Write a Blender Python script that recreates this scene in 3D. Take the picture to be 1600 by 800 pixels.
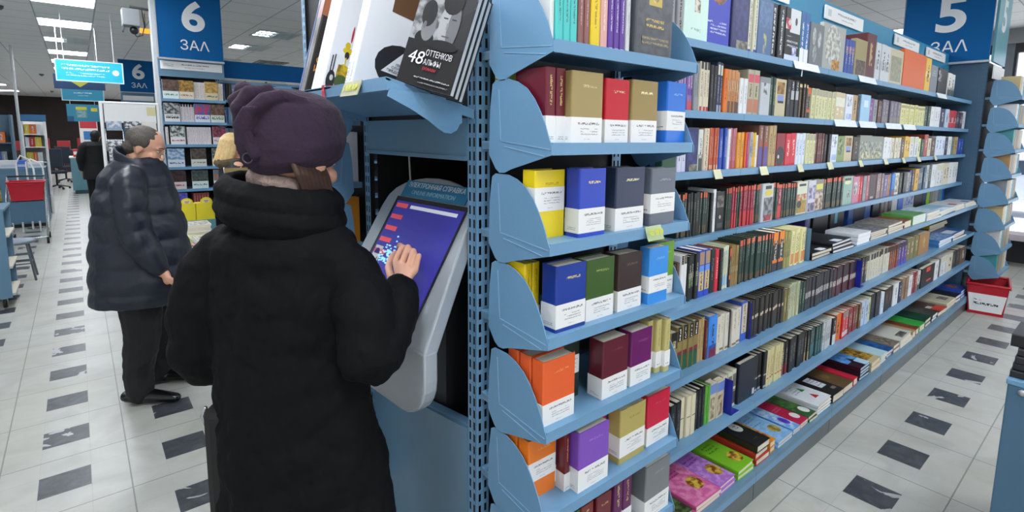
import bpy, bmesh, math, random
from mathutils import Vector, Matrix, Quaternion

for o in list(bpy.data.objects):
    bpy.data.objects.remove(o)
S = bpy.context.scene
COL = S.collection
R = math.radians

# ------------------------------------------------------------------ camera
cam_data = bpy.data.cameras.new('camera')
cam = bpy.data.objects.new('camera', cam_data)
COL.objects.link(cam)
YAW, PITCH, ROLL = 0.873743, 0.132135, 0.010924
fwd = Vector((math.cos(YAW) * math.cos(PITCH), math.sin(YAW) * math.cos(PITCH), -math.sin(PITCH)))
rgt = Vector((math.sin(YAW), -math.cos(YAW), 0))
upv = rgt.cross(fwd)
r2 = rgt * math.cos(ROLL) + upv * math.sin(ROLL)
u2 = -rgt * math.sin(ROLL) + upv * math.cos(ROLL)
cam.matrix_world = Matrix(((r2.x, u2.x, -fwd.x, 0), (r2.y, u2.y, -fwd.y, 0), (r2.z, u2.z, -fwd.z, 1.69), (0, 0, 0, 1)))
cam_data.sensor_fit = 'HORIZONTAL'
cam_data.sensor_width = 36
cam_data.lens = 821.69 / 1600 * 36
cam_data.shift_x = -(811.0 - 800) / 1600
cam_data.shift_y = -(400 - 319.76) / 1600
cam_data.clip_start = 0.02
cam_data.clip_end = 200
S.camera = cam

# ------------------------------------------------------------------ light, exposure
S.view_settings.view_transform = 'Standard'
S.view_settings.look = 'None'
S.view_settings.gamma = 1
S.view_settings.use_curve_mapping = False
EXPOSURE = 0.9
WORLD = 0.45          # fill light let in by leaving out walls behind the camera, plus window daylight
PANEL = 13.5           # emission of the ceiling panels
S.view_settings.exposure = EXPOSURE
W = bpy.data.worlds.new('daylight')
S.world = W
W.use_nodes = True
bg = W.node_tree.nodes['Background']
bg.inputs[0].default_value = (0.93, 0.96, 1.0, 1)
bg.inputs[1].default_value = WORLD
sun = bpy.data.objects.new('winter_sun', bpy.data.lights.new('winter_sun', 'SUN'))
COL.objects.link(sun)
sun.rotation_euler = (R(8), R(-14), 0)
sun.data.energy = 3.2
sun.data.angle = R(25)
sun.data.color = (1.0, 0.97, 0.93)
S.cycles.max_bounces = 6
S.cycles.diffuse_bounces = 4
S.cycles.glossy_bounces = 3
S.cycles.transmission_bounces = 4
S.cycles.sample_clamp_indirect = 4
S.cycles.use_denoising = True

# ------------------------------------------------------------------ materials
def lin(c):
    if isinstance(c, str):
        c = tuple(int(c[i:i + 2], 16) / 255 for i in (0, 2, 4))
    return tuple(x / 12.92 if x <= 0.04045 else ((x + 0.055) / 1.055) ** 2.4 for x in c[:3])

MATS = {}
def mat(name, hexc, rough=0.5, metal=0.0, var=0.06, scale=9.0, bump=0.0, bscale=60.0, spec=0.5, stretch=None, sheen=0.0, sss=0.0):
    if name in MATS:
        return MATS[name]
    m = bpy.data.materials.new(name)
    m.use_nodes = True
    nt = m.node_tree
    b = nt.nodes['Principled BSDF']
    c = lin(hexc)
    tc = nt.nodes.new('ShaderNodeTexCoord')
    mp = nt.nodes.new('ShaderNodeMapping')
    if stretch:
        mp.inputs['Scale'].default_value = stretch
    nt.links.new(tc.outputs['Object'], mp.inputs[0])
    nz = nt.nodes.new('ShaderNodeTexNoise')
    nz.inputs['Scale'].default_value = scale
    nz.inputs['Detail'].default_value = 3
    nt.links.new(mp.outputs[0], nz.inputs['Vector'])
    mx = nt.nodes.new('ShaderNodeMix')
    mx.data_type = 'RGBA'
    mx.inputs[6].default_value = (*[x * (1 - var) for x in c], 1)
    mx.inputs[7].default_value = (*[min(1, x * (1 + var)) for x in c], 1)
    nt.links.new(nz.outputs[0], mx.inputs[0])
    nt.links.new(mx.outputs[2], b.inputs['Base Color'])
    b.inputs['Roughness'].default_value = rough
    b.inputs['Metallic'].default_value = metal
    b.inputs['Specular IOR Level'].default_value = spec
    if sheen:
        b.inputs['Sheen Weight'].default_value = sheen
    if sss:
        b.inputs['Subsurface Weight'].default_value = sss
        b.inputs['Subsurface Radius'].default_value = (0.02, 0.008, 0.004)
    if bump:
        n2 = nt.nodes.new('ShaderNodeTexNoise')
        n2.inputs['Scale'].default_value = bscale
        n2.inputs['Detail'].default_value = 4
        nt.links.new(mp.outputs[0], n2.inputs['Vector'])
        bp = nt.nodes.new('ShaderNodeBump')
        bp.inputs['Strength'].default_value = bump
        bp.inputs['Distance'].default_value = 0.01
        nt.links.new(n2.outputs[0], bp.inputs['Height'])
        nt.links.new(bp.outputs[0], b.inputs['Normal'])
    MATS[name] = m
    return m

def glow(name, hexc, strength):
    if name in MATS:
        return MATS[name]
    m = bpy.data.materials.new(name)
    m.use_nodes = True
    b = m.node_tree.nodes['Principled BSDF']
    b.inputs['Base Color'].default_value = (*lin(hexc), 1)
    b.inputs['Emission Color'].default_value = (*lin(hexc), 1)
    b.inputs['Emission Strength'].default_value = strength
    MATS[name] = m
    return m

def printed():
    """Printed paper: colours come from the book's own mesh attributes. col = ground (alpha = roughness),
    ink = second colour, ink alpha = 0 plain, 0.5 lines of small type, 1 picture."""
    m = bpy.data.materials.new('printed_cover')
    m.use_nodes = True
    nt = m.node_tree
    N, L = nt.nodes, nt.links
    b = N['Principled BSDF']
    col = N.new('ShaderNodeAttribute'); col.attribute_name = 'col'
    ink = N.new('ShaderNodeAttribute'); ink.attribute_name = 'ink'
    uv = N.new('ShaderNodeUVMap'); uv.uv_map = 'UVMap'
    sp = N.new('ShaderNodeSeparateXYZ'); L.new(uv.outputs[0], sp.inputs[0])
    def mth(op, a, bb=None, c=None):
        n = N.new('ShaderNodeMath'); n.operation = op
        for i, v in enumerate((a, bb, c)):
            if v is None: continue
            if isinstance(v, (int, float)): n.inputs[i].default_value = v
            else: L.new(v, n.inputs[i])
        return n.outputs[0]
    def noise(vec, scale, detail=0.0):
        n = N.new('ShaderNodeTexNoise'); n.inputs['Scale'].default_value = scale; n.inputs['Detail'].default_value = detail
        L.new(vec, n.inputs['Vector']); return n
    # rows of type: v counts rows, u runs along the row in row heights
    row = mth('ABSOLUTE', mth('SUBTRACT', mth('FRACT', sp.outputs[1]), 0.5))
    inrow = mth('LESS_THAN', row, 0.25)
    mp = N.new('ShaderNodeMapping'); mp.inputs['Scale'].default_value = (3.4, 2.4, 1); L.new(uv.outputs[0], mp.inputs[0])
    gl = mth('GREATER_THAN', noise(mp.outputs[0], 1.0).outputs[0], 0.47)
    mp2 = N.new('ShaderNodeMapping'); mp2.inputs['Scale'].default_value = (0.22, 1.0, 1); L.new(uv.outputs[0], mp2.inputs[0])
    fl = N.new('ShaderNodeVectorMath'); fl.operation = 'FLOOR'; L.new(uv.outputs[0], fl.inputs[0])
    wd = mth('GREATER_THAN', noise(mp2.outputs[0], 1.0).outputs[0], 0.36)
    text = mth('MULTIPLY', mth('MULTIPLY', inrow, gl), wd)
    pn = noise(uv.outputs[0], 1.0, 4.0)
    pic = N.new('ShaderNodeMapRange'); pic.inputs[1].default_value = 0.42; pic.inputs[2].default_value = 0.58
    L.new(pn.outputs[0], pic.inputs[0])
    is_pic = mth('GREATER_THAN', ink.outputs['Alpha'], 0.75)
    is_txt = mth('MULTIPLY', mth('GREATER_THAN', ink.outputs['Alpha'], 0.25), mth('SUBTRACT', 1.0, is_pic))
    f = mth('ADD', mth('MULTIPLY', is_pic, pic.outputs[0]), mth('MULTIPLY', is_txt, text))
    mx = N.new('ShaderNodeMix'); mx.data_type = 'RGBA'
    L.new(f, mx.inputs[0]); L.new(col.outputs['Color'], mx.inputs[6]); L.new(ink.outputs['Color'], mx.inputs[7])
    L.new(mx.outputs[2], b.inputs['Base Color'])
    L.new(col.outputs['Alpha'], b.inputs['Roughness'])
    return m
PRINT = printed()

BLUE = mat('blue_grey_powder_coat', '6b97b9', 0.38, 0.0, 0.05, 6, 0.05, 220)
BLUE_DARK = mat('shaded_interior_paint', '23292f', 0.6)
PANELBLUE = mat('blue_grey_sheet', '5f849d', 0.33, 0.0, 0.05, 4)
SIGNBLUE = mat('sign_blue', '0a5a96', 0.6, 0, 0.05, 2, spec=0.15)
SIGNWHITE = mat('sign_lettering', 'e6eaec', 0.45)
WHITE = mat('white_board', 'eef0f0', 0.45, 0, 0.02)
SILVER = mat('silver_grey_plastic', 'aeb5bb', 0.34, 0.25, 0.03)
BLACK = mat('black_plastic', '15161a', 0.4)
DARK = mat('cavity_shade_black', '0b0c0f', 0.8)  # shade of recesses and post cores, put into the colour
STEEL = mat('chrome_tube', 'b9bec2', 0.25, 0.9)
RED = mat('red_plastic', 'c0142c', 0.35)
CREAM = mat('cream_ticket', 'd6d6b0', 0.6)

# ------------------------------------------------------------------ object helpers
def tag(o, label=None, cat=None, group=None, kind=None):
    if label: o['label'] = label
    if cat: o['category'] = cat
    if group: o['group'] = group
    if kind: o['kind'] = kind
    return o

def empty(name, loc=(0, 0, 0), rz=0.0, label=None, cat=None, group=None):
    o = bpy.data.objects.new(name, None)
    COL.objects.link(o)
    o.location = loc
    o.rotation_euler = (0, 0, rz)
    o.empty_display_size = 0.1
    return tag(o, label, cat, group)

def link(name, me, parent=None, loc=None, rz=None):
    o = bpy.data.objects.new(name, me)
    COL.objects.link(o)
    if parent is not None: o.parent = parent
    if loc is not None: o.location = loc
    if rz is not None: o.rotation_euler = (0, 0, rz)
    return o

class MB:
    """collects shapes; build() links them as one mesh object"""
    def __init__(self):
        self.v, self.f, self.m, self.sm = [], [], [], []
        self.mats = []
    def mi(self, m):
        if m not in self.mats: self.mats.append(m)
        return self.mats.index(m)
    def add(self, vs, fs, m=None, smooth=False):
        n = len(self.v)
        self.v += [tuple(x) for x in vs]
        i = self.mi(m)
        for f in fs:
            self.f.append(tuple(a + n for a in f)); self.m.append(i); self.sm.append(smooth)
        return self
    def box(self, x0, y0, z0, x1, y1, z1, m=None):
        v = [(x0, y0, z0), (x1, y0, z0), (x1, y1, z0), (x0, y1, z0), (x0, y0, z1), (x1, y0, z1), (x1, y1, z1), (x0, y1, z1)]
        return self.add(v, [(0, 3, 2, 1), (4, 5, 6, 7), (0, 1, 5, 4), (1, 2, 6, 5), (2, 3, 7, 6), (3, 0, 4, 7)], m)
    def obox(self, c, ax, ay, az, m=None):
        """box about c with half vectors ax, ay, az"""
        c, ax, ay, az = Vector(c), Vector(ax), Vector(ay), Vector(az)
        v = [c + ax * i + ay * j + az * k for k in (-1, 1) for (i, j) in ((-1, -1), (1, -1), (1, 1), (-1, 1))]
        return self.add(v, [(0, 3, 2, 1), (4, 5, 6, 7), (0, 1, 5, 4), (1, 2, 6, 5), (2, 3, 7, 6), (3, 0, 4, 7)], m)
    def prism(self, pts, off, m=None):
        """planar polygon of 3-D points extruded by off"""
        n = len(pts); off = Vector(off)
        v = [Vector(p) for p in pts] + [Vector(p) + off for p in pts]
        f = [tuple(range(n - 1, -1, -1)), tuple(range(n, 2 * n))] + [(i, (i + 1) % n, (i + 1) % n + n, i + n) for i in range(n)]
        return self.add(v, f, m)
    def loft(self, rings, m=None, smooth=True, n=20, caps=True):
        """rings: (centre, half vector a, half vector b)"""
        vs, fs = [], []
        for c, a, b in rings:
            c, a, b = Vector(c), Vector(a), Vector(b)
            for i in range(n):
                t = 2 * math.pi * i / n
                vs.append(c + a * math.cos(t) + b * math.sin(t))
        for k in range(len(rings) - 1):
            for i in range(n):
                j = (i + 1) % n
                fs.append((k * n + i, k * n + j, k * n + n + j, k * n + n + i))
        if caps:
            fs.append(tuple(range(n - 1, -1, -1)))
            fs.append(tuple(range(len(vs) - n, len(vs))))
        return self.add(vs, fs, m, smooth)
    def tube(self, pts, rad, m=None, n=10, smooth=True, flat=1.0, ends=True):
        """round bar along pts; rad a number or one per point; ends rounds the tips"""
        P = [Vector(p) for p in pts]
        rr = list(rad) if isinstance(rad, (list, tuple)) else [rad] * len(P)
        if ends and len(P) > 1:
            d0 = (P[0] - P[1]).normalized(); d1 = (P[-1] - P[-2]).normalized()
            a, b = P[0].copy(), P[-1].copy(); ra, rb = rr[0], rr[-1]
            P = [a + d0 * ra * 0.9, a + d0 * ra * 0.6] + P + [b + d1 * rb * 0.6, b + d1 * rb * 0.9]
            rr = [ra * 0.4, ra * 0.8] + rr + [rb * 0.8, rb * 0.4]
        rings, prev = [], None
        for i, p in enumerate(P):
            t = (P[min(i + 1, len(P) - 1)] - P[max(i - 1, 0)]).normalized()
            if prev is None:
                a = t.orthogonal().normalized()
                if abs(t.z) < 0.9: a = t.cross(Vector((0, 0, 1))).normalized()
            else:
                a = (prev - t * prev.dot(t)).normalized()
            prev = a
            b = t.cross(a)
            rings.append((p, a * rr[i], b * rr[i] * flat))
        return self.loft(rings, m, smooth, n)
    def ball(self, c, rx, ry=None, rz=None, m=None, n=16, rot=None):
        ry = rx if ry is None else ry; rz = rx if rz is None else rz
        c = Vector(c); rings = []
        M = rot or Matrix.Identity(3)
        k = max(6, n // 2)
        for i in range(k + 1):
            t = -math.pi / 2 + math.pi * i / k
            s = max(math.cos(t), 0.02)
            rings.append((c + M @ Vector((0, 0, rz * math.sin(t))), M @ Vector((rx * s, 0, 0)), M @ Vector((0, ry * s, 0))))
        return self.loft(rings, m, True, n)
    def mesh(self, name):
        me = bpy.data.meshes.new(name)
        me.from_pydata(self.v, [], self.f)
        for m in self.mats: me.materials.append(m)
        me.polygons.foreach_set('material_index', self.m)
        me.polygons.foreach_set('use_smooth', self.sm)
        me.update()
        return me
    def build(self, name, parent=None, loc=None, rz=None, bevel=0.0):
        me = self.mesh(name)
        if bevel:
            bm = bmesh.new(); bm.from_mesh(me)
            bmesh.ops.remove_doubles(bm, verts=bm.verts, dist=1e-5)
            es = [e for e in bm.edges if len(e.link_faces) == 2 and e.calc_face_angle(0) > 0.5]
            bmesh.ops.bevel(bm, geom=es, offset=bevel, segments=2, profile=0.5, affect='EDGES', clamp_overlap=True)
            bm.to_mesh(me); bm.free(); me.update()
        return link(name, me, parent, loc, rz)

def frame(o, right, up):
    """world matrix whose x, y axes are right, up"""
    x = Vector(right).normalized(); y = Vector(up); y = (y - x * y.dot(x)).normalized(); z = x.cross(y)
    return Matrix(((x.x, y.x, z.x, o[0]), (x.y, y.y, z.y, o[1]), (x.z, y.z, z.z, o[2]), (0, 0, 0, 1)))

def text(body, size, at, right, up, m, name='lettering', parent=None, width=None, align='CENTER', ext=0.0006, bold=0.0, shear=0.0):
    """raised letters as a mesh, at = middle of the text on its surface; size = height of a capital"""
    c = bpy.data.curves.new(name, 'FONT')
    c.body = body; c.size = size / 0.72; c.align_x = align; c.align_y = 'CENTER'; c.extrude = ext; c.offset = bold; c.shear = shear
    c.resolution_u = 6
    t = bpy.data.objects.new(name, c); COL.objects.link(t)
    dg = bpy.context.evaluated_depsgraph_get()
    me = bpy.data.meshes.new_from_object(t.evaluated_get(dg))
    bpy.data.objects.remove(t)
    sx = 1.0
    if width and me.vertices:
        xs = [v.co.x for v in me.vertices]; sx = width / max(1e-6, max(xs) - min(xs))
    M = frame(at, right, up) @ Matrix.Diagonal((sx, 1, 1, 1))
    if parent is not None: M = world_of(parent).inverted() @ M
    me.transform(M)
    me.materials.clear(); me.materials.append(m)
    return link(name, me, parent)

def world_of(o):
    M = Matrix.LocRotScale(o.location, o.rotation_euler, o.scale)
    return world_of(o.parent) @ M if o.parent else M

def solid(mb, name, voxel, smooth=4, m=None, parent=None, crease=()):
    """the shapes of mb fused into one continuous skin"""
    me = mb.mesh(name)
    t = bpy.data.objects.new('tmp', me); COL.objects.link(t)
    r = t.modifiers.new('r', 'REMESH'); r.mode = 'VOXEL'; r.voxel_size = voxel; r.use_smooth_shade = True
    if smooth:
        s = t.modifiers.new('s', 'SMOOTH'); s.iterations = smooth; s.factor = 0.5
    for st, sc in crease:
        tx_ = bpy.data.textures.new('cloth_folds', 'CLOUDS'); tx_.noise_scale = sc; tx_.noise_depth = 2
        d = t.modifiers.new('d', 'DISPLACE'); d.texture = tx_; d.strength = st; d.mid_level = 0.5; d.texture_coords = 'LOCAL'
    dg = bpy.context.evaluated_depsgraph_get()
    out = bpy.data.meshes.new_from_object(t.evaluated_get(dg))
    bpy.data.objects.remove(t)
    out.name = name
    out.materials.clear()
    if m: out.materials.append(m)
    return link(name, out, parent)

ORD = 'first second third fourth fifth sixth seventh eighth ninth tenth eleventh twelfth thirteenth fourteenth fifteenth sixteenth seventeenth eighteenth nineteenth twentieth'.split()
NUM = 'zero one two three four five six seven eight nine ten eleven twelve thirteen fourteen fifteen'.split()

# ------------------------------------------------------------------ books
class BookMesh:
    def __init__(self):
        self.v, self.f, self.col, self.ink, self.uv, self.sm = [], [], [], [], [], []
    def face(self, pts, col, rough=0.42, ink=(0, 0, 0), mode=0.0, uvs=None):
        n = len(self.v)
        self.v += [tuple(p) for p in pts]
        self.f.append(tuple(range(n, n + len(pts))))
        self.col.append((*lin(col), rough)); self.ink.append((*(lin(ink) if isinstance(ink, str) else (0, 0, 0)), mode))
        self.uv.append(uvs or [(0, 0)] * len(pts))
    def box(self, x0, y0, z0, x1, y1, z1, col, rough=0.85):
        v = [(x0, y0, z0), (x1, y0, z0), (x1, y1, z0), (x0, y1, z0), (x0, y0, z1), (x1, y0, z1), (x1, y1, z1), (x0, y1, z1)]
        for q in ((0, 3, 2, 1), (4, 5, 6, 7), (0, 1, 5, 4), (1, 2, 6, 5), (2, 3, 7, 6), (3, 0, 4, 7)):
            self.face([v[i] for i in q], col, rough)
    def mesh(self, name):
        me = bpy.data.meshes.new(name)
        me.from_pydata(self.v, [], self.f)
        me.uv_layers.new(name='UVMap')
        me.attributes.new('col', 'FLOAT_COLOR', 'CORNER'); me.attributes.new('ink', 'FLOAT_COLOR', 'CORNER')
        c, i, u = [], [], []
        for k, f in enumerate(self.f):
            for j in range(len(f)):
                c += self.col[k]; i += self.ink[k]; u += self.uv[k][j]
        uvl, ca, ia = me.uv_layers['UVMap'], me.attributes['col'], me.attributes['ink']
        uvl.data.foreach_set('uv', u); ca.data.foreach_set('color', c); ia.data.foreach_set('color', i)
        me.materials.append(PRINT)
        me.update()
        return me

rng = random.Random(5)
def deco(bm, place, w, h, items):
    """place(u, v, lift) -> point on the face; items: (kind, u0, v0, u1, v1, colour, colour2, [type height])
    kinds: r plain, e ellipse, t rows of type, s one row of type running up the spine, p picture, k triangle, d disc of picture"""
    for n, it in enumerate(items):
        k, u0, v0, u1, v1, c1, c2 = it[:7]
        lift = 0.0003 * (n + 1)
        ww, hh = (u1 - u0) * w, (v1 - v0) * h
        off = rng.random() * 50
        if k in 'ed':
            pts, uvs = [], []
            for a in range(18):
                t = 2 * math.pi * a / 18
                uu, vv = (u0 + u1) / 2 + math.cos(t) * (u1 - u0) / 2, (v0 + v1) / 2 + math.sin(t) * (v1 - v0) / 2
                pts.append(place(uu, vv, lift)); uvs.append((uu * w * 34 + off, vv * h * 34))
            bm.face(pts, c1, 0.4, c2, 1.0 if k == 'd' else 0.0, uvs)
            continue
        if k == 'k':
            bm.face([place(u0, v0, lift), place(u1, v0, lift), place((u0 + u1) / 2, v1, lift)], c1, 0.4)
            continue
        pts = [place(u0, v0, lift), place(u1, v0, lift), place(u1, v1, lift), place(u0, v1, lift)]
        if k == 'r':
            bm.face(pts, c1, 0.4)
        elif k == 'p':
            s = 34
            bm.face(pts, c1, 0.4, c2, 1.0, [(off, off), (off + ww * s, off), (off + ww * s, off + hh * s), (off, off + hh * s)])
        elif k == 't':
            rows = max(1, round(hh / (it[7] if len(it) > 7 else 0.009))); L = ww / (hh / rows)
            bm.face(pts, c1, 0.4, c2, 0.5, [(off, 0), (off + L, 0), (off + L, rows), (off, rows)])
        elif k == 's':
            L = hh / max(ww, 1e-4)
            bm.face(pts, c1, 0.4, c2, 0.5, [(off, 1), (off, 0), (off + L, 0), (off + L, 1)])

def book_mesh(name, t, d, h, cover, spine=(), front=(), pages='e6ddc8', hard=True, split=False, rough=0.42):
    """spine faces local -y, front cover local +x; t thick, d deep, h tall; origin at the middle of the foot of the spine"""
    bm = BookMesh()
    b = min(0.0028 if hard else 0.0012, t * 0.2)
    q = min(0.004, t * 0.28)
    prof = [(-t / 2, d), (-t / 2, q), (-t / 2 + q * 0.35, q * 0.3), (-t / 2 + q, 0), (t / 2 - q, 0), (t / 2 - q * 0.35, q * 0.3), (t / 2, q), (t / 2, d)]
    inn = [(t / 2 - b, d), (t / 2 - b, q), (-t / 2 + b, q), (-t / 2 + b, d)]
    ring = prof + inn
    n = len(ring)
    for i in range(n):
        a, c = ring[i], ring[(i + 1) % n]
        bm.face([(a[0], a[1], 0), (c[0], c[1], 0), (c[0], c[1], h), (a[0], a[1], h)], cover, rough)
    for z, flip in ((0, False), (h, True)):
        for quad in ([0, 1, 10, 11], [6, 7, 8, 9], [1, 2, 3, 4, 5, 6, 9, 10]):
            pts = [(ring[i][0], ring[i][1], z) for i in quad]
            bm.face(pts if flip else pts[::-1], cover, rough)
    e = 0.003 if hard else 0.0005
    pb = (-t / 2 + b, q, e, t / 2 - b, d - e, h - e)
    if not split: bm.box(*pb, pages)
    deco(bm, lambda u, v, l: (-t / 2 + q + u * (t - 2 * q), -l, v * h), t - 2 * q, h, spine)
    deco(bm, lambda u, v, l: (t / 2 + l, u * d, v * h), d, h, front)
    me = bm.mesh(name)
    if split:
        p2 = BookMesh(); p2.box(*pb, pages)
        return me, p2.mesh('page_block')
    return me

def stand_book(me, name, loc, rz=0.0, lean=0.0, label=None, cat='book', group=None, tilt=0.0):
    pm = None
    if isinstance(me, tuple): me, pm = me
    o = link(name, me)
    o.location = loc
    o.rotation_euler = (tilt, lean, rz)
    tag(o, label, cat, group)
    if pm: link('page_block', pm, o)
    return o

def light(c): r, g, b = (int(c[i:i + 2], 16) for i in (0, 2, 4)); return 0.3 * r + 0.59 * g + 0.11 * b > 125
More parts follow.
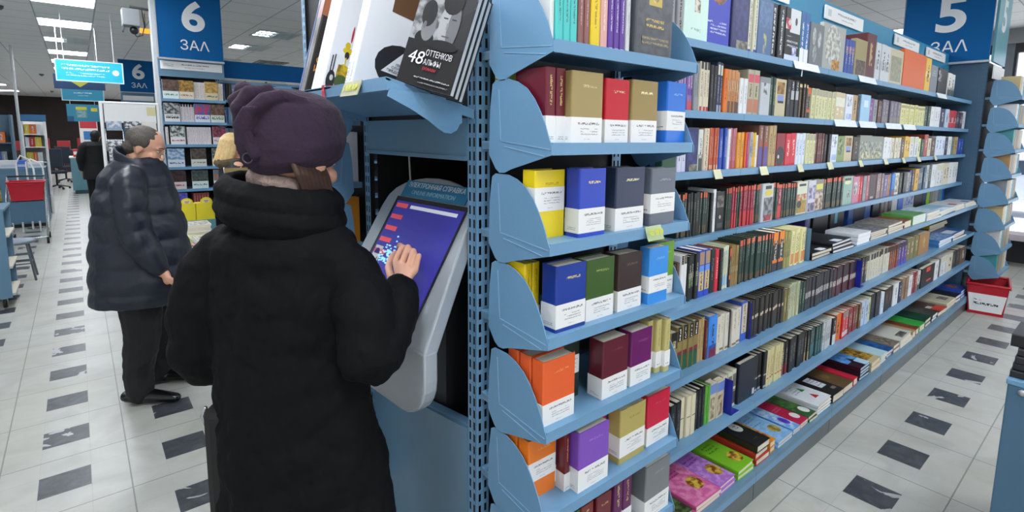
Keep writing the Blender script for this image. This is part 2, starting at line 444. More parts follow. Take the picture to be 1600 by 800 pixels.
# name, top of the board, front edge, plane of the spines, runs of books: kind number from-x to-x height (metres)
LONG_SHELVES=[
('top',2.067,1.187,1.21,"bwpat 3 1.693 1.826 0.250;mint 1 1.826 2.000 0.270;ultra 1 2.000 2.183 0.300;navyf 1 2.183 2.340 0.270;creamblue 2 2.340 2.411 0.290;slatef 1 2.411 2.556 0.250;blkwht 2 2.556 2.685 0.250;bwman 1 2.685 2.860 0.250;greenblue 2 2.860 2.977 0.260;greybust 1 2.977 3.161 0.220;arch 1 3.161 3.488 0.250;blueor 3 3.488 3.643 0.200;tanf 1 3.643 3.843 0.220;maroon 1 3.843 4.022 0.280;silver 3 4.022 4.309 0.240;beigef 1 4.309 4.612 0.240;orangef 1 4.612 5.196 0.270;yellow 1 5.196 5.346 0.260;greyf 1 5.346 5.564 0.220;blackbox 1 5.564 5.884 0.220;whtblk 2 5.884 6.139 0.200"),
('second',1.794,1.187,1.21,"lime 3 1.715 1.790 0.190;purpat 6 1.790 1.924 0.200;grey 2 1.924 1.966 0.190;blkcream 3 1.966 2.044 0.200;black 2 2.044 2.100 0.190;navywht 2 2.100 2.152 0.210;orange 1 2.152 2.184 0.185;tanor 4 2.184 2.296 0.185;white 2 2.296 2.366 0.160;khakipink 2 2.366 2.482 0.205;silverf 1 2.482 2.580 0.180;dkgreen 2 2.580 2.640 0.185;tanpic 1 2.640 2.760 0.180;black 1 2.760 2.812 0.190;blktxt 2 2.812 2.903 0.190;blkdot 4 2.903 3.014 0.180;blkor 2 3.014 3.072 0.165;creamgt 7 3.072 3.396 0.160;beigelab 2 3.396 3.566 0.165;wbluef 1 3.566 3.682 0.160;tan 1 3.682 3.770 0.160;black 1 3.770 3.815 0.160;paleblue 1 3.815 3.991 0.175;purple 1 3.991 4.078 0.160;grey 1 4.078 4.154 0.155;brown 2 4.154 4.233 0.150;floral 5 4.233 4.646 0.160;creamyel 9 4.646 5.307 0.155;dkgreen 2 5.307 5.480 0.165;white 3 5.480 5.790 0.170;navy 1 5.790 5.944 0.160;palebl 1 5.944 6.082 0.165;redpat 2 6.082 6.373 0.160;plum 2 6.373 6.607 0.155;white 1 6.607 6.771 0.165"),
('third',1.548,1.187,1.21,"dkgreenf 1 1.734 1.828 0.180;lilac 2 1.828 1.896 0.150;navyf 1 1.896 1.986 0.180;whtblk 1 1.986 2.025 0.170;creampat 1 2.025 2.066 0.175;rust 4 2.066 2.144 0.180;blue 3 2.144 2.214 0.180;white 1 2.214 2.236 0.180;pink 4 2.236 2.304 0.180;yelor 2 2.304 2.363 0.165;orange 2 2.363 2.393 0.165;magenta 1 2.393 2.412 0.165;greylab 1 2.412 2.443 0.165;yellow 2 2.443 2.487 0.165;white 1 2.487 2.512 0.150;brownpur 2 2.512 2.605 0.200;tan 2 2.605 2.687 0.200;blackred 1 2.687 2.788 0.165;red 2 2.788 2.925 0.165;wblue 3 2.925 3.046 0.165;creamgt 3 3.046 3.165 0.165;maroon 4 3.165 3.309 0.170;black 2 3.309 3.394 0.165;wbluef 1 3.394 3.493 0.165;greenpic 1 3.493 3.616 0.155;tanpic 1 3.616 3.756 0.155;dkbrown 1 3.756 3.869 0.155;greyfloral 1 3.869 4.099 0.160;greyfloral 1 4.099 4.349 0.160;white 2 4.349 4.534 0.150;cream 3 4.534 4.731 0.150;brown 1 4.731 4.826 0.140;yellow 2 4.826 4.991 0.160;whtpat 2 4.991 5.201 0.160;limewht 1 5.201 5.293 0.150;dkgreen 1 5.293 5.387 0.140;terra 1 5.387 5.504 0.180;cream 1 5.504 5.604 0.150;brown 1 5.604 5.749 0.160;wblue 3 5.749 6.058 0.170;navy 1 6.058 6.175 0.160;white 1 6.175 6.295 0.170;greygr 1 6.295 6.420 0.160;tan 1 6.420 6.548 0.165;blue 2 6.548 6.763 0.150"),
('fourth',1.271,1.187,1.21,"dkor 3 1.862 1.927 0.185;dkport 3 1.927 1.989 0.185;black 1 1.989 2.019 0.185;dkor 3 2.019 2.080 0.185;dkplain 2 2.080 2.127 0.175;white 1 2.127 2.154 0.190;blkport 1 2.154 2.231 0.180;dkor 4 2.231 2.288 0.190;crimson 2 2.288 2.328 0.190;dkor 3 2.328 2.370 0.190;crimson 6 2.370 2.501 0.190;dkor 3 2.501 2.573 0.190;silverport 1 2.573 2.697 0.190;dkor 2 2.697 2.754 0.190;crimson 1 2.754 2.806 0.180;dkor 7 2.806 2.984 0.180;battle 1 2.984 3.126 0.180;purppic 1 3.126 3.231 0.180;brownpic 1 3.231 3.351 0.180;dkor 7 3.351 3.578 0.180;dkor 2 3.578 3.652 0.180;tealpic 1 3.652 3.816 0.180;pinkpic 1 3.816 3.932 0.175;red 2 3.932 4.016 0.170;grey 1 4.016 4.078 0.170;pink 1 4.078 4.128 0.170;maroonf 1 4.128 4.271 0.170;mauve 3 4.271 4.435 0.175;violet 1 4.435 4.536 0.160;brownor 2 4.536 4.610 0.160;sky 2 4.610 4.701 0.160;creampic 1 4.701 4.810 0.165;black 2 4.810 4.973 0.160;greypat 1 4.973 5.076 0.160;navy 2 5.076 5.199 0.170;mustard 1 5.199 5.308 0.180;slate 3 5.308 5.538 0.180;greywht 1 5.538 5.618 0.200;dkgreen 1 5.618 5.700 0.200;white 2 5.700 5.870 0.200;whtpat 2 5.870 6.116 0.200;cream 2 6.116 6.330 0.200;white 3 6.330 6.689 0.200"),
('fifth',1.06,1.044,1.085,"brown 4 1.618 1.700 0.160;whtcat 2 1.700 1.751 0.185;dkpic 3 1.751 1.827 0.180;gogol 2 1.827 1.916 0.185;black 1 1.916 1.955 0.180;red 1 1.955 1.985 0.180;dkplain 1 1.985 2.010 0.175;creamsky 3 2.010 2.062 0.180;blkor 1 2.062 2.083 0.165;tanmark 4 2.083 2.142 0.175;dkor 4 2.142 2.221 0.190;dkwide 7 2.221 2.395 0.190;dkor 3 2.395 2.459 0.190;blkpatch 2 2.459 2.580 0.190;khaki 3 2.580 2.657 0.180;creamred 5 2.657 2.837 0.175"),
('sixth',0.782,1.044,1.085,"tanblk 1 1.661 1.712 0.170;archgr 4 1.712 1.860 0.180;tan 2 1.860 1.907 0.180;maroon 1 1.907 1.927 0.170;sky 1 1.927 1.996 0.180;cream 1 1.996 2.027 0.160;creamdot 2 2.027 2.096 0.165;black 1 2.096 2.117 0.170;creamdot 2 2.117 2.207 0.165;bluecream 1 2.207 2.265 0.180;charcoal 14 2.265 2.620 0.175;olive 2 2.620 2.678 0.165;creamgrn 4 2.678 2.805 0.180;dkgreen 2 2.805 2.876 0.165;novel 9 2.876 3.248 0.175;novelred 7 3.248 3.613 0.170;chartan 4 3.613 3.805 0.170;creamblk 5 3.805 4.064 0.170;creamblk 3 4.064 4.265 0.170;rustblk 4 4.265 4.451 0.165;purpblk 3 4.451 4.666 0.165;olive 3 4.666 4.983 0.170;ochre 1 4.983 5.296 0.165"),
('seventh',0.484,1.044,1.085,"black 2 1.685 1.760 0.170;creamw 3 1.760 1.861 0.175;black 3 1.861 1.939 0.175;green 2 1.939 1.974 0.170;blpic 1 1.974 2.025 0.170;blpic 1 2.025 2.083 0.170;arches 3 2.083 2.206 0.170;inky 1 2.206 2.374 0.190;blackdot 3 2.374 2.484 0.185;creamr 6 2.484 2.657 0.185;maroonblk 2 2.657 2.730 0.175;black 4 2.730 2.934 0.180;blktan 2 2.934 2.992 0.170;teal 5 2.992 3.166 0.170;silver 4 3.166 3.307 0.165;boxwht 1 3.307 3.365 0.165;orange 1 3.365 3.455 0.165;redlab 2 3.455 3.570 0.165;dkred 3 3.570 3.691 0.160;browngr 2 3.691 3.782 0.160;palebl 2 3.782 3.925 0.165;limewht 1 3.925 3.974 0.165;inkblk 2 3.974 4.168 0.175;wblue 1 4.168 4.235 0.150;blkbrn 2 4.235 4.448 0.160;white 1 4.448 4.568 0.165;navy 1 4.568 4.645 0.160;tanbr 2 4.645 4.822 0.165;white 1 4.822 4.923 0.160;dkred 2 4.923 5.063 0.165;whtblk 1 5.063 5.153 0.160;blkredf 1 5.153 5.562 0.160;white 1 5.562 5.688 0.170;black 1 5.688 5.775 0.160;whtpat 2 5.775 6.001 0.170;cream 1 6.001 6.191 0.165;dkbrown 2 6.191 6.497 0.165;browngr 1 6.497 6.742 0.160;blue 2 6.742 7.002 0.160"),
]
# ------------------------------------------------------------------ the room
def floor_material():
    m = bpy.data.materials.new('marble_tiles'); m.use_nodes = True
    nt = m.node_tree; N, L = nt.nodes, nt.links; b = N['Principled BSDF']
    tc = N.new('ShaderNodeTexCoord'); sp = N.new('ShaderNodeSeparateXYZ'); L.new(tc.outputs['Object'], sp.inputs[0])
    def mth(op, a, bb=None):
        n = N.new('ShaderNodeMath'); n.operation = op
        for i, v in enumerate((a, bb)):
            if v is None: continue
            if isinstance(v, (int, float)): n.inputs[i].default_value = v
            else: L.new(v, n.inputs[i])
        return n.outputs[0]
    fx = mth('FRACT', mth('DIVIDE', mth('ADD', sp.outputs[0], 0.266 + 9.92), 0.496))
    fy = mth('FRACT', mth('DIVIDE', mth('ADD', sp.outputs[1], -3.104 + 10.06), 0.503))
    dark = mth('MULTIPLY', mth('LESS_THAN', fx, 0.395), mth('LESS_THAN', fy, 0.381))
    def line(f, at, w): return mth('LESS_THAN', mth('ABSOLUTE', mth('SUBTRACT', f, at)), w)
    grout = mth('MAXIMUM', line(fx, 0.70, 0.006), line(fy, 0.69, 0.006))
    faint = mth('MAXIMUM', mth('MAXIMUM', line(fx, 0.0, 0.003), line(fx, 0.397, 0.003)), mth('MAXIMUM', line(fy, 0.0, 0.003), line(fy, 0.383, 0.003)))
    def noise(scale, det=4.0, dist=0.0):
        n = N.new('ShaderNodeTexNoise'); n.inputs['Scale'].default_value = scale; n.inputs['Detail'].default_value = det
        n.inputs['Distortion'].default_value = dist; L.new(tc.outputs['Object'], n.inputs['Vector']); return n.outputs[0]
    def ramp(f, p0, c0, p1, c1):
        n = N.new('ShaderNodeValToRGB'); e = n.color_ramp.elements
        e[0].position = p0; e[0].color = (*lin(c0), 1); e[1].position = p1; e[1].color = (*lin(c1), 1); L.new(f, n.inputs[0]); return n.outputs[0]
    def mix(f, a, c):
        n = N.new('ShaderNodeMix'); n.data_type = 'RGBA'
        if isinstance(f, (int, float)): n.inputs[0].default_value = f
        else: L.new(f, n.inputs[0])
        for i, v in ((6, a), (7, c)):
            if isinstance(v, str): n.inputs[i].default_value = (*lin(v), 1)
            else: L.new(v, n.inputs[i])
        return n.outputs[2]
    wn = N.new('ShaderNodeTexWhiteNoise'); wn.noise_dimensions = '2D'
    cb = N.new('ShaderNodeCombineXYZ'); L.new(mth('FLOOR', mth('DIVIDE', sp.outputs[0], 0.248)), cb.inputs[0]); L.new(mth('FLOOR', mth('DIVIDE', sp.outputs[1], 0.503)), cb.inputs[1])
    L.new(cb.outputs[0], wn.inputs[0])
    pale = mix(mth('MULTIPLY', wn.outputs[0], 0.3), ramp(noise(3.2, 6, 1.2), 0.3, 'a6a8a1', 0.62, 'b9bab4'), 'b3afa0')
    pale = mix(mth('MULTIPLY', faint, 0.3), pale, '8e8f88')
    pale = mix(mth('MULTIPLY', grout, 0.75), pale, '70706a')
    wear = mth('GREATER_THAN', noise(5.0, 6, 1.5), 0.6)
    blk = mix(mth('MULTIPLY', wear, mth('MULTIPLY', mth('GREATER_THAN', noise(1.3, 1), 0.48), 0.75)), ramp(noise(9, 5, 1.5), 0.35, '393c42', 0.75, '55585e'), 'c0c2c2')
    L.new(mix(dark, pale, blk), b.inputs['Base Color'])
    b.inputs['Roughness'].default_value = 0.34
    b.inputs['Specular IOR Level'].default_value = 0.35
    return m

def ceiling_material():
    m = mat('ceiling_tile', 'f4f5f5', 0.8, 0, 0.03, 3)
    nt = m.node_tree; N, L = nt.nodes, nt.links; b = N['Principled BSDF']
    src = b.inputs['Base Color'].links[0].from_socket
    tc = N.new('ShaderNodeTexCoord'); br = N.new('ShaderNodeTexBrick')
    br.offset = 0.0; br.inputs['Scale'].default_value = 1.0
    br.inputs['Brick Width'].default_value = 0.6; br.inputs['Row Height'].default_value = 0.6; br.inputs['Mortar Size'].default_value = 0.008
    mp = N.new('ShaderNodeMapping'); mp.inputs['Location'].default_value = (0.3, 0.1, 0)
    L.new(tc.outputs['Object'], mp.inputs[0]); L.new(mp.outputs[0], br.inputs['Vector'])
    br.inputs['Color1'].default_value = br.inputs['Color2'].default_value = (0, 0, 0, 1); br.inputs['Mortar'].default_value = (1, 1, 1, 1)
    mx = N.new('ShaderNodeMix'); mx.data_type = 'RGBA'; L.new(br.outputs['Color'], mx.inputs[0]); L.new(src, mx.inputs[6]); mx.inputs[7].default_value = (*lin('b9bcbe'), 1)
    L.new(mx.outputs[2], b.inputs['Base Color'])
    return m

def struct(name, mb, **k):
    o = mb.build(name, **k); o['kind'] = 'structure'; return o

FX0, FX1, FY0, FY1, CZ = -4.0, 10.0, -3.0, 33.0, 3.2
struct('floor', MB().box(FX0, FY0, -0.1, FX1, FY1, 0.0, floor_material()))
PY = [0.62 + 1.85 * k for k in range(-2, 17)]          # middles of the ceiling panels along the aisle
struct('ceiling', MB().box(FX0, FY0, CZ, FX1, FY1, CZ + 0.1, ceiling_material()))
struct('wall_far', MB().box(FX0, FY1, 0, FX1, FY1 + 0.15, CZ, mat('dark_brown_wall', '2c2120', 0.8, 0, 0.4, 1.5)))
struct('wall_left', MB().box(FX0 - 0.15, 4.0, 0, FX0, FY1, CZ, mat('left_wall_paint', '8d9296', 0.8)))

# ceiling panels: most are lit, some are louvred and off
lit = glow('fluorescent_diffuser', 'f4f8ff', PANEL)
rim_m = mat('panel_rim', 'e9ecee', 0.5)
louv = mat('panel_louvre', 'e3ecee', 0.4)
def ceiling_light(x, y, on=True, label='', group=None):
    e = empty('ceiling_light', (x, y, CZ), 0, label, 'ceiling light', group)
    f = MB()
    for a in ((-0.3, -0.33, 0.3, -0.315), (-0.3, 0.315, 0.3, 0.33), (-0.3, -0.315, -0.285, 0.315), (0.285, -0.315, 0.3, 0.315)):
        f.box(a[0], a[1], -0.018, a[2], a[3], 0.0, rim_m)
    f.build('rim', e)
    if on:
        MB().box(-0.285, -0.315, -0.012, 0.285, 0.315, -0.002, lit).build('diffuser', e)
    else:
        l = MB()
        for i in range(9): l.box(-0.285, -0.3 + i * 0.073, -0.016, 0.285, -0.296 + i * 0.073, -0.002, louv)
        for i in range(5): l.box(-0.2 + i * 0.1, -0.315, -0.016, -0.196 + i * 0.1, 0.315, -0.002, louv)
        l.box(-0.285, -0.315, -0.002, 0.285, 0.315, 0.0, louv)
        l.build('louvre', e)
        [MB().box(-0.27, yy_ - 0.012, -0.013, -0.05, yy_ + 0.012, -0.004, lit).build('lamp_tube', e) for yy_ in (-0.2, 0.0, 0.2)]
for k, y in enumerate(PY):
    off = k in (8,)
    ceiling_light(0.0, y + (0.25 if k > 4 else 0), not off,
                  'dull louvred ceiling panel between the bright ones above the long aisle' if off else 'bright square ceiling panel in the row above the long aisle',
                  None if off else 'bright ceiling panels over the long aisle')
for y in (1.35, 8.95, 10.6, 12.9):
    ceiling_light(2.5, y, y < 2, 'bright ceiling panel above the book island' if y < 2 else 'louvred ceiling panel behind the hall six sign', None if y < 2 else 'louvred panels beyond the hall six sign')
for k, (x, y) in enumerate(((4.6, 2.9), (6.2, 2.9), (9.1, 2.65), (2.2, -0.7), (4.0, -0.7), (5.8, -0.7))):  # the last panel, out of view, is added to brighten the aisle floor
    ceiling_light(x, y, True, 'bright ceiling panel beyond the long book wall' if y > 0 else 'unseen bright ceiling panel above the window aisle',
                  'ceiling panels beyond the book wall' if y > 0 else 'ceiling panels over the window aisle')
for k, (x, y) in enumerate(((-2.0, 25.2), (-1.9, 28.9), (-2.6, 6.0), (-2.6, 10.0), (-2.6, 14.0))):
    ceiling_light(x, y, True, 'ceiling panel over the far tills beyond the book trolleys', 'ceiling panels over the tills')
g = empty('ceiling_vent', (3.4, 12.6, CZ), 0, 'square air diffuser in the ceiling above the far blue shelf header', 'ceiling vent')
for i, s in enumerate((0.3, 0.22, 0.14)):
    q = MB()
    for a in ((-s, -s, s, -s + 0.03), (-s, s - 0.03, s, s), (-s, -s, -s + 0.03, s), (s - 0.03, -s, s, s)): q.box(a[0], a[1], -0.012 - 0.006 * i, a[2], a[3], 0, mat('vent_grey', '8f9698', 0.5))
    q.build('vane', g)
for k, (x, y) in enumerate(((-0.62, 9.3), (-0.6, 19.7), (-0.6, 28.0))):
    d = empty('smoke_detector', (x, y, CZ), 0, ('dark round smoke detector nearest in the aisle ceiling', 'round smoke detector halfway along the aisle ceiling', 'round smoke detector at the far end of the aisle ceiling')[k], 'smoke detector')
    MB().loft([((0, 0, 0), (0.055, 0, 0), (0, 0.055, 0)), ((0, 0, -0.03), (0.05, 0, 0), (0, 0.05, 0)), ((0, 0, -0.05), (0.03, 0, 0), (0, 0.03, 0))], mat('detector_grey', '55585b', 0.5)).build('housing', d)
    MB().ball((0, 0, -0.05), 0.014, m=BLACK).build('sensor', d)

# window front at the end of the right aisle
fr = mat('window_frame_dark', '2a2d33', 0.45)
def glass():
    m = bpy.data.materials.new('window_glass'); m.use_nodes = True
    b = m.node_tree.nodes['Principled BSDF']
    b.inputs['Transmission Weight'].default_value = 1; b.inputs['Roughness'].default_value = 0.0; b.inputs['IOR'].default_value = 1.01
    b.inputs['Base Color'].default_value = (0.93, 0.97, 1, 1)
    return m
GLASS = glass()
WX = 10.0
wf = MB()
struct('wall_window_sill', MB().box(WX - 0.1, -3, 0, WX + 0.15, 4, 0.33, mat('sill_dark', '22252b', 0.6)))
for k, (y0, y1) in enumerate(((-2.9, -1.2), (-1.2, 0.5), (0.5, 1.345), (1.43, 2.6))):
    f = MB()
    for a in ((y0, 0.33, y0 + 0.03, 3.0), (y1 - 0.03, 0.33, y1, 3.0), (y0 + 0.03, 0.33, y1 - 0.03, 0.38), (y0 + 0.03, 2.88, y1 - 0.03, 3.0)): f.box(WX - 0.05, a[0], a[1], WX + 0.05, a[2], a[3], fr)
    w = f.build('window_%d' % (k + 1)); w['kind'] = 'structure'
    MB().box(WX - 0.004, y0 + 0.03, 0.38, WX + 0.004, y1 - 0.03, 2.88, GLASS).build('glass', w)
struct('wall_window_head', MB().box(WX - 0.08, -3, 3.0, WX + 0.15, 4, CZ, mat('head_grey', '8d9094', 0.6)))
struct('wall_window_pier', MB().box(WX - 0.08, 2.6, 0.33, WX + 0.15, 12, 3.0, mat('pier_grey', '70757a', 0.7)))
struct('wall_window_post', MB().box(WX - 0.06, 1.345, 0.33, WX + 0.12, 1.43, 3.0, mat('post_grey', '6b7077', 0.4)))
b = empty('window_bench', (9.7, 0.4, 0), 0, 'low pale bench running beneath the bright shop window', 'bench')
MB().box(-0.2, -2.5, 0.36, 0.18, 2.0, 0.44, mat('bench_pale', 'b9aeb4', 0.5)).build('seat', b)
for y in (-2.3, -0.6, 1.2, 1.85): MB().box(-0.12, y - 0.04, 0.0, 0.12, y + 0.04, 0.36, mat('bench_leg', '2a2d33', 0.6)).build('leg', b)
struct('ground_snow_street', MB().box(10.2, -20, -0.3, 60, 30, -0.12, mat('snow', 'f2f5fa', 0.9, 0, 0.08, 0.6)))
# outside: pale building and a parked car
o = empty('street_building', (34, 6, -0.12), 0, 'pale lilac building across the snowy street', 'building')
MB().box(0, -14, 0, 8, 22, 9, mat('lilac_plaster', 'dfe1ee', 0.9, 0, 0.06, 0.4)).build('facade', o)
for i in range(6): 
    w_ = MB().box(-0.05, -11 + i * 5, 1.6, 0.05, -9 + i * 5, 3.8, mat('far_pane', '98a6bf', 0.2)).build('shop_pane', o)
c = empty('parked_car', (17.5, 1.5, -0.12), 0, 'pale grey car parked outside the shop window in the snow', 'car')
body = [(-2.0, 0.35), (-2.05, 0.75), (-1.9, 0.9), (-1.2, 1.0), (-0.6, 1.4), (0.7, 1.42), (1.4, 1.0), (2.0, 0.85), (2.05, 0.4)]
MB().prism([(-0.8, y, z) for y, z in body], (1.6, 0, 0), mat('car_paint', 'c3cad8', 0.3, 0.3)).build('body', c, bevel=0.05)
for yy in (-1.3, 1.3):
    for xx in (-0.72, 0.72): MB().loft([((xx - 0.1, yy, 0.32), (0, 0.32, 0), (0, 0, 0.32)), ((xx + 0.1, yy, 0.32), (0, 0.32, 0), (0, 0, 0.32))], BLACK).build('wheel', c)
MB().box(-0.81, -0.9, 1.02, -0.79, 1.0, 1.34, mat('car_glass', '3c4656', 0.1)).build('side_window', c)

# ------------------------------------------------------------------ shelving parts (local: front towards -y)
def slotted(mb, o, u, w, z0, z1, m=BLUE):
    """sheet-metal face with two columns of slots"""
    o, u = Vector(o), Vector(u).normalized()
    cols = [0, 0.16 * w, 0.34 * w, 0.62 * w, 0.80 * w, w]
    p, hgt = 0.0385, 0.025
    n = int((z1 - z0) / p)
    vs, fs = [], []
    def q(a, b, za, zb):
        k = len(vs)
        for s, z in ((a, za), (b, za), (b, zb), (a, zb)): vs.append((o.x + u.x * s, o.y + u.y * s, z))
        fs.append((k, k + 1, k + 2, k + 3))
    for c in (0, 2, 4): q(cols[c], cols[c + 1], z0, z1)
    for c in (1, 3):
        for i in range(n):
            z = z0 + i * p
            q(cols[c], cols[c + 1], z + hgt, z + p)
    mb.add(vs, fs, m)

BR = [(.045, -.02), (.05, .10), (.06, .165), (.075, .174), (.13, .174), (.165, .165), (.2, .147), (.228, .12), (.25, .09), (.27, .055), (.284, .022), (.293, .006), (.293, -.014), (.14, -.056), (.112, -.067), (.092, -.068), (.075, -.058)]
def bracket(parent, x, z, side, depth=0.293):
    k = depth / 0.293
    mb = MB()
    mb.prism([(x, -d * k, z + h) for d, h in BR], (0.0025 * side, 0, 0), BLUE)
    xs = x - 0.0007 * side
    for (d0, z0, d1, z1) in ((.088, .15, .098, .02), (.098, .016, .286, -.001), (.112, .002, .27, -.018)):
        a, b_ = Vector((xs, -d0 * k, z + z0)), Vector((xs, -d1 * k, z + z1))
        t = (b_ - a).normalized(); nrm = t.cross(Vector((1, 0, 0)))
        mb.obox((a + b_) / 2, (0.0007, 0, 0), (b_ - a) / 2, nrm * 0.0011, mat('bracket_crease', '86aecb', 0.35))
    return mb.build('side_bracket', parent)

def shelf_board(parent, x0, x1, z, depth, back=0.0, lip=0.032, ticket=(), name='shelf'):
    """z is the top surface"""
    mb = MB()
    mb.box(x0, -depth, z - 0.004, x1, back, z, BLUE)
    mb.box(x0, -depth, z - lip, x1, -depth + 0.012, z - 0.004, BLUE)
    mb.box(x0, -depth + 0.012, z - 0.022, x0 + 0.01, back, z - 0.004, PANELBLUE)
    mb.box(x1 - 0.01, -depth + 0.012, z - 0.022, x1, back, z - 0.004, PANELBLUE)
    s = mb.build(name, parent)
    for (tx, tw, col) in ticket:
        MB().prism([(tx - tw / 2, -depth - 0.001, z + 0.004), (tx - tw / 2, -depth - 0.016, z - lip - 0.006), (tx - tw / 2, -depth - 0.013, z - lip - 0.006), (tx - tw / 2, -depth + 0.001, z + 0.004)], (tw, 0, 0), mat('ticket_' + col, col, 0.5)).build('price_ticket', s)
    return s

EZ = [1.911, 1.672, 1.427, 1.187, 0.937, 0.697, 0.457]     # shelf tops of an island end unit
PX, PY0 = 0.85, 1.20                                       # the slotted corner post of the near island

# --- end unit of the near island (faces the right aisle)
eu = empty('end_shelf_unit', (PX, PY0, 0), 0, 'blue metal end unit with seven bracketed shelves of boxed-looking pocket hardbacks', 'shelving unit')
mb = MB()
slotted(mb, (0, 0, 0), (1, 0, 0), 0.045, 0.0, 2.4)
mb.box(0.0, 0.003, 0, 0.043, 0.02, 2.4, DARK)
mb.build('slotted_post', eu)
mb = MB(); slotted(mb, (0.575, 0, 0), (1, 0, 0), 0.045, 0.0, 2.4); mb.box(0.575, 0.003, 0, 0.618, 0.02, 2.4, DARK)
mb.build('slotted_post', eu)
MB().box(0.046, 0.012, 0.0, 0.574, 0.02, 2.4, mat('back_sheet_shade', '12161b', 0.6)).build('back_panel', eu)  # near-black sheet colour stands in for the shade behind the books
for i, z in enumerate(EZ):
    tk = {2: [(0.42, 0.075, 'a9b98f')]}.get(i, ())
    s = shelf_board(eu, 0.012, 0.606, z, 0.291, back=-0.006, lip=0.03, ticket=tk)
    bracket(s, 0.008, z - 0.015, 1); bracket(s, 0.612, z - 0.015, -1)
    if i == 2: text('5057 ШКАФ', 0.017, (PX + 0.42, PY0 - 0.3055, z - 0.013), (1, 0, 0), (0, 0.4, 1), mat('ticket_yellow', 'd9dc3a', 0.5), 'ticket_lettering', s, 0.066, ext=0.0004)
# --- kiosk bay (faces the left aisle): origin on the far post so that local x runs back towards the corner
KW = 0.75
kb = empty('kiosk_bay', (PX, PY0 + KW, 0), R(-90), 'blue metal bay with a dark recess around the information terminal', 'shelving unit')
mb = MB()
slotted(mb, (KW - 0.045, 0, 0), (1, 0, 0), 0.045, 0.0, 2.4)
mb.box(KW - 0.043, 0.003, 0, KW - 0.003, 0.02, 2.4, DARK)
mb.build('slotted_post', kb)
mb = MB(); slotted(mb, (0.0, 0, 0), (1, 0, 0), 0.045, 0.0, 2.4); mb.box(0.002, 0.003, 0, 0.043, 0.02, 2.4, DARK)
mb.build('slotted_post', kb)
hp = MB()
hp.box(0.04, -0.004, 1.615, KW - 0.046, 0.008, 1.735, PANELBLUE)
hp.box(0.04, -0.012, 1.615, KW - 0.046, -0.004, 1.628, PANELBLUE)
hp.build('header_panel', kb)
lp = MB()
lp.prism([(0.04, -0.004, 0.02), (KW - 0.048, -0.004, 0.02), (KW - 0.048, -0.004, 0.80), (0.04, -0.004, 0.70)], (0, 0.012, 0), PANELBLUE)
lo = lp.build('lower_panel', kb)
rl = MB(); rl.prism([(0.04, 0.008, 0.70), (KW - 0.048, 0.008, 0.80), (KW - 0.048, 0.04, 0.80), (0.04, 0.04, 0.70)], (0, 0, 0.004), BLUE)
rl.build('folded_edge', lo)
rec = MB()
rec.box(0.05, 0.5, 0.0, KW - 0.05, 0.51, 1.8, DARK)
rec.box(0.046, 0.03, 0.0, 0.05, 0.5, 1.8, DARK); rec.box(KW - 0.05, 0.03, 0.0, KW - 0.046, 0.5, 1.8, DARK)
rec.box(0.05, 0.03, 1.80, KW - 0.05, 0.5, 1.81, DARK)
rec.build('dark_recess', kb)  # liner walls carry the recess shade in their near-black colour
MB().box(0.046, 0.012, 1.72, KW - 0.046, 0.02, 2.4, mat('back_sheet_shade', '12161b', 0.6)).build('back_panel', kb)
KZ = 1.825                     # front lip of the sloping display shelf; it falls 15 degrees towards the back
mb = MB()
tn = math.tan(R(15))
mb.prism([(0.012, -0.262, KZ), (0.012, 0.0, KZ - 0.262 * tn), (0.012, 0.0, KZ - 0.262 * tn - 0.005), (0.012, -0.262, KZ - 0.005)], (KW - 0.024, 0, 0), BLUE)
mb.prism([(0.012, -0.262, KZ + 0.002), (0.012, -0.25, KZ), (0.012, -0.25, KZ - 0.032), (0.012, -0.262, KZ - 0.03)], (KW - 0.024, 0, 0), BLUE)
for xx in (0.012, KW - 0.022): mb.prism([(xx, -0.25, KZ), (xx, 0.0, KZ - 0.25 * tn), (xx, 0.0, KZ - 0.25 * tn - 0.026), (xx, -0.25, KZ - 0.028)], (0.01, 0, 0), BLUE)
s = mb.build('sloping_shelf', kb)
MB().prism([(0.485, -0.2625, KZ + 0.004), (0.485, -0.279, KZ - 0.036), (0.485, -0.276, KZ - 0.036), (0.485, -0.26, KZ + 0.004)], (0.115, 0, 0), mat('ticket_olive', 'a9aa84', 0.5)).build('price_ticket', s)
KBR = [(.045, -.09), (.046, .10), (.06, .14), (.085, .12), (.1, .06), (.104, -.02), (.255, -.012), (.262, -.03), (.2, -.058), (.15, -.085), (.12, -.106), (.1, -.117), (.08, -.119), (.062, -.11), (.052, -.094)]
for xx, sd in ((0.006, 1), (KW - 0.008, 1)):
    MB().prism([(xx, -d, KZ - 0.015 + h) for d, h in KBR], (0.0025 * sd, 0, 0), BLUE).build('side_bracket', s)
text('3 ШКАФ', 0.018, (PX - 0.2735, PY0 + KW - 0.5425, KZ - 0.015), (0, -1, 0), (0.4, 0, 1), mat('ticket_yellow', 'd9dc3a', 0.5), 'ticket_lettering', s, 0.095, ext=0.0004)
cb_ = MB(); cb_.tube([(0.13, 0.12, 1.66), (0.125, 0.13, 1.5), (0.135, 0.15, 1.35), (0.12, 0.2, 1.2)], 0.004, mat('cable_white', 'cfcfca', 0.5)); tag(cb_.build('power_cable', None, (PX, PY0 + KW, 0), R(-90)), 'thin pale cable hanging in the dark recess behind the terminal', 'cable')
t_ = empty('bottle_tube', (1.03, 1.33, 0.62), 0, 'dim grey cylinder standing in the recess under the terminal', 'canister')
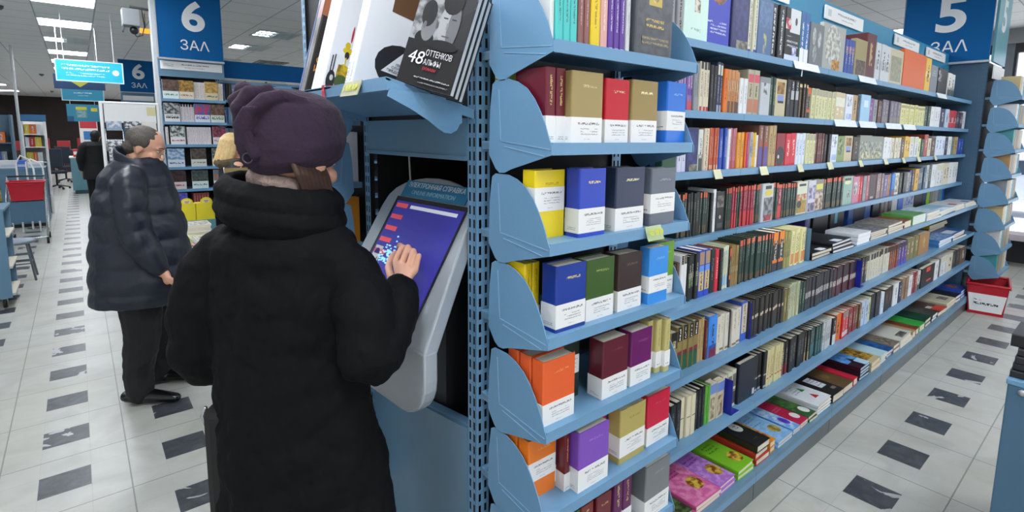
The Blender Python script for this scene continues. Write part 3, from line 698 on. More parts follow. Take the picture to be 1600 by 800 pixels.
MB().loft([((0, 0, 0), (0.05, 0, 0), (0, 0.05, 0)), ((0, 0, 0.3), (0.05, 0, 0), (0, 0.05, 0)), ((0, 0, 0.32), (0.03, 0, 0), (0, 0.03, 0))], mat('canister_grey', '5b5e63', 0.4, 0.4)).build('body', t_)
MB().loft([((0, 0, -0.62), (0.06, 0, 0), (0, 0.06, 0)), ((0, 0, 0), (0.06, 0, 0), (0, 0.06, 0))], BLACK).build('stand', t_)
# --- next bay along the left aisle, past the kiosk
nb = empty('aisle_shelf_unit', (PX, PY0 + KW + 0.66, 0), R(-90), 'blue bracketed book bay just past the information terminal', 'shelving unit')
mb = MB(); slotted(mb, (0.0, 0, 0), (1, 0, 0), 0.045, 0.0, 2.4); mb.box(0.002, 0.003, 0, 0.043, 0.02, 2.4, DARK); mb.build('slotted_post', nb)
MB().box(0.046, 0.012, 0.0, 0.64, 0.02, 2.4, mat('back_sheet_shade', '12161b', 0.6)).build('back_panel', nb)
NZ = [1.74, 1.50, 1.26, 1.02, 0.78, 0.54, 0.3]
for z in NZ:
    s = shelf_board(nb, 0.012, 0.645, z, 0.27, back=-0.006, lip=0.03)
    bracket(s, 0.008, z - 0.015, 1, 0.272); bracket(s, 0.65, z - 0.015, -1, 0.272)
# --- the long book wall: six bays
XS = [1.476, 2.304, 3.207, 4.11, 5.01, 5.91, 6.79]
ROWN = ['first', 'second', 'third', 'fourth', 'fifth', 'sixth']
BACKM = mat('long_back_sheet_shade', '10141a', 0.6)  # shade at the back of the long shelves, painted into the sheet
for i in range(6):
    x0, x1 = XS[i], XS[i + 1]; w = x1 - x0
    u = empty('book_wall_bay', (x0, 1.47, 0), 0, '%s bay of the long blue book wall, counted from the end unit' % ROWN[i], 'shelving unit')
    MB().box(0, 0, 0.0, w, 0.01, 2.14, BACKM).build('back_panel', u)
    MB().box(0, 0.0, 2.14, w, 0.012, 2.42, mat('cream_rail', 'c9c2b2', 0.6)).build('top_rail', u)
    p = MB(); slotted(p, (0.002, -0.004, 0), (1, 0, 0), 0.03, 0.16, 2.35, mat('long_upright', '2a3a48', 0.5)); p.build('upright', u)
    for nm, z, yf, ys, segs in LONG_SHELVES:
        tk = []
        if nm == 'third': tk = [(0.12 + 0.09 * (i % 2), 0.075, 'd6d6b0'), (0.62, 0.06, 'd6d6b0')] if i < 5 else []
        if nm == 'second' and i in (2, 3): tk = [(0.3, 0.34, 'dfe7ea'), (0.68, 0.3, 'dfe7ea')]
        if nm == 'top' and i in (1, 2, 4): tk = [(0.6, 0.3, 'dfe7ea')]
        shelf_board(u, 0.001, w - 0.001, z, 1.47 - yf, back=-0.004, lip=0.03, ticket=tk)
    t = MB(); t.box(0.001, -0.455, 0.13, w - 0.001, -0.005, 0.15, PANELBLUE); t.box(0.001, -0.455, 0.098, w - 0.001, -0.445, 0.13, BLUE)
    t.build('base_tray', u)
    MB().box(0.002, -0.447, 0.0, w - 0.002, -0.43, 0.098, mat('plinth_grey', '5d666b', 0.3, 0.2)).build('plinth', u)
    cz = MB(); cz.box(0.0, -0.075, 2.375, w, -0.06, 2.53, mat('valance_blue', '2f8cb4', 0.3)); cz.box(0.0, -0.06, 2.375, w, 0.0, 2.38, PANELBLUE)
    cz.build('valance', u)
for k, (x, w) in enumerate(((2.95, 0.3), (3.93, 0.66), (5.3, 0.66), (6.2, 0.66))):
    e = empty('category_sign', (x, 1.388, 2.47), 0, ('white category sign partly cut off on the blue valance', 'white category sign on the valance over the third bay', 'white category sign on the valance over the fifth bay', 'white category sign on the valance beside the hall five sign')[k], 'sign')
    MB().box(-w / 2, -0.008, -0.045, w / 2, 0, 0.035, WHITE).build('board', e)
    bm = BookMesh(); deco(bm, lambda u, v, l: (-w / 2 + u * w, -0.0085 - l, -0.045 + v * 0.08), w, 0.08, [('t', 0.3, 0.45, 0.8, 0.8, 'eef0f0', '8d9297', 0.028), ('t', 0.4, 0.2, 0.7, 0.38, 'eef0f0', 'a5a9ad', 0.014), ('r', 0.06, 0.25, 0.14, 0.75, 'c9d0d4', 0)])
    link('print', bm.mesh('print'), e)

# --- hall signs and the columns that carry them
def hall_sign(loc, right, w, h, digit, label, cap):
    rt = Vector(right); nrm = rt.cross(Vector((0, 0, 1))); rz = math.atan2(rt.y, rt.x)
    e = empty('hall_sign', loc, rz, label, 'sign')
    MB().box(0, -0.03, 0, w, 0, h, SIGNBLUE).build('board', e)
    f = MB(); f.box(-0.008, -0.034, -0.02, w + 0.008, 0.0, 0.0, SILVER); f.box(-0.008, -0.034, 0.0, 0.0, 0.0, h, SILVER)
    f.build('edge_strip', e)
    L = Vector(loc)
    def at(u, z): return L + rt * u + nrm * 0.031 + Vector((0, 0, z))
    text(digit, cap, at(w * 0.55, h * 0.62), rt, (0, 0, 1), SIGNWHITE, 'numeral', e, cap * 0.72, ext=0.001, bold=0.012)
    text('ЗАΛ', cap * 0.34, at(w * 0.55, h * 0.2), rt, (0, 0, 1), SIGNWHITE, 'word', e, cap * 0.9, ext=0.001, bold=0.0)
    return e
hall_sign((0.73, 6.8, 2.46), (1, 0, 0), 0.60, 0.70, '6', 'large blue hall six sign above the far end unit', 0.30)
hall_sign((0.76, 13.6, 2.48), (1, 0, 0), 0.58, 0.64, '6', 'smaller-looking hall six sign farther down the long aisle', 0.29)
hall_sign((6.76, 1.80, 2.45), (0, -1, 0), 0.71, 0.72, '5', 'large blue hall five sign at the far end of the book wall', 0.33)
ec = empty('end_column', (6.8, 1.1, 0), 0, 'blue-grey slotted end panel below the hall five sign', 'shelving unit')
MB().box(0.0, 0.0, 0.0, 0.03, 0.75, 2.44, mat('end_panel_shade_blue', '3f607b', 0.42)).build('side_panel', ec)  # darker copy of the blue: shade painted on this side
mb = MB(); slotted(mb, (-0.002, 0.045, 0), (0, -1, 0), 0.045, 0, 2.44, mat('end_post_shade_blue', '456680', 0.42)); slotted(mb, (0, 0, 0), (1, 0, 0), 0.045, 0, 2.44); mb.build('slotted_post', ec)  # only the side face takes the shaded blue, the aisle face the plain one
MB().box(0.03, 0.012, 0, 0.62, 0.02, 2.44, mat('back_sheet_shade', '12161b', 0.6)).build('back_panel', ec)
FZ = [2.10, 1.84, 1.60, 1.36, 1.11, 0.86, 0.62, 0.38]
for z in FZ:
    s = shelf_board(ec, 0.012, 0.6, z, 0.27, back=-0.006, lip=0.03)
    bracket(s, 0.008, z - 0.015, 1, 0.272); bracket(s, 0.606, z - 0.015, -1, 0.272)
es = empty('end_sign', (6.83, 1.09, 2.44), 0, 'narrow teal sign on the aisle side of the end column, seen edge on', 'sign')
MB().box(0, -0.02, 0, 0.6, 0, 0.73, mat('teal_sign', '6aa6b4', 0.3)).build('board', es)
text('5', 0.3, (7.13, 1.069, 2.88), (1, 0, 0), (0, 0, 1), SIGNWHITE, 'numeral', es, 0.2, ext=0.001, bold=0.01)
MB().box(0.02, -0.03, -0.16, 0.55, -0.02, -0.03, WHITE).build('category_plate', es)
# ------------------------------------------------------------------ books on the long wall: kind, number, from x, to x, height (metres)
K = {}
def sp(key, desc, cover, *bands, ink=None, txt=(0.3, 0.8)):
    it = [('r', 0, a, 1, b, c, 0) for a, b, c in bands]
    if txt:
        base = cover
        for a, b, c in bands:
            if a <= txt[0] and b >= txt[1]: base = c
        it.append(('s', 0.18, txt[0], 0.82, txt[1], base, ink or ('3a3a3a' if light(base) else 'cfc9b6')))
    K[key] = (desc, cover, 'S', it)
def fc(key, desc, cover, *items):
    K[key] = (desc, cover, 'F', list(items))
T = lambda u0, v0, u1, v1, base, ink, h=0.02: ('t', u0, v0, u1, v1, base, ink, h)
Pc = lambda u0, v0, u1, v1, a, b: ('p', u0, v0, u1, v1, a, b)
sp('bwpat', 'black and white patterned spine', '8d8e8e', ink='1b1b1b', txt=(0.02, 0.98))
fc('mint', 'pale mint green book with a small portrait', 'cfeade', T(.15, .62, .85, .95, 'cfeade', '8a8f86', .03), Pc(.42, .4, .66, .58, 'd9d5c4', '5b3a34'), T(.3, .1, .7, .2, 'cfeade', '9fb8ac'))
fc('ultra', 'ultramarine book with an oval painting', '2f3db2', ('d', .12, .55, .85, .93, '5a4a33', 'b0603a'), ('r', .0, .3, .3, .32, 'b9c4e8', 0), T(.15, .15, .85, .34, '2f3db2', 'c7c9d8', .016))
fc('navyf', 'navy latticed book beside a stone corner', '1d2257', Pc(.1, .1, .9, .9, '1d2257', '2c3376'), Pc(.3, 0, .98, .16, '8d8b7c', '55513f'))
sp('creamblue', 'cream spine speckled with blue', 'd8d6bd', (0, .06, '2a3f8c'), ink='33406a', txt=(.1, .95))
fc('slatef', 'slate blue book with a gilt sprig', '4d6a92', Pc(.05, .5, .95, .95, '4d6a92', '5d7ba5'), Pc(.4, .04, .62, .4, '4d6a92', 'b9b27a'))
sp('blkwht', 'black spine with white lettering', '16181c', ink='cfd3d6', txt=(.08, .92))
fc('bwman', 'black and white book with a figure', '1d1e20', ('r', .3, .55, 1, 1, 'd8dadd', 0), ('e', .62, .7, .78, .85, '3a3a3c', 0), Pc(.0, .6, .35, .8, 'dcdcdc', 'b02030'), T(.1, .25, .9, .5, '1d1e20', 'c9ccd0', .022), ('r', .0, .0, 1, .12, 'cfd8ea', 0), Pc(.5, .12, .8, .3, '2b46b0', 'd5dbe8'))
sp('greenblue', 'green and blue spine with a white foot', '2f7f5a', (.0, .3, 'eef0f2'), (.3, 1, '2f62a8'), ink='dfe6ee')
fc('greybust', 'grey book with two pale busts', '70767a', ('d', .15, .5, .4, .9, 'c3c8ca', '9aa0a2'), ('d', .55, .45, .8, .85, 'bfc4c6', '8c9294'), ('d', .2, .1, .5, .5, 'a9aeb0', '7d8386'))
fc('arch', 'pale grey book with a stone arch', 'a7aaa4', ('d', .1, .1, .8, 1, 'd1d2c8', '8e918a'), Pc(.45, .02, .8, .25, 'd79b3c', '8a5a2c'))
sp('blueor', 'blue and orange leaning spine', '2b4a9c', (.6, .8, 'b0713e'))
fc('tanf', 'tan book with a dark photograph', '9b8f63', Pc(.1, .05, .95, .45, '6b5a4a', '3c332c'))
sp('maroon', 'dark maroon spine', '5b2024', ink='b99a6a')
sp('silver', 'silver white spine', 'c9cdd0', (.3, .55, '8f969b'))
fc('beigef', 'beige book with a soft picture', 'c7bea2', Pc(.1, .1, .9, .8, 'a99a73', '7d8f83'))
fc('orangef', 'large plain orange book', 'd8621f', T(.3, .8, .7, .86, 'd8621f', 'c85818'))
sp('yellow', 'bright yellow spine', 'e3b83a', (.45, .6, 'efe6c4'))
fc('greyf', 'mid grey book', '7b8289', T(.2, .6, .8, .85, '7b8289', 'a9afb4'))
fc('blackbox', 'black boxed book with a white motif', '17191b', Pc(.0, .5, .3, .9, '17191b', 'b9bdbd'))
sp('whtblk', 'white spine with a dark foot', 'd9dad4', (0, .4, '3b4440'))
sp('lime', 'lime yellow spine', 'c3d84c', ink='5b6b1c')
sp('purpat', 'purple and pink striped spine', '8a6aa0', (0, .18, 'd9433f'), (.3, .42, '5b35a0'), ink='e7d9ea', txt=(.45, .95))
sp('grey', 'plain grey spine', '8d9296')
sp('blkcream', 'cream spine with a dark edge', 'd9cfb4', (.0, .1, 'b8283a'), (.85, 1, '2a2c2e'))
sp('black', 'plain black spine', '131417', ink='6b6f74')
sp('navywht', 'navy spine with pale figures', '2c3550', (.75, .95, 'cfcdb9'), (0, .15, '9aa3b5'), ink='b9c0cf', txt=(.2, .7))
sp('orange', 'orange spine', 'e0701f')
sp('tanor', 'tan spine with a dark foot', 'c58a55', (0, .28, '5b4234'), (.5, .75, 'dcc3a0'))
sp('white', 'plain white spine', 'e3e5e7', ink='9aa0a6')
sp('khakipink', 'khaki spine with a pink patch', 'b3ae93', (.72, .9, 'd4586c'), (.05, .35, 'bd7a5c'), ink='6a5a48', txt=(.4, .68))
fc('silverf', 'silver grey book with an ornament', 'bcc1c5', Pc(.3, .55, .7, .85, 'c9cdd0', '4a4e52'), ('r', 0, .85, 1, 1, '888d90', 0))
sp('dkgreen', 'dark green spine', '1f3d33', ink='9fb08a')
fc('tanpic', 'buff book with a framed blue picture', 'c9bd97', Pc(.15, .6, .85, .92, 'b88a3f', '6b4a2c'), ('r', .2, .42, .8, .58, '8196cf', 0), ('r', .25, .36, .8, .42, '202225', 0))
sp('blktxt', 'black spine with big white letters', '1a1b20', (.48, .72, 'b9babd'), ink='dfe0e2', txt=(.74, .95))
sp('blkdot', 'black spine with tan dots', '191716', (.88, .97, 'd8c98a'), ink='b48a5c', txt=(.05, .8))
sp('blkor', 'black spine with an orange top', '1c1a19', (.72, 1, 'e8621e'), (.2, .3, 'd86a2a'))
sp('creamgt', 'cream spine with a grey top', 'd9d7a6', (.78, .98, 'a9a68f'), ink='8d8a62', txt=(.1, .7))
sp('beigelab', 'beige spine with a white label', 'cdbf9a', (.5, .82, 'e1e4cf'), ink='efe8d2', txt=(.2, .45))
fc('wbluef', 'white book with a blue and grey picture', 'dde5f0', Pc(.15, .55, .85, .92, '8b8f9f', 'e6ebf2'), Pc(.15, .08, .9, .28, '8ba3d4', 'c3d0ea'))
sp('tan', 'tan spine', 'b79a68')
fc('paleblue', 'pale blue boxed book', '9cc6e4', ('r', .3, .55, .8, .8, 'd2e8f3', 0))
sp('purple', 'purple spine', '7a4a86')
sp('brown', 'brown spine', '5b4030')
sp('floral', 'dusky spine of a flowered set', '6b6478', (.06, .3, '7d7a70'), ink='a89f86', txt=(.35, .9))
sp('creamyel', 'cream yellow spine', 'd9d694', (.8, .92, 'a39a72'), ink='8d8a5a', txt=(.15, .7))
sp('navy', 'navy blue spine', '1f2a52')
sp('palebl', 'pale blue spine', 'b9cbe0')
sp('redpat', 'red spine with white and black figures', 'c43034', (.3, .6, 'c9c3c0'), ink='2c2a3a', txt=(.32, .9))
sp('plum', 'dark plum spine', '463446', (.35, .6, '6f83a0'))
fc('dkgreenf', 'dark green book with a gilt crest', '1d4a35', Pc(.3, .45, .7, .7, '1d4a35', '98a56a'))
sp('lilac', 'lilac white spine', 'cfcfe4')
fc('navyf2', 'navy book', '232a86')
sp('creampat', 'cream speckled spine', 'd6c7ae', ink='8a7458', txt=(.03, .97))
sp('rust', 'rust orange spine', 'b9532f', (.02, .12, 'd9b9a0'), ink='e3c9a8')
sp('blue', 'strong blue spine', '1f48a8', ink='b9c9ea')
sp('pink', 'dusty pink spine', 'c47a86', (0, .2, 'b8485a'))
sp('yelor', 'amber spine', 'e09a2c')
sp('magenta', 'magenta spine', 'bb2a72')
sp('greylab', 'grey spine with a navy label', 'a9a6a8', (.4, .62, '2c3f9a'))
sp('brownpur', 'brown spine with a violet foot', '8a5f52', (0, .48, '54479a'), (.5, .6, 'a9503a'), txt=(.62, .97), ink='c9a898')
fc('blackred', 'black and red book with a white spot', '8d1826', ('d', .0, -.0, 1, .6, '141416', '1f1d1d'), ('e', .2, .22, .4, .34, 'd5d2cf', 0))
sp('red', 'bright red spine', 'd21f36', ink='f0c9c0')
sp('wblue', 'white spine with blue type', 'd9e3f0', ink='5b79b4')
fc('greenpic', 'green book with an oval figure', '7f9a58', ('d', .2, .25, .85, .9, '9fae72', '4a4a38'))
fc('dkbrown2', 'dark brown book', '33241c')
sp('dkbrown', 'very dark brown spine', '33241c', ink='8a7258')
fc('greyfloral', 'grey green book covered in flowers', '8d9488', Pc(.04, .05, .96, .75, '5f6f74', 'b3b296'), Pc(.1, .05, .9, .35, '6f7a5c', 'd2cca8'))
sp('cream', 'plain cream spine', 'd8d2bb')
sp('whtpat', 'white spine with faint grey figures', 'dcdee0', (.7, .95, 'cfcfae'), ink='7d8288', txt=(.1, .65))
sp('limewht', 'pale lime spine', 'd3dca0')
sp('terra', 'terracotta spine', 'a9483c')
sp('greygr', 'grey green spine', '7d8d80')
sp('dkor', 'dark green spine with an orange top', '1f332c', (.87, 1, 'd9582f'), (.04, .22, '5b4a30'), ink='8fa79a', txt=(.5, .85))
sp('dkport', 'black green spine with a round portrait', '151a18', (.62, .8, '4d4f4a'), ink='6a726a', txt=(.3, .6))
sp('dkplain', 'blackish green spine', '1a2421', ink='6a7a70')
fc('blkport', 'black book with a small framed portrait', '121314', Pc(.1, .6, .9, .9, '77716a', '3a3532'), ('e', .4, .3, .6, .4, 'b9b9b6', 0), ('r', .2, .08, .8, .2, '3a4546', 0))
sp('crimson', 'crimson spine with an orange top', '8f1a3a', (.9, 1, 'd9582f'), (0, .38, 'cf3030'), ink='d9a9a0', txt=(.45, .86))
fc('silverport', 'silver white book with a grey statue', 'c9ced3', ('r', .25, .86, .8, .95, '2c2e30', 0), ('e', .2, .68, .9, .85, 'dccb4f', 0), Pc(.15, .12, .95, .64, '8d9399', '4a4f55'), Pc(.2, .02, .9, .18, '3a3d40', 'c43a3a'))
fc('battle', 'white book with a green and orange battle scene', 'd9dfc9', ('r', .2, .86, .85, .93, '222422', 0), Pc(.05, .4, .95, .62, 'c9532c', 'c4cda0'), Pc(.05, .04, .95, .42, '7f8f3a', 'c98a35'), ('d', .05, .2, .5, .42, '2a2c22', '3c3a2a'))
fc('purppic', 'white and violet picture book', 'd3d0dc', Pc(.05, .4, .95, .85, '6a5f8d', 'c9c6d9'), Pc(.05, .03, .95, .3, '8d86a6', '3b3748'))
fc('brownpic', 'brown battle picture book with a yellow label', '8f867a', ('r', .1, .68, .9, .86, 'dcd95a', 0), Pc(.03, .03, .97, .6, '7d4a36', 'd3c9b8'))
fc('tealpic', 'pale teal book with a small bird', '93b5a8', ('r', .1, .86, .8, .94, '2b2d2b', 0), ('e', .1, .72, .8, .85, 'dfe2a8', 0), Pc(.45, .2, .75, .5, 'a9c0b4', '3f3a38'))
fc('pinkpic', 'pink book with a pale figure', 'c77d92', ('d', .15, .3, .75, .85, 'd5cfd0', '55606a'))
fc('maroonf', 'blackish maroon box with a small label', '351420', ('r', .25, .04, .7, .13, 'a9a9a6', 0))
sp('mauve', 'mauve brown spine', '8a6f70')
sp('violet', 'greyish violet spine', '6a5c90')
sp('brownor', 'orange brown spine', 'a8702f')
sp('sky', 'sky blue spine with a maroon foot', '3b8be6', (0, .22, '7a1a3a'), (.2, .3, '28489a'))
fc('creampic', 'cream picture spine', 'd3cfb8', Pc(.1, .1, .9, .9, 'd3cfb8', '7d7a68'))
sp('greypat', 'grey mottled spine', '6f7073', ink='b0b0ac', txt=(.05, .95))
sp('mustard', 'mustard yellow spine', 'd3a02c')
sp('slate', 'slate blue spine', '33506a')
sp('greywht', 'pale grey spine', 'b9c0c3')
sp('whtcat', 'white spine below black type', 'e2e3e3', (.82, 1, '201f1d'), ink='c3b48a', txt=(.84, .98))
sp('dkpic', 'black spine with a green scene', '1b1d1c', (.3, .5, '3f7a3a'), (.5, .62, 'b9b9a0'))
sp('gogol', 'royal blue spine with a cream label', '2546b4', (.14, .55, 'd6bd86'), (.55, .68, '5f92e4'), (.7, .97, 'a88a68'), ink='5b4a3a', txt=(.16, .54))
sp('creamsky', 'cream and sky blue banded spine', 'd9dcc0', (.08, .35, '6aa7e0'), (.35, .42, 'd0dc8c'), (.5, .9, '9fb4b4'))
sp('tanmark', 'tan spine with white marks', '9a7f4a', (.36, .5, 'd9d2c0'))
sp('dkwide', 'bottle green set spine with an orange top', '17372f', (.88, 1, 'd9704a'), (.02, .16, '6a4426'), ink='a9c0b0', txt=(.6, .86))
sp('blkpatch', 'charcoal spine with an orange patch', '2b2c30', (.68, 1, 'f08a1c'), (.22, .3, 'ef7a22'))
sp('khaki', 'khaki spine', '9a9355', (.3, .45, '5b2f3c'))
sp('creamred', 'cream spine with red marks', 'e0dba0', (.05, .35, 'd98a4a'), ink='4a5a3a', txt=(.4, .9))
sp('tanblk', 'tan spine with a black head', '8d7a4a', (.6, 1, '1d1a17'))
sp('archgr', 'green footed spine with a black head', '8f7d48', (0, .38, '1f5a3a'), (.36, .45, '7a2438'), (.68, 1, '17130f'), ink='e6e2d9', txt=(.7, .96))
sp('creamdot', 'cream spine with a brown emblem', 'd9d3c2', (.04, .1, '8a6a4a'), ink='a9a08c', txt=(.5, .95))
sp('bluecream', 'blue edged cream spine', '3a62c4', (.2, .95, 'd0c8b4'), ink='8a7a5a', txt=(.22, .93))
sp('charcoal', 'charcoal brown spine with a white tick', '2e2a28', (.5, .58, 'c9b9a0'), ink='4a4440', txt=(.62, .95))
sp('olive', 'olive spine', '7d7440')
sp('creamgrn', 'grey green and cream spine', 'c3c4a0', (.5, .95, '9aa58a'))
sp('novel', 'dark spine with white letters in a row', '2a2631', (.38, .56, 'b9b4b4'), (.02, .2, '2f3a3a'), ink='2a2631', txt=(.39, .55))
sp('novelred', 'dark red spine with white letters in a row', '4d1f2c', (.38, .56, 'c3bcb8'), (.6, .95, '2b2a35'), ink='4d1f2c', txt=(.39, .55))
sp('chartan', 'charcoal spine with a tan band', '33302f', (.5, .62, 'b4936a'))
sp('creamblk', 'cream spine with a black head', 'd6d2c0', (.78, 1, '2a2724'), ink='a9a390', txt=(.1, .7))
sp('rustblk', 'rust and black spine', '8a4430', (.5, 1, '2b2220'), ink='d9a070')
sp('purpblk', 'violet and black spine', '5a3f9a', (.65, 1, '25202a'), (0, .12, '2e4fc0'))
sp('ochre', 'thick ochre brown spine', 'a87a3a', ink='c9a060')
sp('creamw', 'cream white spine with a black rule', 'ddd4b4', (.48, .5, '2a2a2a'), txt=None)
sp('green', 'leaf green spine', '5fae3c')
fc('blpic', 'cream and blue pictured book', 'd0c3a8', ('r', 0, .7, 1, .95, '6f8fd0', 0), Pc(.1, .05, .8, .6, 'cdbd9a', '7d6a4f'))
sp('arches', 'cream spine with black arches', 'd6d4c0', (.08, .42, '3a3835'), (.55, .9, '6a665a'), (.44, .47, '4a4840'), txt=None)
fc('inky', 'tall blue black box', '141b2e', ('r', .85, .05, .98, .2, 'cfd3d6', 0))
sp('blackdot', 'black spine with white dots', '0f0f11', (.36, .4, 'a9a9a9'), (.03, .09, 'a9a9a6'), txt=None)
sp('creamr', 'cream spine from a red ruled set', 'd8d09a', (.2, .24, 'c9502c'), ink='b0502c')
sp('maroonblk', 'maroon footed black spine', '241a1c', (0, .35, '8a1f2c'))
sp('blktan', 'black spine with a tan foot', '17161a', (0, .3, 'b09a68'))
sp('teal', 'teal black spine', '1f3f40', (.1, .5, '3f6f74'), ink='8aa89a', txt=(.55, .95))
sp('boxwht', 'black spine with a white foot', '1c1613', (0, .38, 'd9dcde'), txt=(.5, .9))
sp('redlab', 'red spine with a white label', 'd21c2c', (.08, .25, 'd9cfcf'), (.75, 1, '8a8480'))
sp('dkred', 'dark red spine', '8a1c24')
sp('browngr', 'brown and green spine', '6a4a30', (.3, .6, '7a7a4a'))
sp('inkblk', 'thick ink black spine', '12131d', ink='3a3f5a')
sp('blkbrn', 'black brown spine', '1d1613', ink='7a4a30')
sp('tanbr', 'tan and brown spine', '9a7a5c', (.35, .55, '5c3f30'))
fc('blkredf', 'black book with red marks', '121114', ('r', .35, .72, .65, .95, 'e0482c', 0), ('r', .4, .2, .75, .3, 'd9442c', 0))

LONG_NAME = {'top': 'top long shelf', 'second': 'second long shelf', 'third': 'third long shelf', 'fourth': 'fourth long shelf', 'fifth': 'fifth long shelf', 'sixth': 'sixth long shelf', 'seventh': 'seventh long shelf'}
USED = {}
def uniq(l):
    n = USED.get(l, 0); USED[l] = n + 1
    return l if n == 0 else None
def unique_label(cands):
    for c in cands:
        if c not in USED and 4 <= len(c.replace(',', '').split()) <= 16:
            USED[c] = 1
            return c
    raise ValueError(cands)

meshes = {}
for nm, z, yf, ys, segs in LONG_SHELVES:
    SG = []
    for t in segs.split(';'):
        k, n, a, b_, h = t.split()
        SG.append((k, int(n), float(a), min(6.75, float(b_)), float(h)))
    SG = [s for s in SG if s[3] - s[2] > 0.008]
    count = 0
    for si, (k, n, xa, xb, h) in enumerate(SG):
        desc, cover, typ, items = K[k]
        prev = K[SG[si - 1][0]][0] if si else None
        w = (xb - xa) / n
        for j in range(n):
            count += 1
            t = w * rng.uniform(0.93, 0.98) - 0.0008
            hh = h + rng.uniform(-0.003, 0.003)
            dy = rng.uniform(-0.004, 0.006)
            xm = xa + (j + 0.5) * w
            if typ == 'S':
                me = book_mesh('spine_book', t, 0.13, hh, cover, items)
                o = stand_book(me, 'thick_hardback' if t > 0.028 else 'hardback_book' if t > 0.019 else 'slim_volume' if t > 0.0145 else 'paperback_book', (xm, ys + dy, z), rng.uniform(-0.012, 0.012), rng.uniform(-0.012, 0.012))
            else:
                th = rng.uniform(0.022, 0.034)
                me = book_mesh('face_book', th, t, hh, cover, (), items)
                o = stand_book(me, 'display_book', (xm - t / 2, ys + th / 2 + dy, z), R(-90), 0.0)
            where = 'on the ' + LONG_NAME[nm]
            short = ' '.join((prev or 'end unit').replace('plain ', '').split()[:3])
            if n == 1:
                c = ['%s %s' % (desc, where), '%s %s, after the %s' % (desc, where, short)]
            else:
                c = ['%s of %s: %s %s' % (ORD[j], NUM[n], desc, where), '%s of %s: %s, %s, after %s' % (ORD[j], NUM[n], desc, LONG_NAME[nm], short)]
                if n == 2: c = [('nearer' if j == 0 else 'farther') + ' of two: %s %s' % (desc, where)] + c
            nth = ORD[count - 1] if count <= 20 else 'twenty thirty forty fifty sixty seventy eighty ninety'.split()[count // 10 - 2] + ('-' + ORD[count % 10 - 1] if count % 10 else '')
            c += ['%s, %s book along the %s' % (desc, nth, LONG_NAME[nm])]
            g = None
            if n > 1: g = '%s set on the %s' % (' '.join(desc.split()[:3]), LONG_NAME[nm])
            tag(o, unique_label(c), 'book', g)
# ------------------------------------------------------------------ pocket hardbacks on the near end unit
def place_book(me, name, P, x, z, label, group=None, cat='book'):
    """x = direction the front cover faces, z = up the spine; P = middle of the foot of the spine"""
    pm = None
    if isinstance(me, tuple): me, pm = me
    o = link(name, me)
    x = Vector(x).normalized(); z = Vector(z); z = (z - x * z.dot(x)).normalized(); y = z.cross(x)
    o.matrix_world = Matrix(((x.x, y.x, z.x, P[0]), (x.y, y.y, z.y, P[1]), (x.z, y.z, z.z, P[2]), (0, 0, 0, 1)))
    tag(o, label, cat, group)
    if pm: link('page_block', pm, o)
    return o

def band_of(parent, t, d, h, v0, v1, fdeco=()):
    """the paper band wrapped round a hardback: its own thin shell"""
    bm = BookMesh(); e = 0.0007
    ring = [(-t / 2 - e, d), (-t / 2 - e, -e), (t / 2 + e, -e), (t / 2 + e, d)]
    ri = [(t / 2, d), (t / 2, 0), (-t / 2, 0), (-t / 2, d)]
    r = ring + ri
    for i in range(8):
        a, c = r[i], r[(i + 1) % 8]
        bm.face([(a[0], a[1], v0 * h), (c[0], c[1], v0 * h), (c[0], c[1], v1 * h), (a[0], a[1], v1 * h)], 'e9e9e6', 0.5)
    for z in (v0 * h, v1 * h):
        bm.face([(r[i][0], r[i][1], z) for i in (0, 1, 6, 7)], 'e9e9e6', .5); bm.face([(r[i][0], r[i][1], z) for i in (1, 2, 5, 6)], 'e9e9e6', .5); bm.face([(r[i][0], r[i][1], z) for i in (2, 3, 4, 5)], 'e9e9e6', .5)
    H = (v1 - v0) * h
    deco(bm, lambda u, v, l: (t / 2 + e + l, u * d, v0 * h + v * H), d, H, [('t', .2, .66, .9, .84, 'e9e9e6', '77777a', .011), ('t', .28, .28, .85, .6, 'e9e9e6', 'a3a3a6', .0058), ('t', .4, .1, .6, .17, 'e9e9e6', 'b5b5b8', .005)])
    deco(bm, lambda u, v, l: (-t / 2 + u * t, -e - l, v0 * h + v * H), t, H, [('t', .2, .1, .8, .25, 'e9e9e6', '8d8d90', .006)])
    return link('paper_band', bm.mesh('paper_band'), parent)

GILT = 'b9a468'
def pocket(x0, x1, z, yf, h, cover, belt, label, t=0.036, ink=GILT, rzj=0.0, group=None, kind='F', spine_ink=None):
    if kind == 'F':
        d = x1 - x0
        me = book_mesh('pocket_book', t, d, h, cover, [], [('t', .34, .76, .8, .84, cover, ink, .014)], split=True, rough=0.3)
        o = stand_book(me, 'pocket_hardback', (x0, yf + t / 2, z), R(-90) + rzj, 0, label, 'book', group)
        if belt: band_of(o, t, d, h, *belt)
    else:
        t = x1 - x0
        me = book_mesh('pocket_book', t - 0.001, 0.115, h, cover, [('s', .2, .5, .8, .9, cover, spine_ink or ink)], split=True, rough=0.3)
        o = stand_book(me, 'pocket_hardback', ((x0 + x1) / 2, yf, z), rzj, 0, label, 'book', group)
        if belt: band_of(o, t - 0.001, 0.115, h, *belt)
    return o
LOW, MID = (0.0, 0.36), (0.33, 0.68)
def es_name(i): return ('top', 'second', 'third', 'fourth', 'fifth', 'sixth', 'lowest visible')[i] + ' end-unit shelf'
e = lambda i: EZ[i - 1]
def on(i, s): return '%s on the %s' % (s, es_name(i - 1))
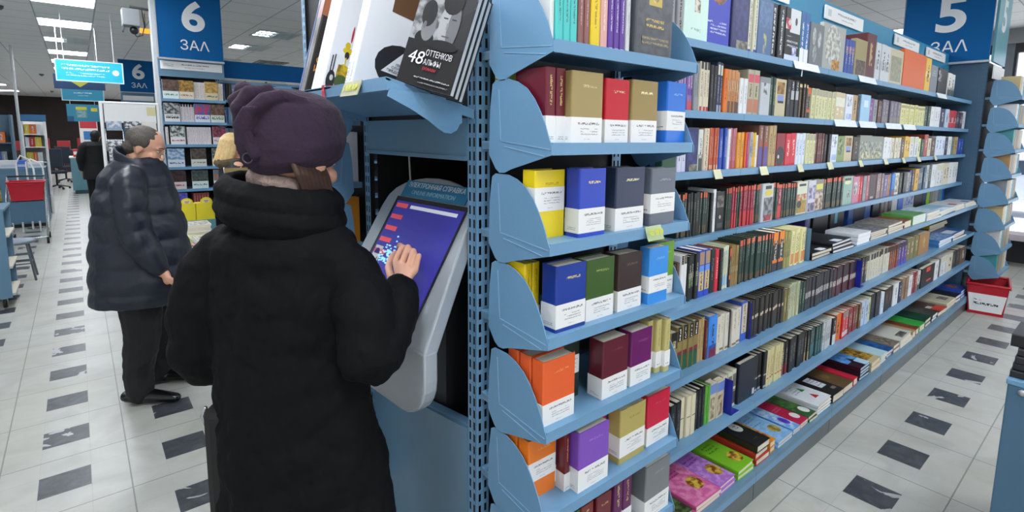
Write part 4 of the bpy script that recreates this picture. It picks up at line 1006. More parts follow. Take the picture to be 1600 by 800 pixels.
# shelf one: tall spines and a grey gift book
def tall(x0, x1, h, cover, label, ink='cfcfc0', bands=(), y=.935, group=None):
    its = [('r', 0, a, 1, b, c, 0) for a, b, c in bands] + [('s', .2, .2, .8, .85, cover, ink)]
    return stand_book(book_mesh('tall_book', x1 - x0 - .001, .15, h, cover, its, split=True), 'hardback_book', ((x0 + x1) / 2, y, e(1)), 0, 0, label, 'book', group)
tall(.872, .886, .22, 'd9dedc', on(1, 'white spine against the bracket'))
for k in range(3): tall(.886 + .026 * k, .911 + .026 * k, .24, '4fc4bd', on(1, '%s of three turquoise patterned spines' % ORD[k]), '3a6a66', group='turquoise spines on the end unit', y=.93 + .002 * k)
for k in range(2): tall(.966 + .022 * k, .987 + .022 * k, .24, '8a5a54', on(1, '%s of two rosy brown spines' % ORD[k]), 'c9a9a0', group='rosy brown spines on the end unit')
tall(1.012, 1.047, .24, 'e6c81f', on(1, 'bright yellow spine'), 'b08a1a')
tall(1.048, 1.076, .23, 'd9a59a', on(1, 'salmon pink spine'), 'e9cfc6')
for k in range(3): tall(1.078 + .023 * k, 1.1 + .023 * k, .24, '5f3a94', on(1, '%s of three violet spines with white edges' % ORD[k]), 'd3c9e6', [(.0, .03, 'd9d9df')], group='violet spines on the end unit')
tall(1.15, 1.168, .24, 'c9cbca', on(1, 'pale grey spine by the violet spines'), '8d8f90')
g = stand_book(book_mesh('gift_book', .045, .165, .25, '55575c', [('s', .3, .3, .7, .9, '55575c', '77797d')], [('p', .04, .03, .96, .97, '55575c', '474a4f'), ('r', .32, .55, .68, .86, 'c2a94c', 0), ('d', .38, .58, .62, .84, '8a7530', 'dcc878'), ('t', .25, .3, .75, .42, '55575c', 'c2a94c', .02), ('t', .15, .12, .9, .22, '55575c', '9a8a5a', .013)], split=True, rough=.35), 'gift_book', (1.185, .93 + .0225, e(1)), R(-90), 0, on(1, 'large dark grey cloth book with a gold picture'), 'book')
# shelf two
for k in range(2): pocket(.885 + .021 * k, .905 + .021 * k, e(2), 1.05, .18, 'c6d433', None, on(2, '%s of two lime yellow spines' % ORD[k]), kind='S', ink='8d9a1c', group='lime spines on the end unit')
for k in range(2): pocket(.872 + .034 * k, .905 + .034 * k, e(2), .945, .18, '6a1a2c', LOW, on(2, '%s of two maroon spines with white bands' % ORD[k]), kind='S', group='maroon banded spines on the end unit')
pocket(.94, 1.052, e(2), .925, .176, 'a38f5c', LOW, on(2, 'shiny gold hardback with a white band'), t=.06, ink='c9b98a')
pocket(1.056, 1.062 + .012, e(2), .95, .17, 'b01c2c', LOW, on(2, 'red patterned spine beside the red hardback'), kind='S', ink='e9b9b9')
pocket(1.076, 1.172, e(2), .935, .168, 'c2182c', LOW, on(2, 'bright red hardback with a white band'), ink='d9b98a')
pocket(1.18, 1.295, e(2), .93, .172, '9a8450', LOW, on(2, 'dull gold hardback left of the blue one'), t=.045, ink='efe3b0')
pocket(1.335, 1.45, e(2), .925, .178, '1f6fd0', (.2, .52), on(2, 'sky blue hardback with the band at mid height'), t=.05, ink='8fb4e6', rzj=.12)
pocket(1.33, 1.44, e(2), .985, .174, '2358b4', LOW, on(2, 'darker blue hardback behind the sky blue one'), t=.04)
# shelf three
pocket(.868, .97, e(3), .975, .175, 'e9cf1c', (.4, .75), on(3, 'yellow hardback with the band at mid height'), t=.05, ink='c9a81c')
pocket(.975, 1.075, e(3), .925, .178, '1f3fb4', (.06, .42), on(3, 'royal blue hardback with a looping gold signature'), t=.05, ink='d9c98a')
pocket(1.078, 1.1, e(3), .95, .172, '5f9a28', (.1, .45), on(3, 'narrow green spine between blue and navy'), kind='S', ink='b9d08a')
pocket(1.125, 1.25, e(3), .93, .176, '26304f', LOW, on(3, 'navy hardback with a white band at its foot'), t=.06, ink='d9d3b0')
pocket(1.27, 1.39, e(3), .92, .17, '5d6573', (.22, .56), on(3, 'slate grey hardback with the band at mid height'), t=.05, ink='8d94a0')
pocket(1.405, 1.428, e(3), .95, .165, '2f6fc4', (.2, .6), on(3, 'thin blue spine past the slate grey hardback'), kind='S')
# shelf four
for k in range(2): pocket(.868 + .027 * k, .894 + .027 * k, e(4), 1.01, .17, 'e6c81c', (0, .3), on(4, '%s of two yellow spines' % ORD[k]), kind='S', ink='b8941c', group='yellow spines on the end unit')
pocket(.9, 1.008, e(4), .925, .175, '1d3a94', (.06, .42), on(4, 'dark blue hardback with a wide gold signature'), t=.055, ink='b9b07a')
pocket(1.022, 1.135, e(4), .935, .17, '3c5a20', LOW, on(4, 'olive green hardback with a white band'), t=.05, ink='8d9a4a')
pocket(1.155, 1.262, e(4), .935, .168, '3a2a26', LOW, on(4, 'dark brown hardback with a white band'), t=.055, ink='6a5040')
pocket(1.28, 1.372, e(4), .92, .172, '3a90e0', (.2, .5), on(4, 'pale sky blue hardback with a low band'), t=.04, ink='6fb0ea')
pocket(1.374, 1.455, e(4), .955, .172, '6a9a2a', (.0, .34), on(4, 'leaf green hardback at the far bracket'), t=.04, ink='8fb85a')
# shelf five
for k in range(3): pocket(.87, .985, e(5), .935 + .05 * k, .176, 'e4602a', (0, .34), on(5, ('front', 'middle', 'rear')[k] + ' one of three orange hardbacks in file'), t=.045, ink='ee8a4a', group='orange hardbacks in file')
pocket(.99, 1.07, e(5), 1.0, .172, '1c3026', (.42, .74), on(5, 'black green hardback behind the orange file'), t=.05, ink='4a5a44')
pocket(1.045, 1.075, e(5), 1.03, .19, 'aab82a', (.2, .5), on(5, 'lime green spine behind the maroon book'), kind='S', ink='7d8a1c')
pocket(1.1, 1.212, e(5), .935, .172, '5f1a2a', LOW, on(5, 'maroon hardback with a white band'), t=.055, ink='7d3040')
pocket(1.228, 1.328, e(5), .935, .17, '6a1a5f', LOW, on(5, 'plum purple hardback with a white band'), t=.05, ink='8a4080')
for k in range(3): pocket(1.335 + .03 * k, 1.364 + .03 * k, e(5), .955 - .012 * k, .175, 'c2b878', (.1, .4), on(5, '%s of three cream spines by the far bracket' % ORD[k]), kind='S', ink='a09458', group='cream banded spines on the end unit')
# shelf six
for k in range(3): pocket(.868, .968, e(6), .985 + .05 * k, .176, 'ea7a1c', (.3, .62), on(6, ('front', 'middle', 'rear')[k] + ' one of three amber orange hardbacks in file'), t=.045, ink='f09a4a', group='amber hardbacks in file')
pocket(.972, .99, e(6), .99, .172, '4a8ad0', (.08, .38), on(6, 'narrow sky blue spine'), kind='S')
pocket(.975, .998, e(6), .955, .174, '6a1c24', (0, .3), on(6, 'narrow maroon spine beside the violet book'), kind='S', ink='c9a070')
pocket(1.0, 1.125, e(6), .925, .178, '7d4ab4', (0, .38), on(6, 'violet hardback with a white band'), t=.06, ink='9a70c8')
pocket(1.13, 1.19, e(6), .99, .172, 'c21a64', (.3, .6), on(6, 'magenta hardback behind the violet one'), t=.04, ink='d9508a')
pocket(1.19, 1.312, e(6), .935, .174, 'b4a45c', (.12, .5), on(6, 'beige gold hardback with a white band'), t=.05, ink='9a8a48')
pocket(1.332, 1.45, e(6), .94, .17, 'c81c3c', LOW, on(6, 'crimson hardback at the far bracket'), t=.05, ink='d94a60')
# shelf seven
pocket(1.1, 1.165, e(7), .94, .17, '6a1a28', LOW, on(7, 'maroon hardback with a white band'), t=.05)
for k in range(2): pocket(1.185 + .045 * k, 1.228 + .045 * k, e(7), .945, .178, '5f1a54', LOW, on(7, '%s of two plum spines' % ORD[k]), kind='S', group='plum spines on the end unit')
pocket(1.31, 1.44, e(7), .92, .185, '75787b', LOW, on(7, 'grey cloth hardback with a white band'), t=.06, ink='8d9093')
for k in range(4): pocket(.87 + .055 * k, .922 + .055 * k, e(7), .94, .17, ('2a4a7a', '8a6a3a', '3a5a3a', '7a2a2a')[k], LOW, on(7, ('dark blue', 'tan', 'green', 'brick red')[k] + ' banded spine'), kind='S')
# stacks lying beyond the grey hardback
for k in range(2):
    me = book_mesh('flat', .03, .16, .22, '4a3a2c', [], [('p', .05, .05, .95, .95, '6a5a3a', '2c2620')], split=True)
    place_book(me, 'flat_book', (1.50 + .01 * k, 1.05 + .01 * k, .17 + .04 + .032 * k), (0, 0, 1), (0, 1, 0), ('lower' if k == 0 else 'upper') + ' of two dark books with tags, past the grey hardback', 'dark tagged books by the end unit')

# ------------------------------------------------------------------ display books on the sloping shelf above the terminal
c15, s15 = math.cos(R(15)), math.sin(R(15))
UPK = (s15, 0, c15)
def kz(x): return KZ - (x - .588) * math.tan(R(15)) + .001
def spine_out(y, t, h, d, cover, spine, front, label, group=None, x=.607):
    me = book_mesh('display', t, d, h, cover, spine, front, split=True, rough=.3)
    return place_book(me, 'display_hardback', (x, y, kz(x)), (0, -1, 0), UPK, label, group)
sam = spine_out(1.90, .05, .38, .19, '2a2522', [('r', 0, .72, 1, 1, '8a5038', 0), ('s', .3, .1, .7, .6, '2a2522', '57504a')], [('r', 0, .74, 1, 1, 'b06a48', 0), ('r', .2, .83, .8, 1, '8a4a34', 0), ('t', .1, .06, .9, .09, '2a2522', 'b9b4ac', .012)], 'black book with orange capital letters at the far end of the sloping shelf')
for k, (s_, v) in enumerate((('СА', .46), ('И З', .35), ('И', .2))):
    text(s_, .022 if k < 2 else .03, tuple(Vector((.607, 1.90, kz(.607))) + Vector((c15, 0, -s15)) * .035 + Vector(UPK) * (.27 * v) + Vector((0, -.0252, 0))), (c15, 0, -s15), UPK, mat('orange_ink', 'e8932a', .5), 'cover_lettering', sam, ext=.0004)
spine_out(1.935, .016, .36, .17, '3f5a94', [('s', .2, .1, .8, .9, '3f5a94', '8aa0cf')], [], 'thin blue spine against the far bracket of the sloping shelf')
for k in range(4):
    fr_ = []
    if k == 3:
        fr_ = [('e', 0.198, 0.370, 0.363, 0.429, 'e0c81f', 0), ('e', 0.220, 0.414, 0.308, 0.474, 'd9b81c', 0), ('e', 0.286, 0.474, 0.319, 0.622, 'b8203a', 0), ('e', 0.242, 0.326, 0.319, 0.392, '2a2418', 0), ('r', 0.264, 0.222, 0.286, 0.340, 'd9b81c', 0), ('e', 0.165, 0.118, 0.363, 0.281, 'dcbc22', 0), ('p', 0.176, 0.148, 0.363, 0.266, 'dcbc22', '8a6a1c'), ('e', 0.154, 0.059, 0.385, 0.185, '4a5f2c', 0), ('r', 0.143, 0.044, 0.396, 0.081, 'c03a3a', 0), ('e', 0.028, 0.030, 0.165, 0.200, '1f1f1f', 0), ('r', 0.055, 0.163, 0.072, 0.326, '1f1f1f', 0), ('r', 0.094, 0.163, 0.110, 0.340, '1f1f1f', 0), ('d', 0.077, 0.111, 0.132, 0.163, 'd9d9d9', '77736c')]
    spine_out(1.80 - .025 * k, .024, .38, .2, 'eceef1', [('s', .3, .1, .7, .9, 'eceef1', '8d9196')], fr_, '%s of four white books by the one with a skeleton in a yellow hat' % ORD[k], 'white skeleton books on the sloping shelf')
for k in range(2):
    fr_ = [] if k == 0 else [('e', .22, .095, .92, .49, '2b2b2d', 0), ('k', .32, .22, .86, .455, 'f0f0f2', 0), ('r', .3, .74, 1, 1, '6a4a30', 0)]
    o = spine_out(1.515 - .026 * k, .025, .34, .24, 'eef0f3', [('s', .3, .3, .7, .95, 'eef0f3', '55585c'), ('t', .2, .05, .8, .22, 'eef0f3', '3a3c40', .004)], fr_, ('white book standing behind the one with the black disc', 'white book with a black disc and triangle of type')[k])
    if k == 1:
        P = Vector((.607, 1.489, kz(.607))); dx = Vector((c15, 0, -s15))
        for q, (wd, v) in enumerate((('ГЕНЕРАТОР', .395), ('СЛУЧАЙНЫХ', .355), ('ПРЕДСКАЗАНИЙ', .315))):
            text(wd, .0075, tuple(P + dx * .1416 + Vector(UPK) * (.27 * v - .001) + Vector((0, -.0141, 0))), dx, UPK, mat('black_ink', '1c1c1e', .5), 'cover_lettering', o, .045 + .025 * q, ext=.0003)
B48 = Vector((.625, 1.232, 0)); B48.z = kz(.625) - .001
n48 = Vector((-.8, -.6, 0)).normalized(); d48 = Vector((.6, -.8, 0)).normalized()
up48 = (Vector((0, 0, 1)) - n48 * .22 + d48 * -.0).normalized()
roll48 = R(-15)
for k in (2, 1, 0):
    fdec = [('p', 0, .4, 1, 1, 'a3a5a8', '5a5b5e'), ('r', .62, .4, 1, .8, '2a2a2d', 0), ('e', .56, .72, 1.0, 1.0, '303033', 0), ('r', 0, 0, 1, .42, '1b1b1d', 0), ('e', .1, .36, .44, .52, '1b1b1d', 0),
            ('e', .17, .42, .42, .70, '7d7e81', 0), ('e', .12, .55, .38, .80, '262629', 0), ('e', .19, .53, .25, .60, '6d6e71', 0), ('e', .46, .40, .80, .84, 'a9aaac', 0), ('e', .62, .40, .82, .80, '707174', 0), ('e', .44, .70, .80, .96, '1e1e20', 0),
            ('r', .52, .655, .6, .667, '2c2c2e', 0), ('r', .67, .655, .75, .667, '2c2c2e', 0), ('r', .6, .56, .64, .62, '8d8e90', 0), ('r', .57, .49, .7, .502, '55504f', 0), ('e', .4, .36, .9, .46, '1b1b1d', 0), ('t', .3, .07, .95, .095, '1b1b1d', 'c9c9cb', .008), ('t', .4, .03, .95, .05, '1b1b1d', '9a9a9c', .006)] if k == 0 else []
    me = book_mesh('display', .031, .15, .27, '1c1c1e', [('s', .3, .1, .7, .9, '1c1c1e', '8d8f92')], fdec, split=True, pages='eeeeec', rough=.28)
    x = (n48 - Vector((0, 0, 1)) * .22 * -1 * 0).normalized()
    xx = (n48 + Vector((0, 0, .16))).normalized()
    zz = (Vector((0, 0, 1)) - xx * xx.z).normalized()
    yy = zz.cross(xx)
    q = Matrix.Rotation(roll48, 3, xx)
    zz = q @ zz
    P = B48 - xx * (.032 * k + .0155) + Vector((0, 0, .006))
    o = place_book(me, 'display_hardback', P, xx, zz, ('front', 'middle', 'rear')[k] + ' copy of three black books with a large white 48', 'black books with the white 48')
    if k == 0:
        yy = zz.cross(xx); A = P + xx * (.0155 + .0058)
        ink_ = mat('white_ink', 'e6e6e8', .5)
        text('48', .033, tuple(A + yy * .036 + zz * .068), yy, zz, ink_, 'cover_numeral', o, .042, ext=.0003, shear=.15)
        text('ОТТЕНКОВ', .015, tuple(A + yy * .095 + zz * .085), yy, zz, ink_, 'cover_lettering', o, .07, ext=.0003)
        text('АЛЬФЫ', .014, tuple(A + yy * .083 + zz * .062), yy, zz, ink_, 'cover_lettering', o, .046, ext=.0003)
        text('роман', .009, tuple(A + yy * .08 + zz * .047), yy, zz, mat('red_ink', 'c02a3a', .5), 'cover_lettering', o, .035, ext=.0003)
rb = MB(); rb.prism([(.5855, 1.62, 1.83), (.5855, 1.64, 1.83), (.572, 1.595, 1.70), (.572, 1.58, 1.70)], (-.0012, 0, 0), mat('red_ribbon', 'c3202e', .5)); rb.prism([(.606, 1.64, 1.832), (.606, 1.62, 1.832), (.5845, 1.62, 1.831), (.5845, 1.64, 1.831)], (0, 0, .001), mat('red_ribbon', 'c3202e', .5))
tag(rb.build('ribbon'), 'narrow red ribbon hanging off the sloping display shelf', 'ribbon')

# books in the next bay past the terminal
NB = [(2.0, 'dfe3e6', .9), (1.74, '8d939a', .9), (1.50, 'd9dcdf', 1.0), (1.26, 'c22a6a', 1.0), (1.02, 'b8862c', 1.0), (.78, 'd9dcdf', .9)]
NBC = {1.74: ['d9dee2', '3a5a8a', 'c9c2b0'], 1.50: ['e6e8ea', 'dfe3e6', 'd0d4d9', 'c8342c', 'e8ebee', '9aa4ae'], 1.26: ['d98a1c', 'cf2f74', '1f2a4a', '2a2a30', 'c9d02c'], 1.02: ['26303c', 'e3e6ea', 'e6e8ea', 'dfe2e6', '2a2a30'], .78: ['dfe3e6', 'c9c2b0', '55708a']}
NAMEH = {'e3e5e8': 'white', '7d8f9a': 'grey blue', 'b9a070': 'tan', 'd9dee2': 'pale grey', '3a5a8a': 'mid blue', 'c9c2b0': 'beige', 'e6e8ea': 'white', 'dfe3e6': 'cool white', 'd0d4d9': 'light grey', 'c8342c': 'red', 'e8ebee': 'bright white', '9aa4ae': 'steel grey', 'd98a1c': 'orange', 'cf2f74': 'pink', '1f2a4a': 'navy', '2a2a30': 'black', 'c9d02c': 'lime', '26303c': 'dark slate', 'dfe2e6': 'pale white', '55708a': 'dusty blue', 'e3e6ea': 'off white'}
for qi, (z, cs) in enumerate(NBC.items()):
    y = 1.99
    for c in cs:
        t = rng.uniform(.02, .034)
        me = book_mesh('bay_book', t, .15, rng.uniform(.17, .2), c, [('s', .2, .2, .8, .85, c, '55585c')], split=True)
        place_book(me, 'hardback_book', (.69, y + t / 2, z), (0, -1, 0), (0, 0, 1), '%s book on the %s shelf past the terminal' % (NAMEH[c], ORD[qi]), 'books in the bay past the terminal'); y += t + .004

# ------------------------------------------------------------------ books lying in the base tray
TZ = .1505
def flat(x0, x1, n, t, hy, cover, front, label, y0=1.035, z=TZ, spine=(), group=None, pages='e6ddc8', hard=True, jit=.006, cat='book', name='flat_book', top=None):
    """n copies lying on each other, heads towards the wall; the label of the topmost is label"""
    for k in range(n):
        last = k == n - 1
        me = book_mesh('flat', t, x1 - x0, hy, cover, spine, front if last else (), pages=pages, hard=hard, split=True, rough=.3)
        l = label if last else '%s under it: %s' % (ORD[n - 2 - k], label)
        place_book(me, name, (x0 + rng.uniform(-jit, jit), y0 + rng.uniform(0, jit), z + t / 2 + k * (t + .0006)), (0, 0, 1), (rng.uniform(-.03, .03), 1, 0), l, group or (label if n > 1 else None), cat)
def tx(b, i, *r): return ('t', *r, b, i, .02)
flat(1.60, 1.80, 2, .02, .24, '3a4a30', [('p', .03, .03, .97, .97, '5f7a3a', '2a241c'), ('d', .3, .3, .6, .6, 'd3b04a', '8a3a2a')], 'many-coloured picture book nearest the end unit in the tray')
flat(1.83, 2.02, 2, .018, .27, 'd8609a', [('p', .02, .02, .98, .98, 'd8609a', 'e68fb8'), tx('d8609a', '9a3070', .1, .62, .7, .82), ('d', .5, .2, .9, .5, 'e0c04a', '8a4a1c')], 'pink picture book with gold figures in the base tray', hard=False)
flat(2.025, 2.16, 2, .018, .27, 'b070c8', [('p', .02, .02, .98, .98, 'b070c8', 'c896da'), tx('b070c8', '7a3a9a', .1, .6, .8, .82), ('d', .45, .15, .95, .45, 'e0c04a', '8a4a1c')], 'lilac picture book beside the pink one')
flat(2.17, 2.315, 2, .022, .26, '7fc02c', [tx('7fc02c', '4a8a1c', .15, .55, .7, .8), ('d', .45, .12, .95, .42, 'e0c04a', '8a4a1c')], 'lime green picture book in the base tray')
flat(2.34, 2.475, 2, .03, .25, 'b03a24', [], 'red brown thick book under the black one', group='thick books under the black title')
flat(2.35, 2.475, 1, .035, .25, '24211f', [('e', .35, .45, .82, .75, 'dcdcd6', 0), ('r', .4, .5, .78, .72, 'dcdcd6', 0), tx('dcdcd6', '55554f', .5, .53, .7, .68), tx('24211f', '5a6a3a', .4, .15, .7, .2)], 'thick black book with a white rounded label on a stack', z=TZ + .062)
flat(2.49, 2.55, 2, .03, .2, 'd98a1c', [('p', .1, .1, .9, .9, 'e0b040', 'c03a1c')], 'narrow orange and yellow book beside the thick stack')
flat(2.57, 2.735, 2, .014, .27, '7fb4e0', [('p', .02, .02, .98, .98, '7fb4e0', '9ac6ea'), tx('8fbfe6', '5a8ac0', .15, .5, .75, .8), ('d', .5, .15, .9, .4, 'd3b85a', '8a7a3a')], 'pale blue picture book with gold figures in the tray', hard=False)
flat(2.745, 2.83, 2, .016, .27, '5a9ae0', [('p', .02, .02, .98, .98, '6fa8e6', 'c3dcf0'), ('d', .4, .15, .9, .4, '4a2ab0', '6a3ac0')], 'sky blue picture book with a violet blot', hard=False)
flat(2.835, 2.935, 2, .016, .26, 'c0204a', [('e', .45, .12, .95, .34, 'e8dfe3', 0), tx('c0204a', 'e06a8a', .1, .5, .8, .7)], 'crimson picture book with a white cloud label', hard=False)
flat(2.94, 3.045, 2, .016, .27, '2f5a2a', [('p', .02, .3, .98, .98, '2a4a24', '4a7a30'), ('e', .45, .08, .95, .32, 'e3e3df', 0)], 'dark green picture book with a white cloud label', hard=False)
flat(3.05, 3.245, 3, .02, .25, 'e4e8ec', [tx('e4e8ec', '9aa0a6', .15, .5, .6, .8), ('k', .52, .5, .75, .68, '2a8a3a', 0), ('k', .45, .18, .72, .36, 'c8302a', 0)], 'white book with a red and a green star in the tray')
flat(3.27, 3.43, 1, .05, .28, '2a2625', [('r', .3, .3, .75, .7, 'e3e6ee', 0), tx('e3e6ee', '9a9ea8', .35, .36, .72, .66), ('r', .6, .12, .85, .2, '8a8070', 0)], 'black case with a white note lying on it', cat='book', name='boxed_book')
flat(3.44, 3.60, 1, .045, .27, '6a5230', [('p', .35, .4, .65, .6, '7a6238', '8d7444')], 'brown leather book with a stamped emblem in the tray')
flat(3.61, 3.68, 1, .045, .26, 'c8283f', [], 'red book squeezed beside the brown leather one')
flat(3.72, 3.89, 4, .022, .25, '3a1a2a', [('p', 0, .3, 1, 1, '3a8ae0', '7ab8ee'), ('k', .35, .25, .75, .5, '1c1c20', 0), ('r', .55, .0, 1, .3, 'b8dcf0', 0)], 'stack of blue beach picture books in the tray', pages='bcdcf0')
flat(3.93, 4.11, 2, .03, .26, 'c9b890', [('p', .15, .15, .9, .85, '6a4a24', 'd3a83a')], 'buff art book with a gilded picture in the tray')
flat(4.12, 4.25, 2, .03, .27, 'bfe0ea', [], 'plain pale aqua book lying in the tray')
flat(4.26, 4.40, 2, .025, .27, '2a6ab0', [('p', .02, .0, .98, .5, '2a6ab0', '1c4a8a'), ('r', 0, .7, 1, 1, '5a7a9a', 0)], 'deep blue book lying in the tray')
flat(4.41, 4.55, 2, .028, .25, '8d8478', [('p', .1, .1, .9, .6, '5a5048', '9a9080')], 'grey brown album lying in the tray')
flat(4.56, 4.86, 2, .03, .25, 'd6d6cc', [('p', .3, .05, .8, .25, '2a2a28', '8a8a80')], 'wide white album with a black sketch in the tray')
flat(4.87, 4.96, 1, .05, .25, 'b8a070', [], 'tan book lying next to the brick red one')
flat(4.97, 5.06, 1, .05, .25, '8a3f2a', [], 'brick red book lying in the far tray')
flat(5.07, 5.22, 1, .055, .26, '3fae4a', [], 'bright green book lying in the far tray')
flat(5.23, 5.42, 2, .03, .25, '1f4a34', [], 'bottle green book lying in the far tray')
flat(5.44, 5.62, 2, .03, .25, '4a4844', [('p', .1, .3, .7, .8, '4a4844', '6a665c')], 'charcoal book lying in the far tray', pages='e6ebee')
flat(5.64, 5.92, 1, .04, .26, '55443a', [('r', .3, .0, .95, .3, 'd0402c', 0), ('r', .3, .3, .6, .45, 'e0d8d4', 0)], 'brown book with a red flash in the far tray')
flat(5.94, 6.25, 3, .02, .25, 'd0c8b0', [('p', .4, .15, .8, .45, '55534c', 'a09a88')], 'cream magazine stack in the far tray', hard=False)
flat(6.27, 6.46, 2, .03, .26, '24252a', [('r', 0, .9, 1, 1, 'c9ccd2', 0)], 'black book with a white edge in the far tray', pages='f0f2f6')
flat(6.48, 6.76, 3, .025, .26, '2f4fb0', [('d', .35, .2, .75, .6, 'd0703a', '7a3a4a'), ('r', 0, .7, 1, 1, '8fb4e0', 0)], 'blue book with an orange blot at the far end of the tray', pages='d3e0f0')
# books pushed to the back of the tray, below the seventh long shelf
for (x0, x1, n, t, c, l) in ((2.80, 3.03, 2, .03, '4a4640', 'grey brown book at the back of the tray'), (3.08, 3.34, 3, .035, '5a1a28', 'maroon book with white tags at the back of the tray'), (3.42, 3.58, 2, .03, '1f3fb0', 'dark blue book at the back of the tray'), (3.62, 3.9, 2, .03, '8a5a2a', 'orange brown book at the back of the tray'), (4.3, 4.6, 2, .03, '5a2420', 'dark red book at the back of the tray')):
    flat(x0, x1, n, t, .14, c, [], l, y0=1.305, pages='e8e8e4')
# books lying on the fifth shelf, with a row standing behind them
Z5 = LONG_SHELVES[4][1] + .0005
flat(2.86, 3.12, 2, .02, .2, '17181a', [('r', .45, .02, .75, .2, 'dfe4ea', 0)], 'black album with a white tag lying on the fifth long shelf', y0=1.06, z=Z5)
flat(3.14, 3.44, 3, .018, .2, '1c1d20', [('r', .3, .02, .6, .25, 'e3e8ee', 0)], 'thin black album lying on the fifth long shelf past the bookend', y0=1.06, z=Z5, pages='dfe3e6')
flat(3.50, 3.72, 3, .022, .18, 'd3d6d9', [tx('d3d6d9', 'a0a4a8', .2, .3, .8, .7)], 'white booklet pile on the fifth long shelf', y0=1.055, z=Z5, hard=False, pages='eef0f2')
flat(3.74, 4.05, 4, .012, .2, '77787a', [('p', .05, .05, .95, .95, '8d8e90', '4a4b4e')], 'grey magazine pile on the fifth long shelf', y0=1.06, z=Z5, hard=False)
flat(4.08, 4.42, 4, .014, .2, '8d8a84', [('p', .05, .05, .95, .95, '9a968e', '5a5852')], 'beige grey magazine pile on the fifth long shelf', y0=1.06, z=Z5, hard=False)
flat(4.44, 4.62, 1, .05, .2, '8a4a34', [], 'brick brown book lying on the fifth long shelf', y0=1.06, z=Z5)
flat(4.64, 4.98, 1, .07, .2, '5f9a4a', [], 'green case lying on the fifth long shelf', y0=1.06, z=Z5, pages='dfe8e0')
flat(5.0, 5.4, 4, .014, .2, 'd6e0e6', [('p', .05, .05, .95, .95, 'd6e0e6', 'a9c0d0')], 'pale magazine pile on the fifth long shelf', y0=1.055, z=Z5, hard=False)
flat(5.42, 5.9, 3, .014, .2, '9ac8e0', [('r', .3, .0, .8, .3, 'e8eef2', 0)], 'sky blue magazine pile on the fifth long shelf', y0=1.055, z=Z5, hard=False)
flat(5.92, 6.3, 3, .014, .2, 'e6e8ea', [('r', .3, .1, .6, .4, 'c02a3a', 0)], 'white magazine pile with a red mark on the fifth long shelf', y0=1.055, z=Z5, hard=False)
flat(6.32, 6.72, 3, .012, .2, 'e0e6ec', [('r', .5, .1, .7, .4, '22252c', 0)], 'white magazine pile with a black mark on the fifth long shelf', y0=1.055, z=Z5, hard=False)
Z6 = LONG_SHELVES[5][1] + .0005
flat(5.5, 5.95, 3, .02, .2, '4a86c0', [('p', .05, .05, .95, .95, 'a9c8e6', '3a6ab0')], 'blue magazine pile on the sixth long shelf', y0=1.06, z=Z6, hard=False, pages='e3ebf2')
flat(5.98, 6.45, 3, .018, .2, '3a6ab0', [('r', .1, .1, .6, .5, 'dfe6ee', 0)], 'white and blue magazine pile on the sixth long shelf', y0=1.06, z=Z6, hard=False)
flat(5.9, 6.5, 2, .016, .18, 'c8c02c', [('p', .3, .3, .9, .9, 'c8c02c', 'e0703a')], 'yellow magazine pile at the back of the sixth long shelf', y0=1.22, z=Z6 + .09, hard=False)
flat(5.9, 6.5, 3, .028, .18, '6a6e74', [], 'grey box file under the yellow magazines', y0=1.22, z=Z6)
BACK = [(3.38, 3.46, 'violet', '4a3f8a', .2), (3.5, 3.74, 'black', '15161a', .2), (3.78, 4.02, 'black and cyan', '1f2429', .21), (4.1, 4.2, 'mid blue', '2a4f9a', .2), (4.2, 4.42, 'navy', '141c3a', .21), (4.43, 4.55, 'steel blue', '2f5aa0', .2), (4.6, 4.75, 'dark navy', '141a30', .19), (4.78, 4.87, 'mauve grey', '6a5a58', .18), (4.88, 4.96, 'rosy grey', '8a7674', .18), (4.97, 5.05, 'brown', '3f2f28', .18), (5.06, 5.2, 'white', 'd9dadb', .18), (5.22, 5.36, 'bright blue', '2f6fd0', .19), (5.37, 5.68, 'pale pictured', 'c3c9cc', .2), (5.7, 5.95, 'blackish', '17191a', .2), (5.96, 6.08, 'ink navy', '1a2450', .2), (6.1, 6.2, 'lime', '9ad02c', .2), (6.22, 6.3, 'grey', '8d8a86', .18), (6.31, 6.4, 'putty', 'b0a898', .18), (6.42, 6.5, 'silver', 'b9bfca', .19), (6.52, 6.6, 'lilac grey', '8d90a8', .19), (6.62, 6.68, 'turquoise', '4ab0c8', .19), (6.69, 6.76, 'vivid blue', '2458c8', .19)]
for x0, x1, nm_, c, h in BACK:
    w = x1 - x0
    its = [('r', .3, .3, .5, .9, '5ab8d0', 0)] if 'cyan' in nm_ else ([('p', .1, .3, .9, .9, 'c3c9cc', '3a6ad0')] if 'pictured' in nm_ else [('s', .3, .3, .7, .9, c, '8d9296')])
    if w > .1:
        me = book_mesh('face_book', .03, w - .004, h, c, (), its if its[0][0] != 's' else (), split=False)
        stand_book(me, 'display_book', (x0, 1.31 + .015, Z5), R(-90), 0, '%s book standing behind the piles on the fifth long shelf' % nm_, 'book')
    else:
        stand_book(book_mesh('spine_book', w - .003, .12, h, c, its), 'hardback_book', ((x0 + x1) / 2, 1.31, Z5), 0, 0, '%s spine standing behind the piles on the fifth long shelf' % nm_, 'book')
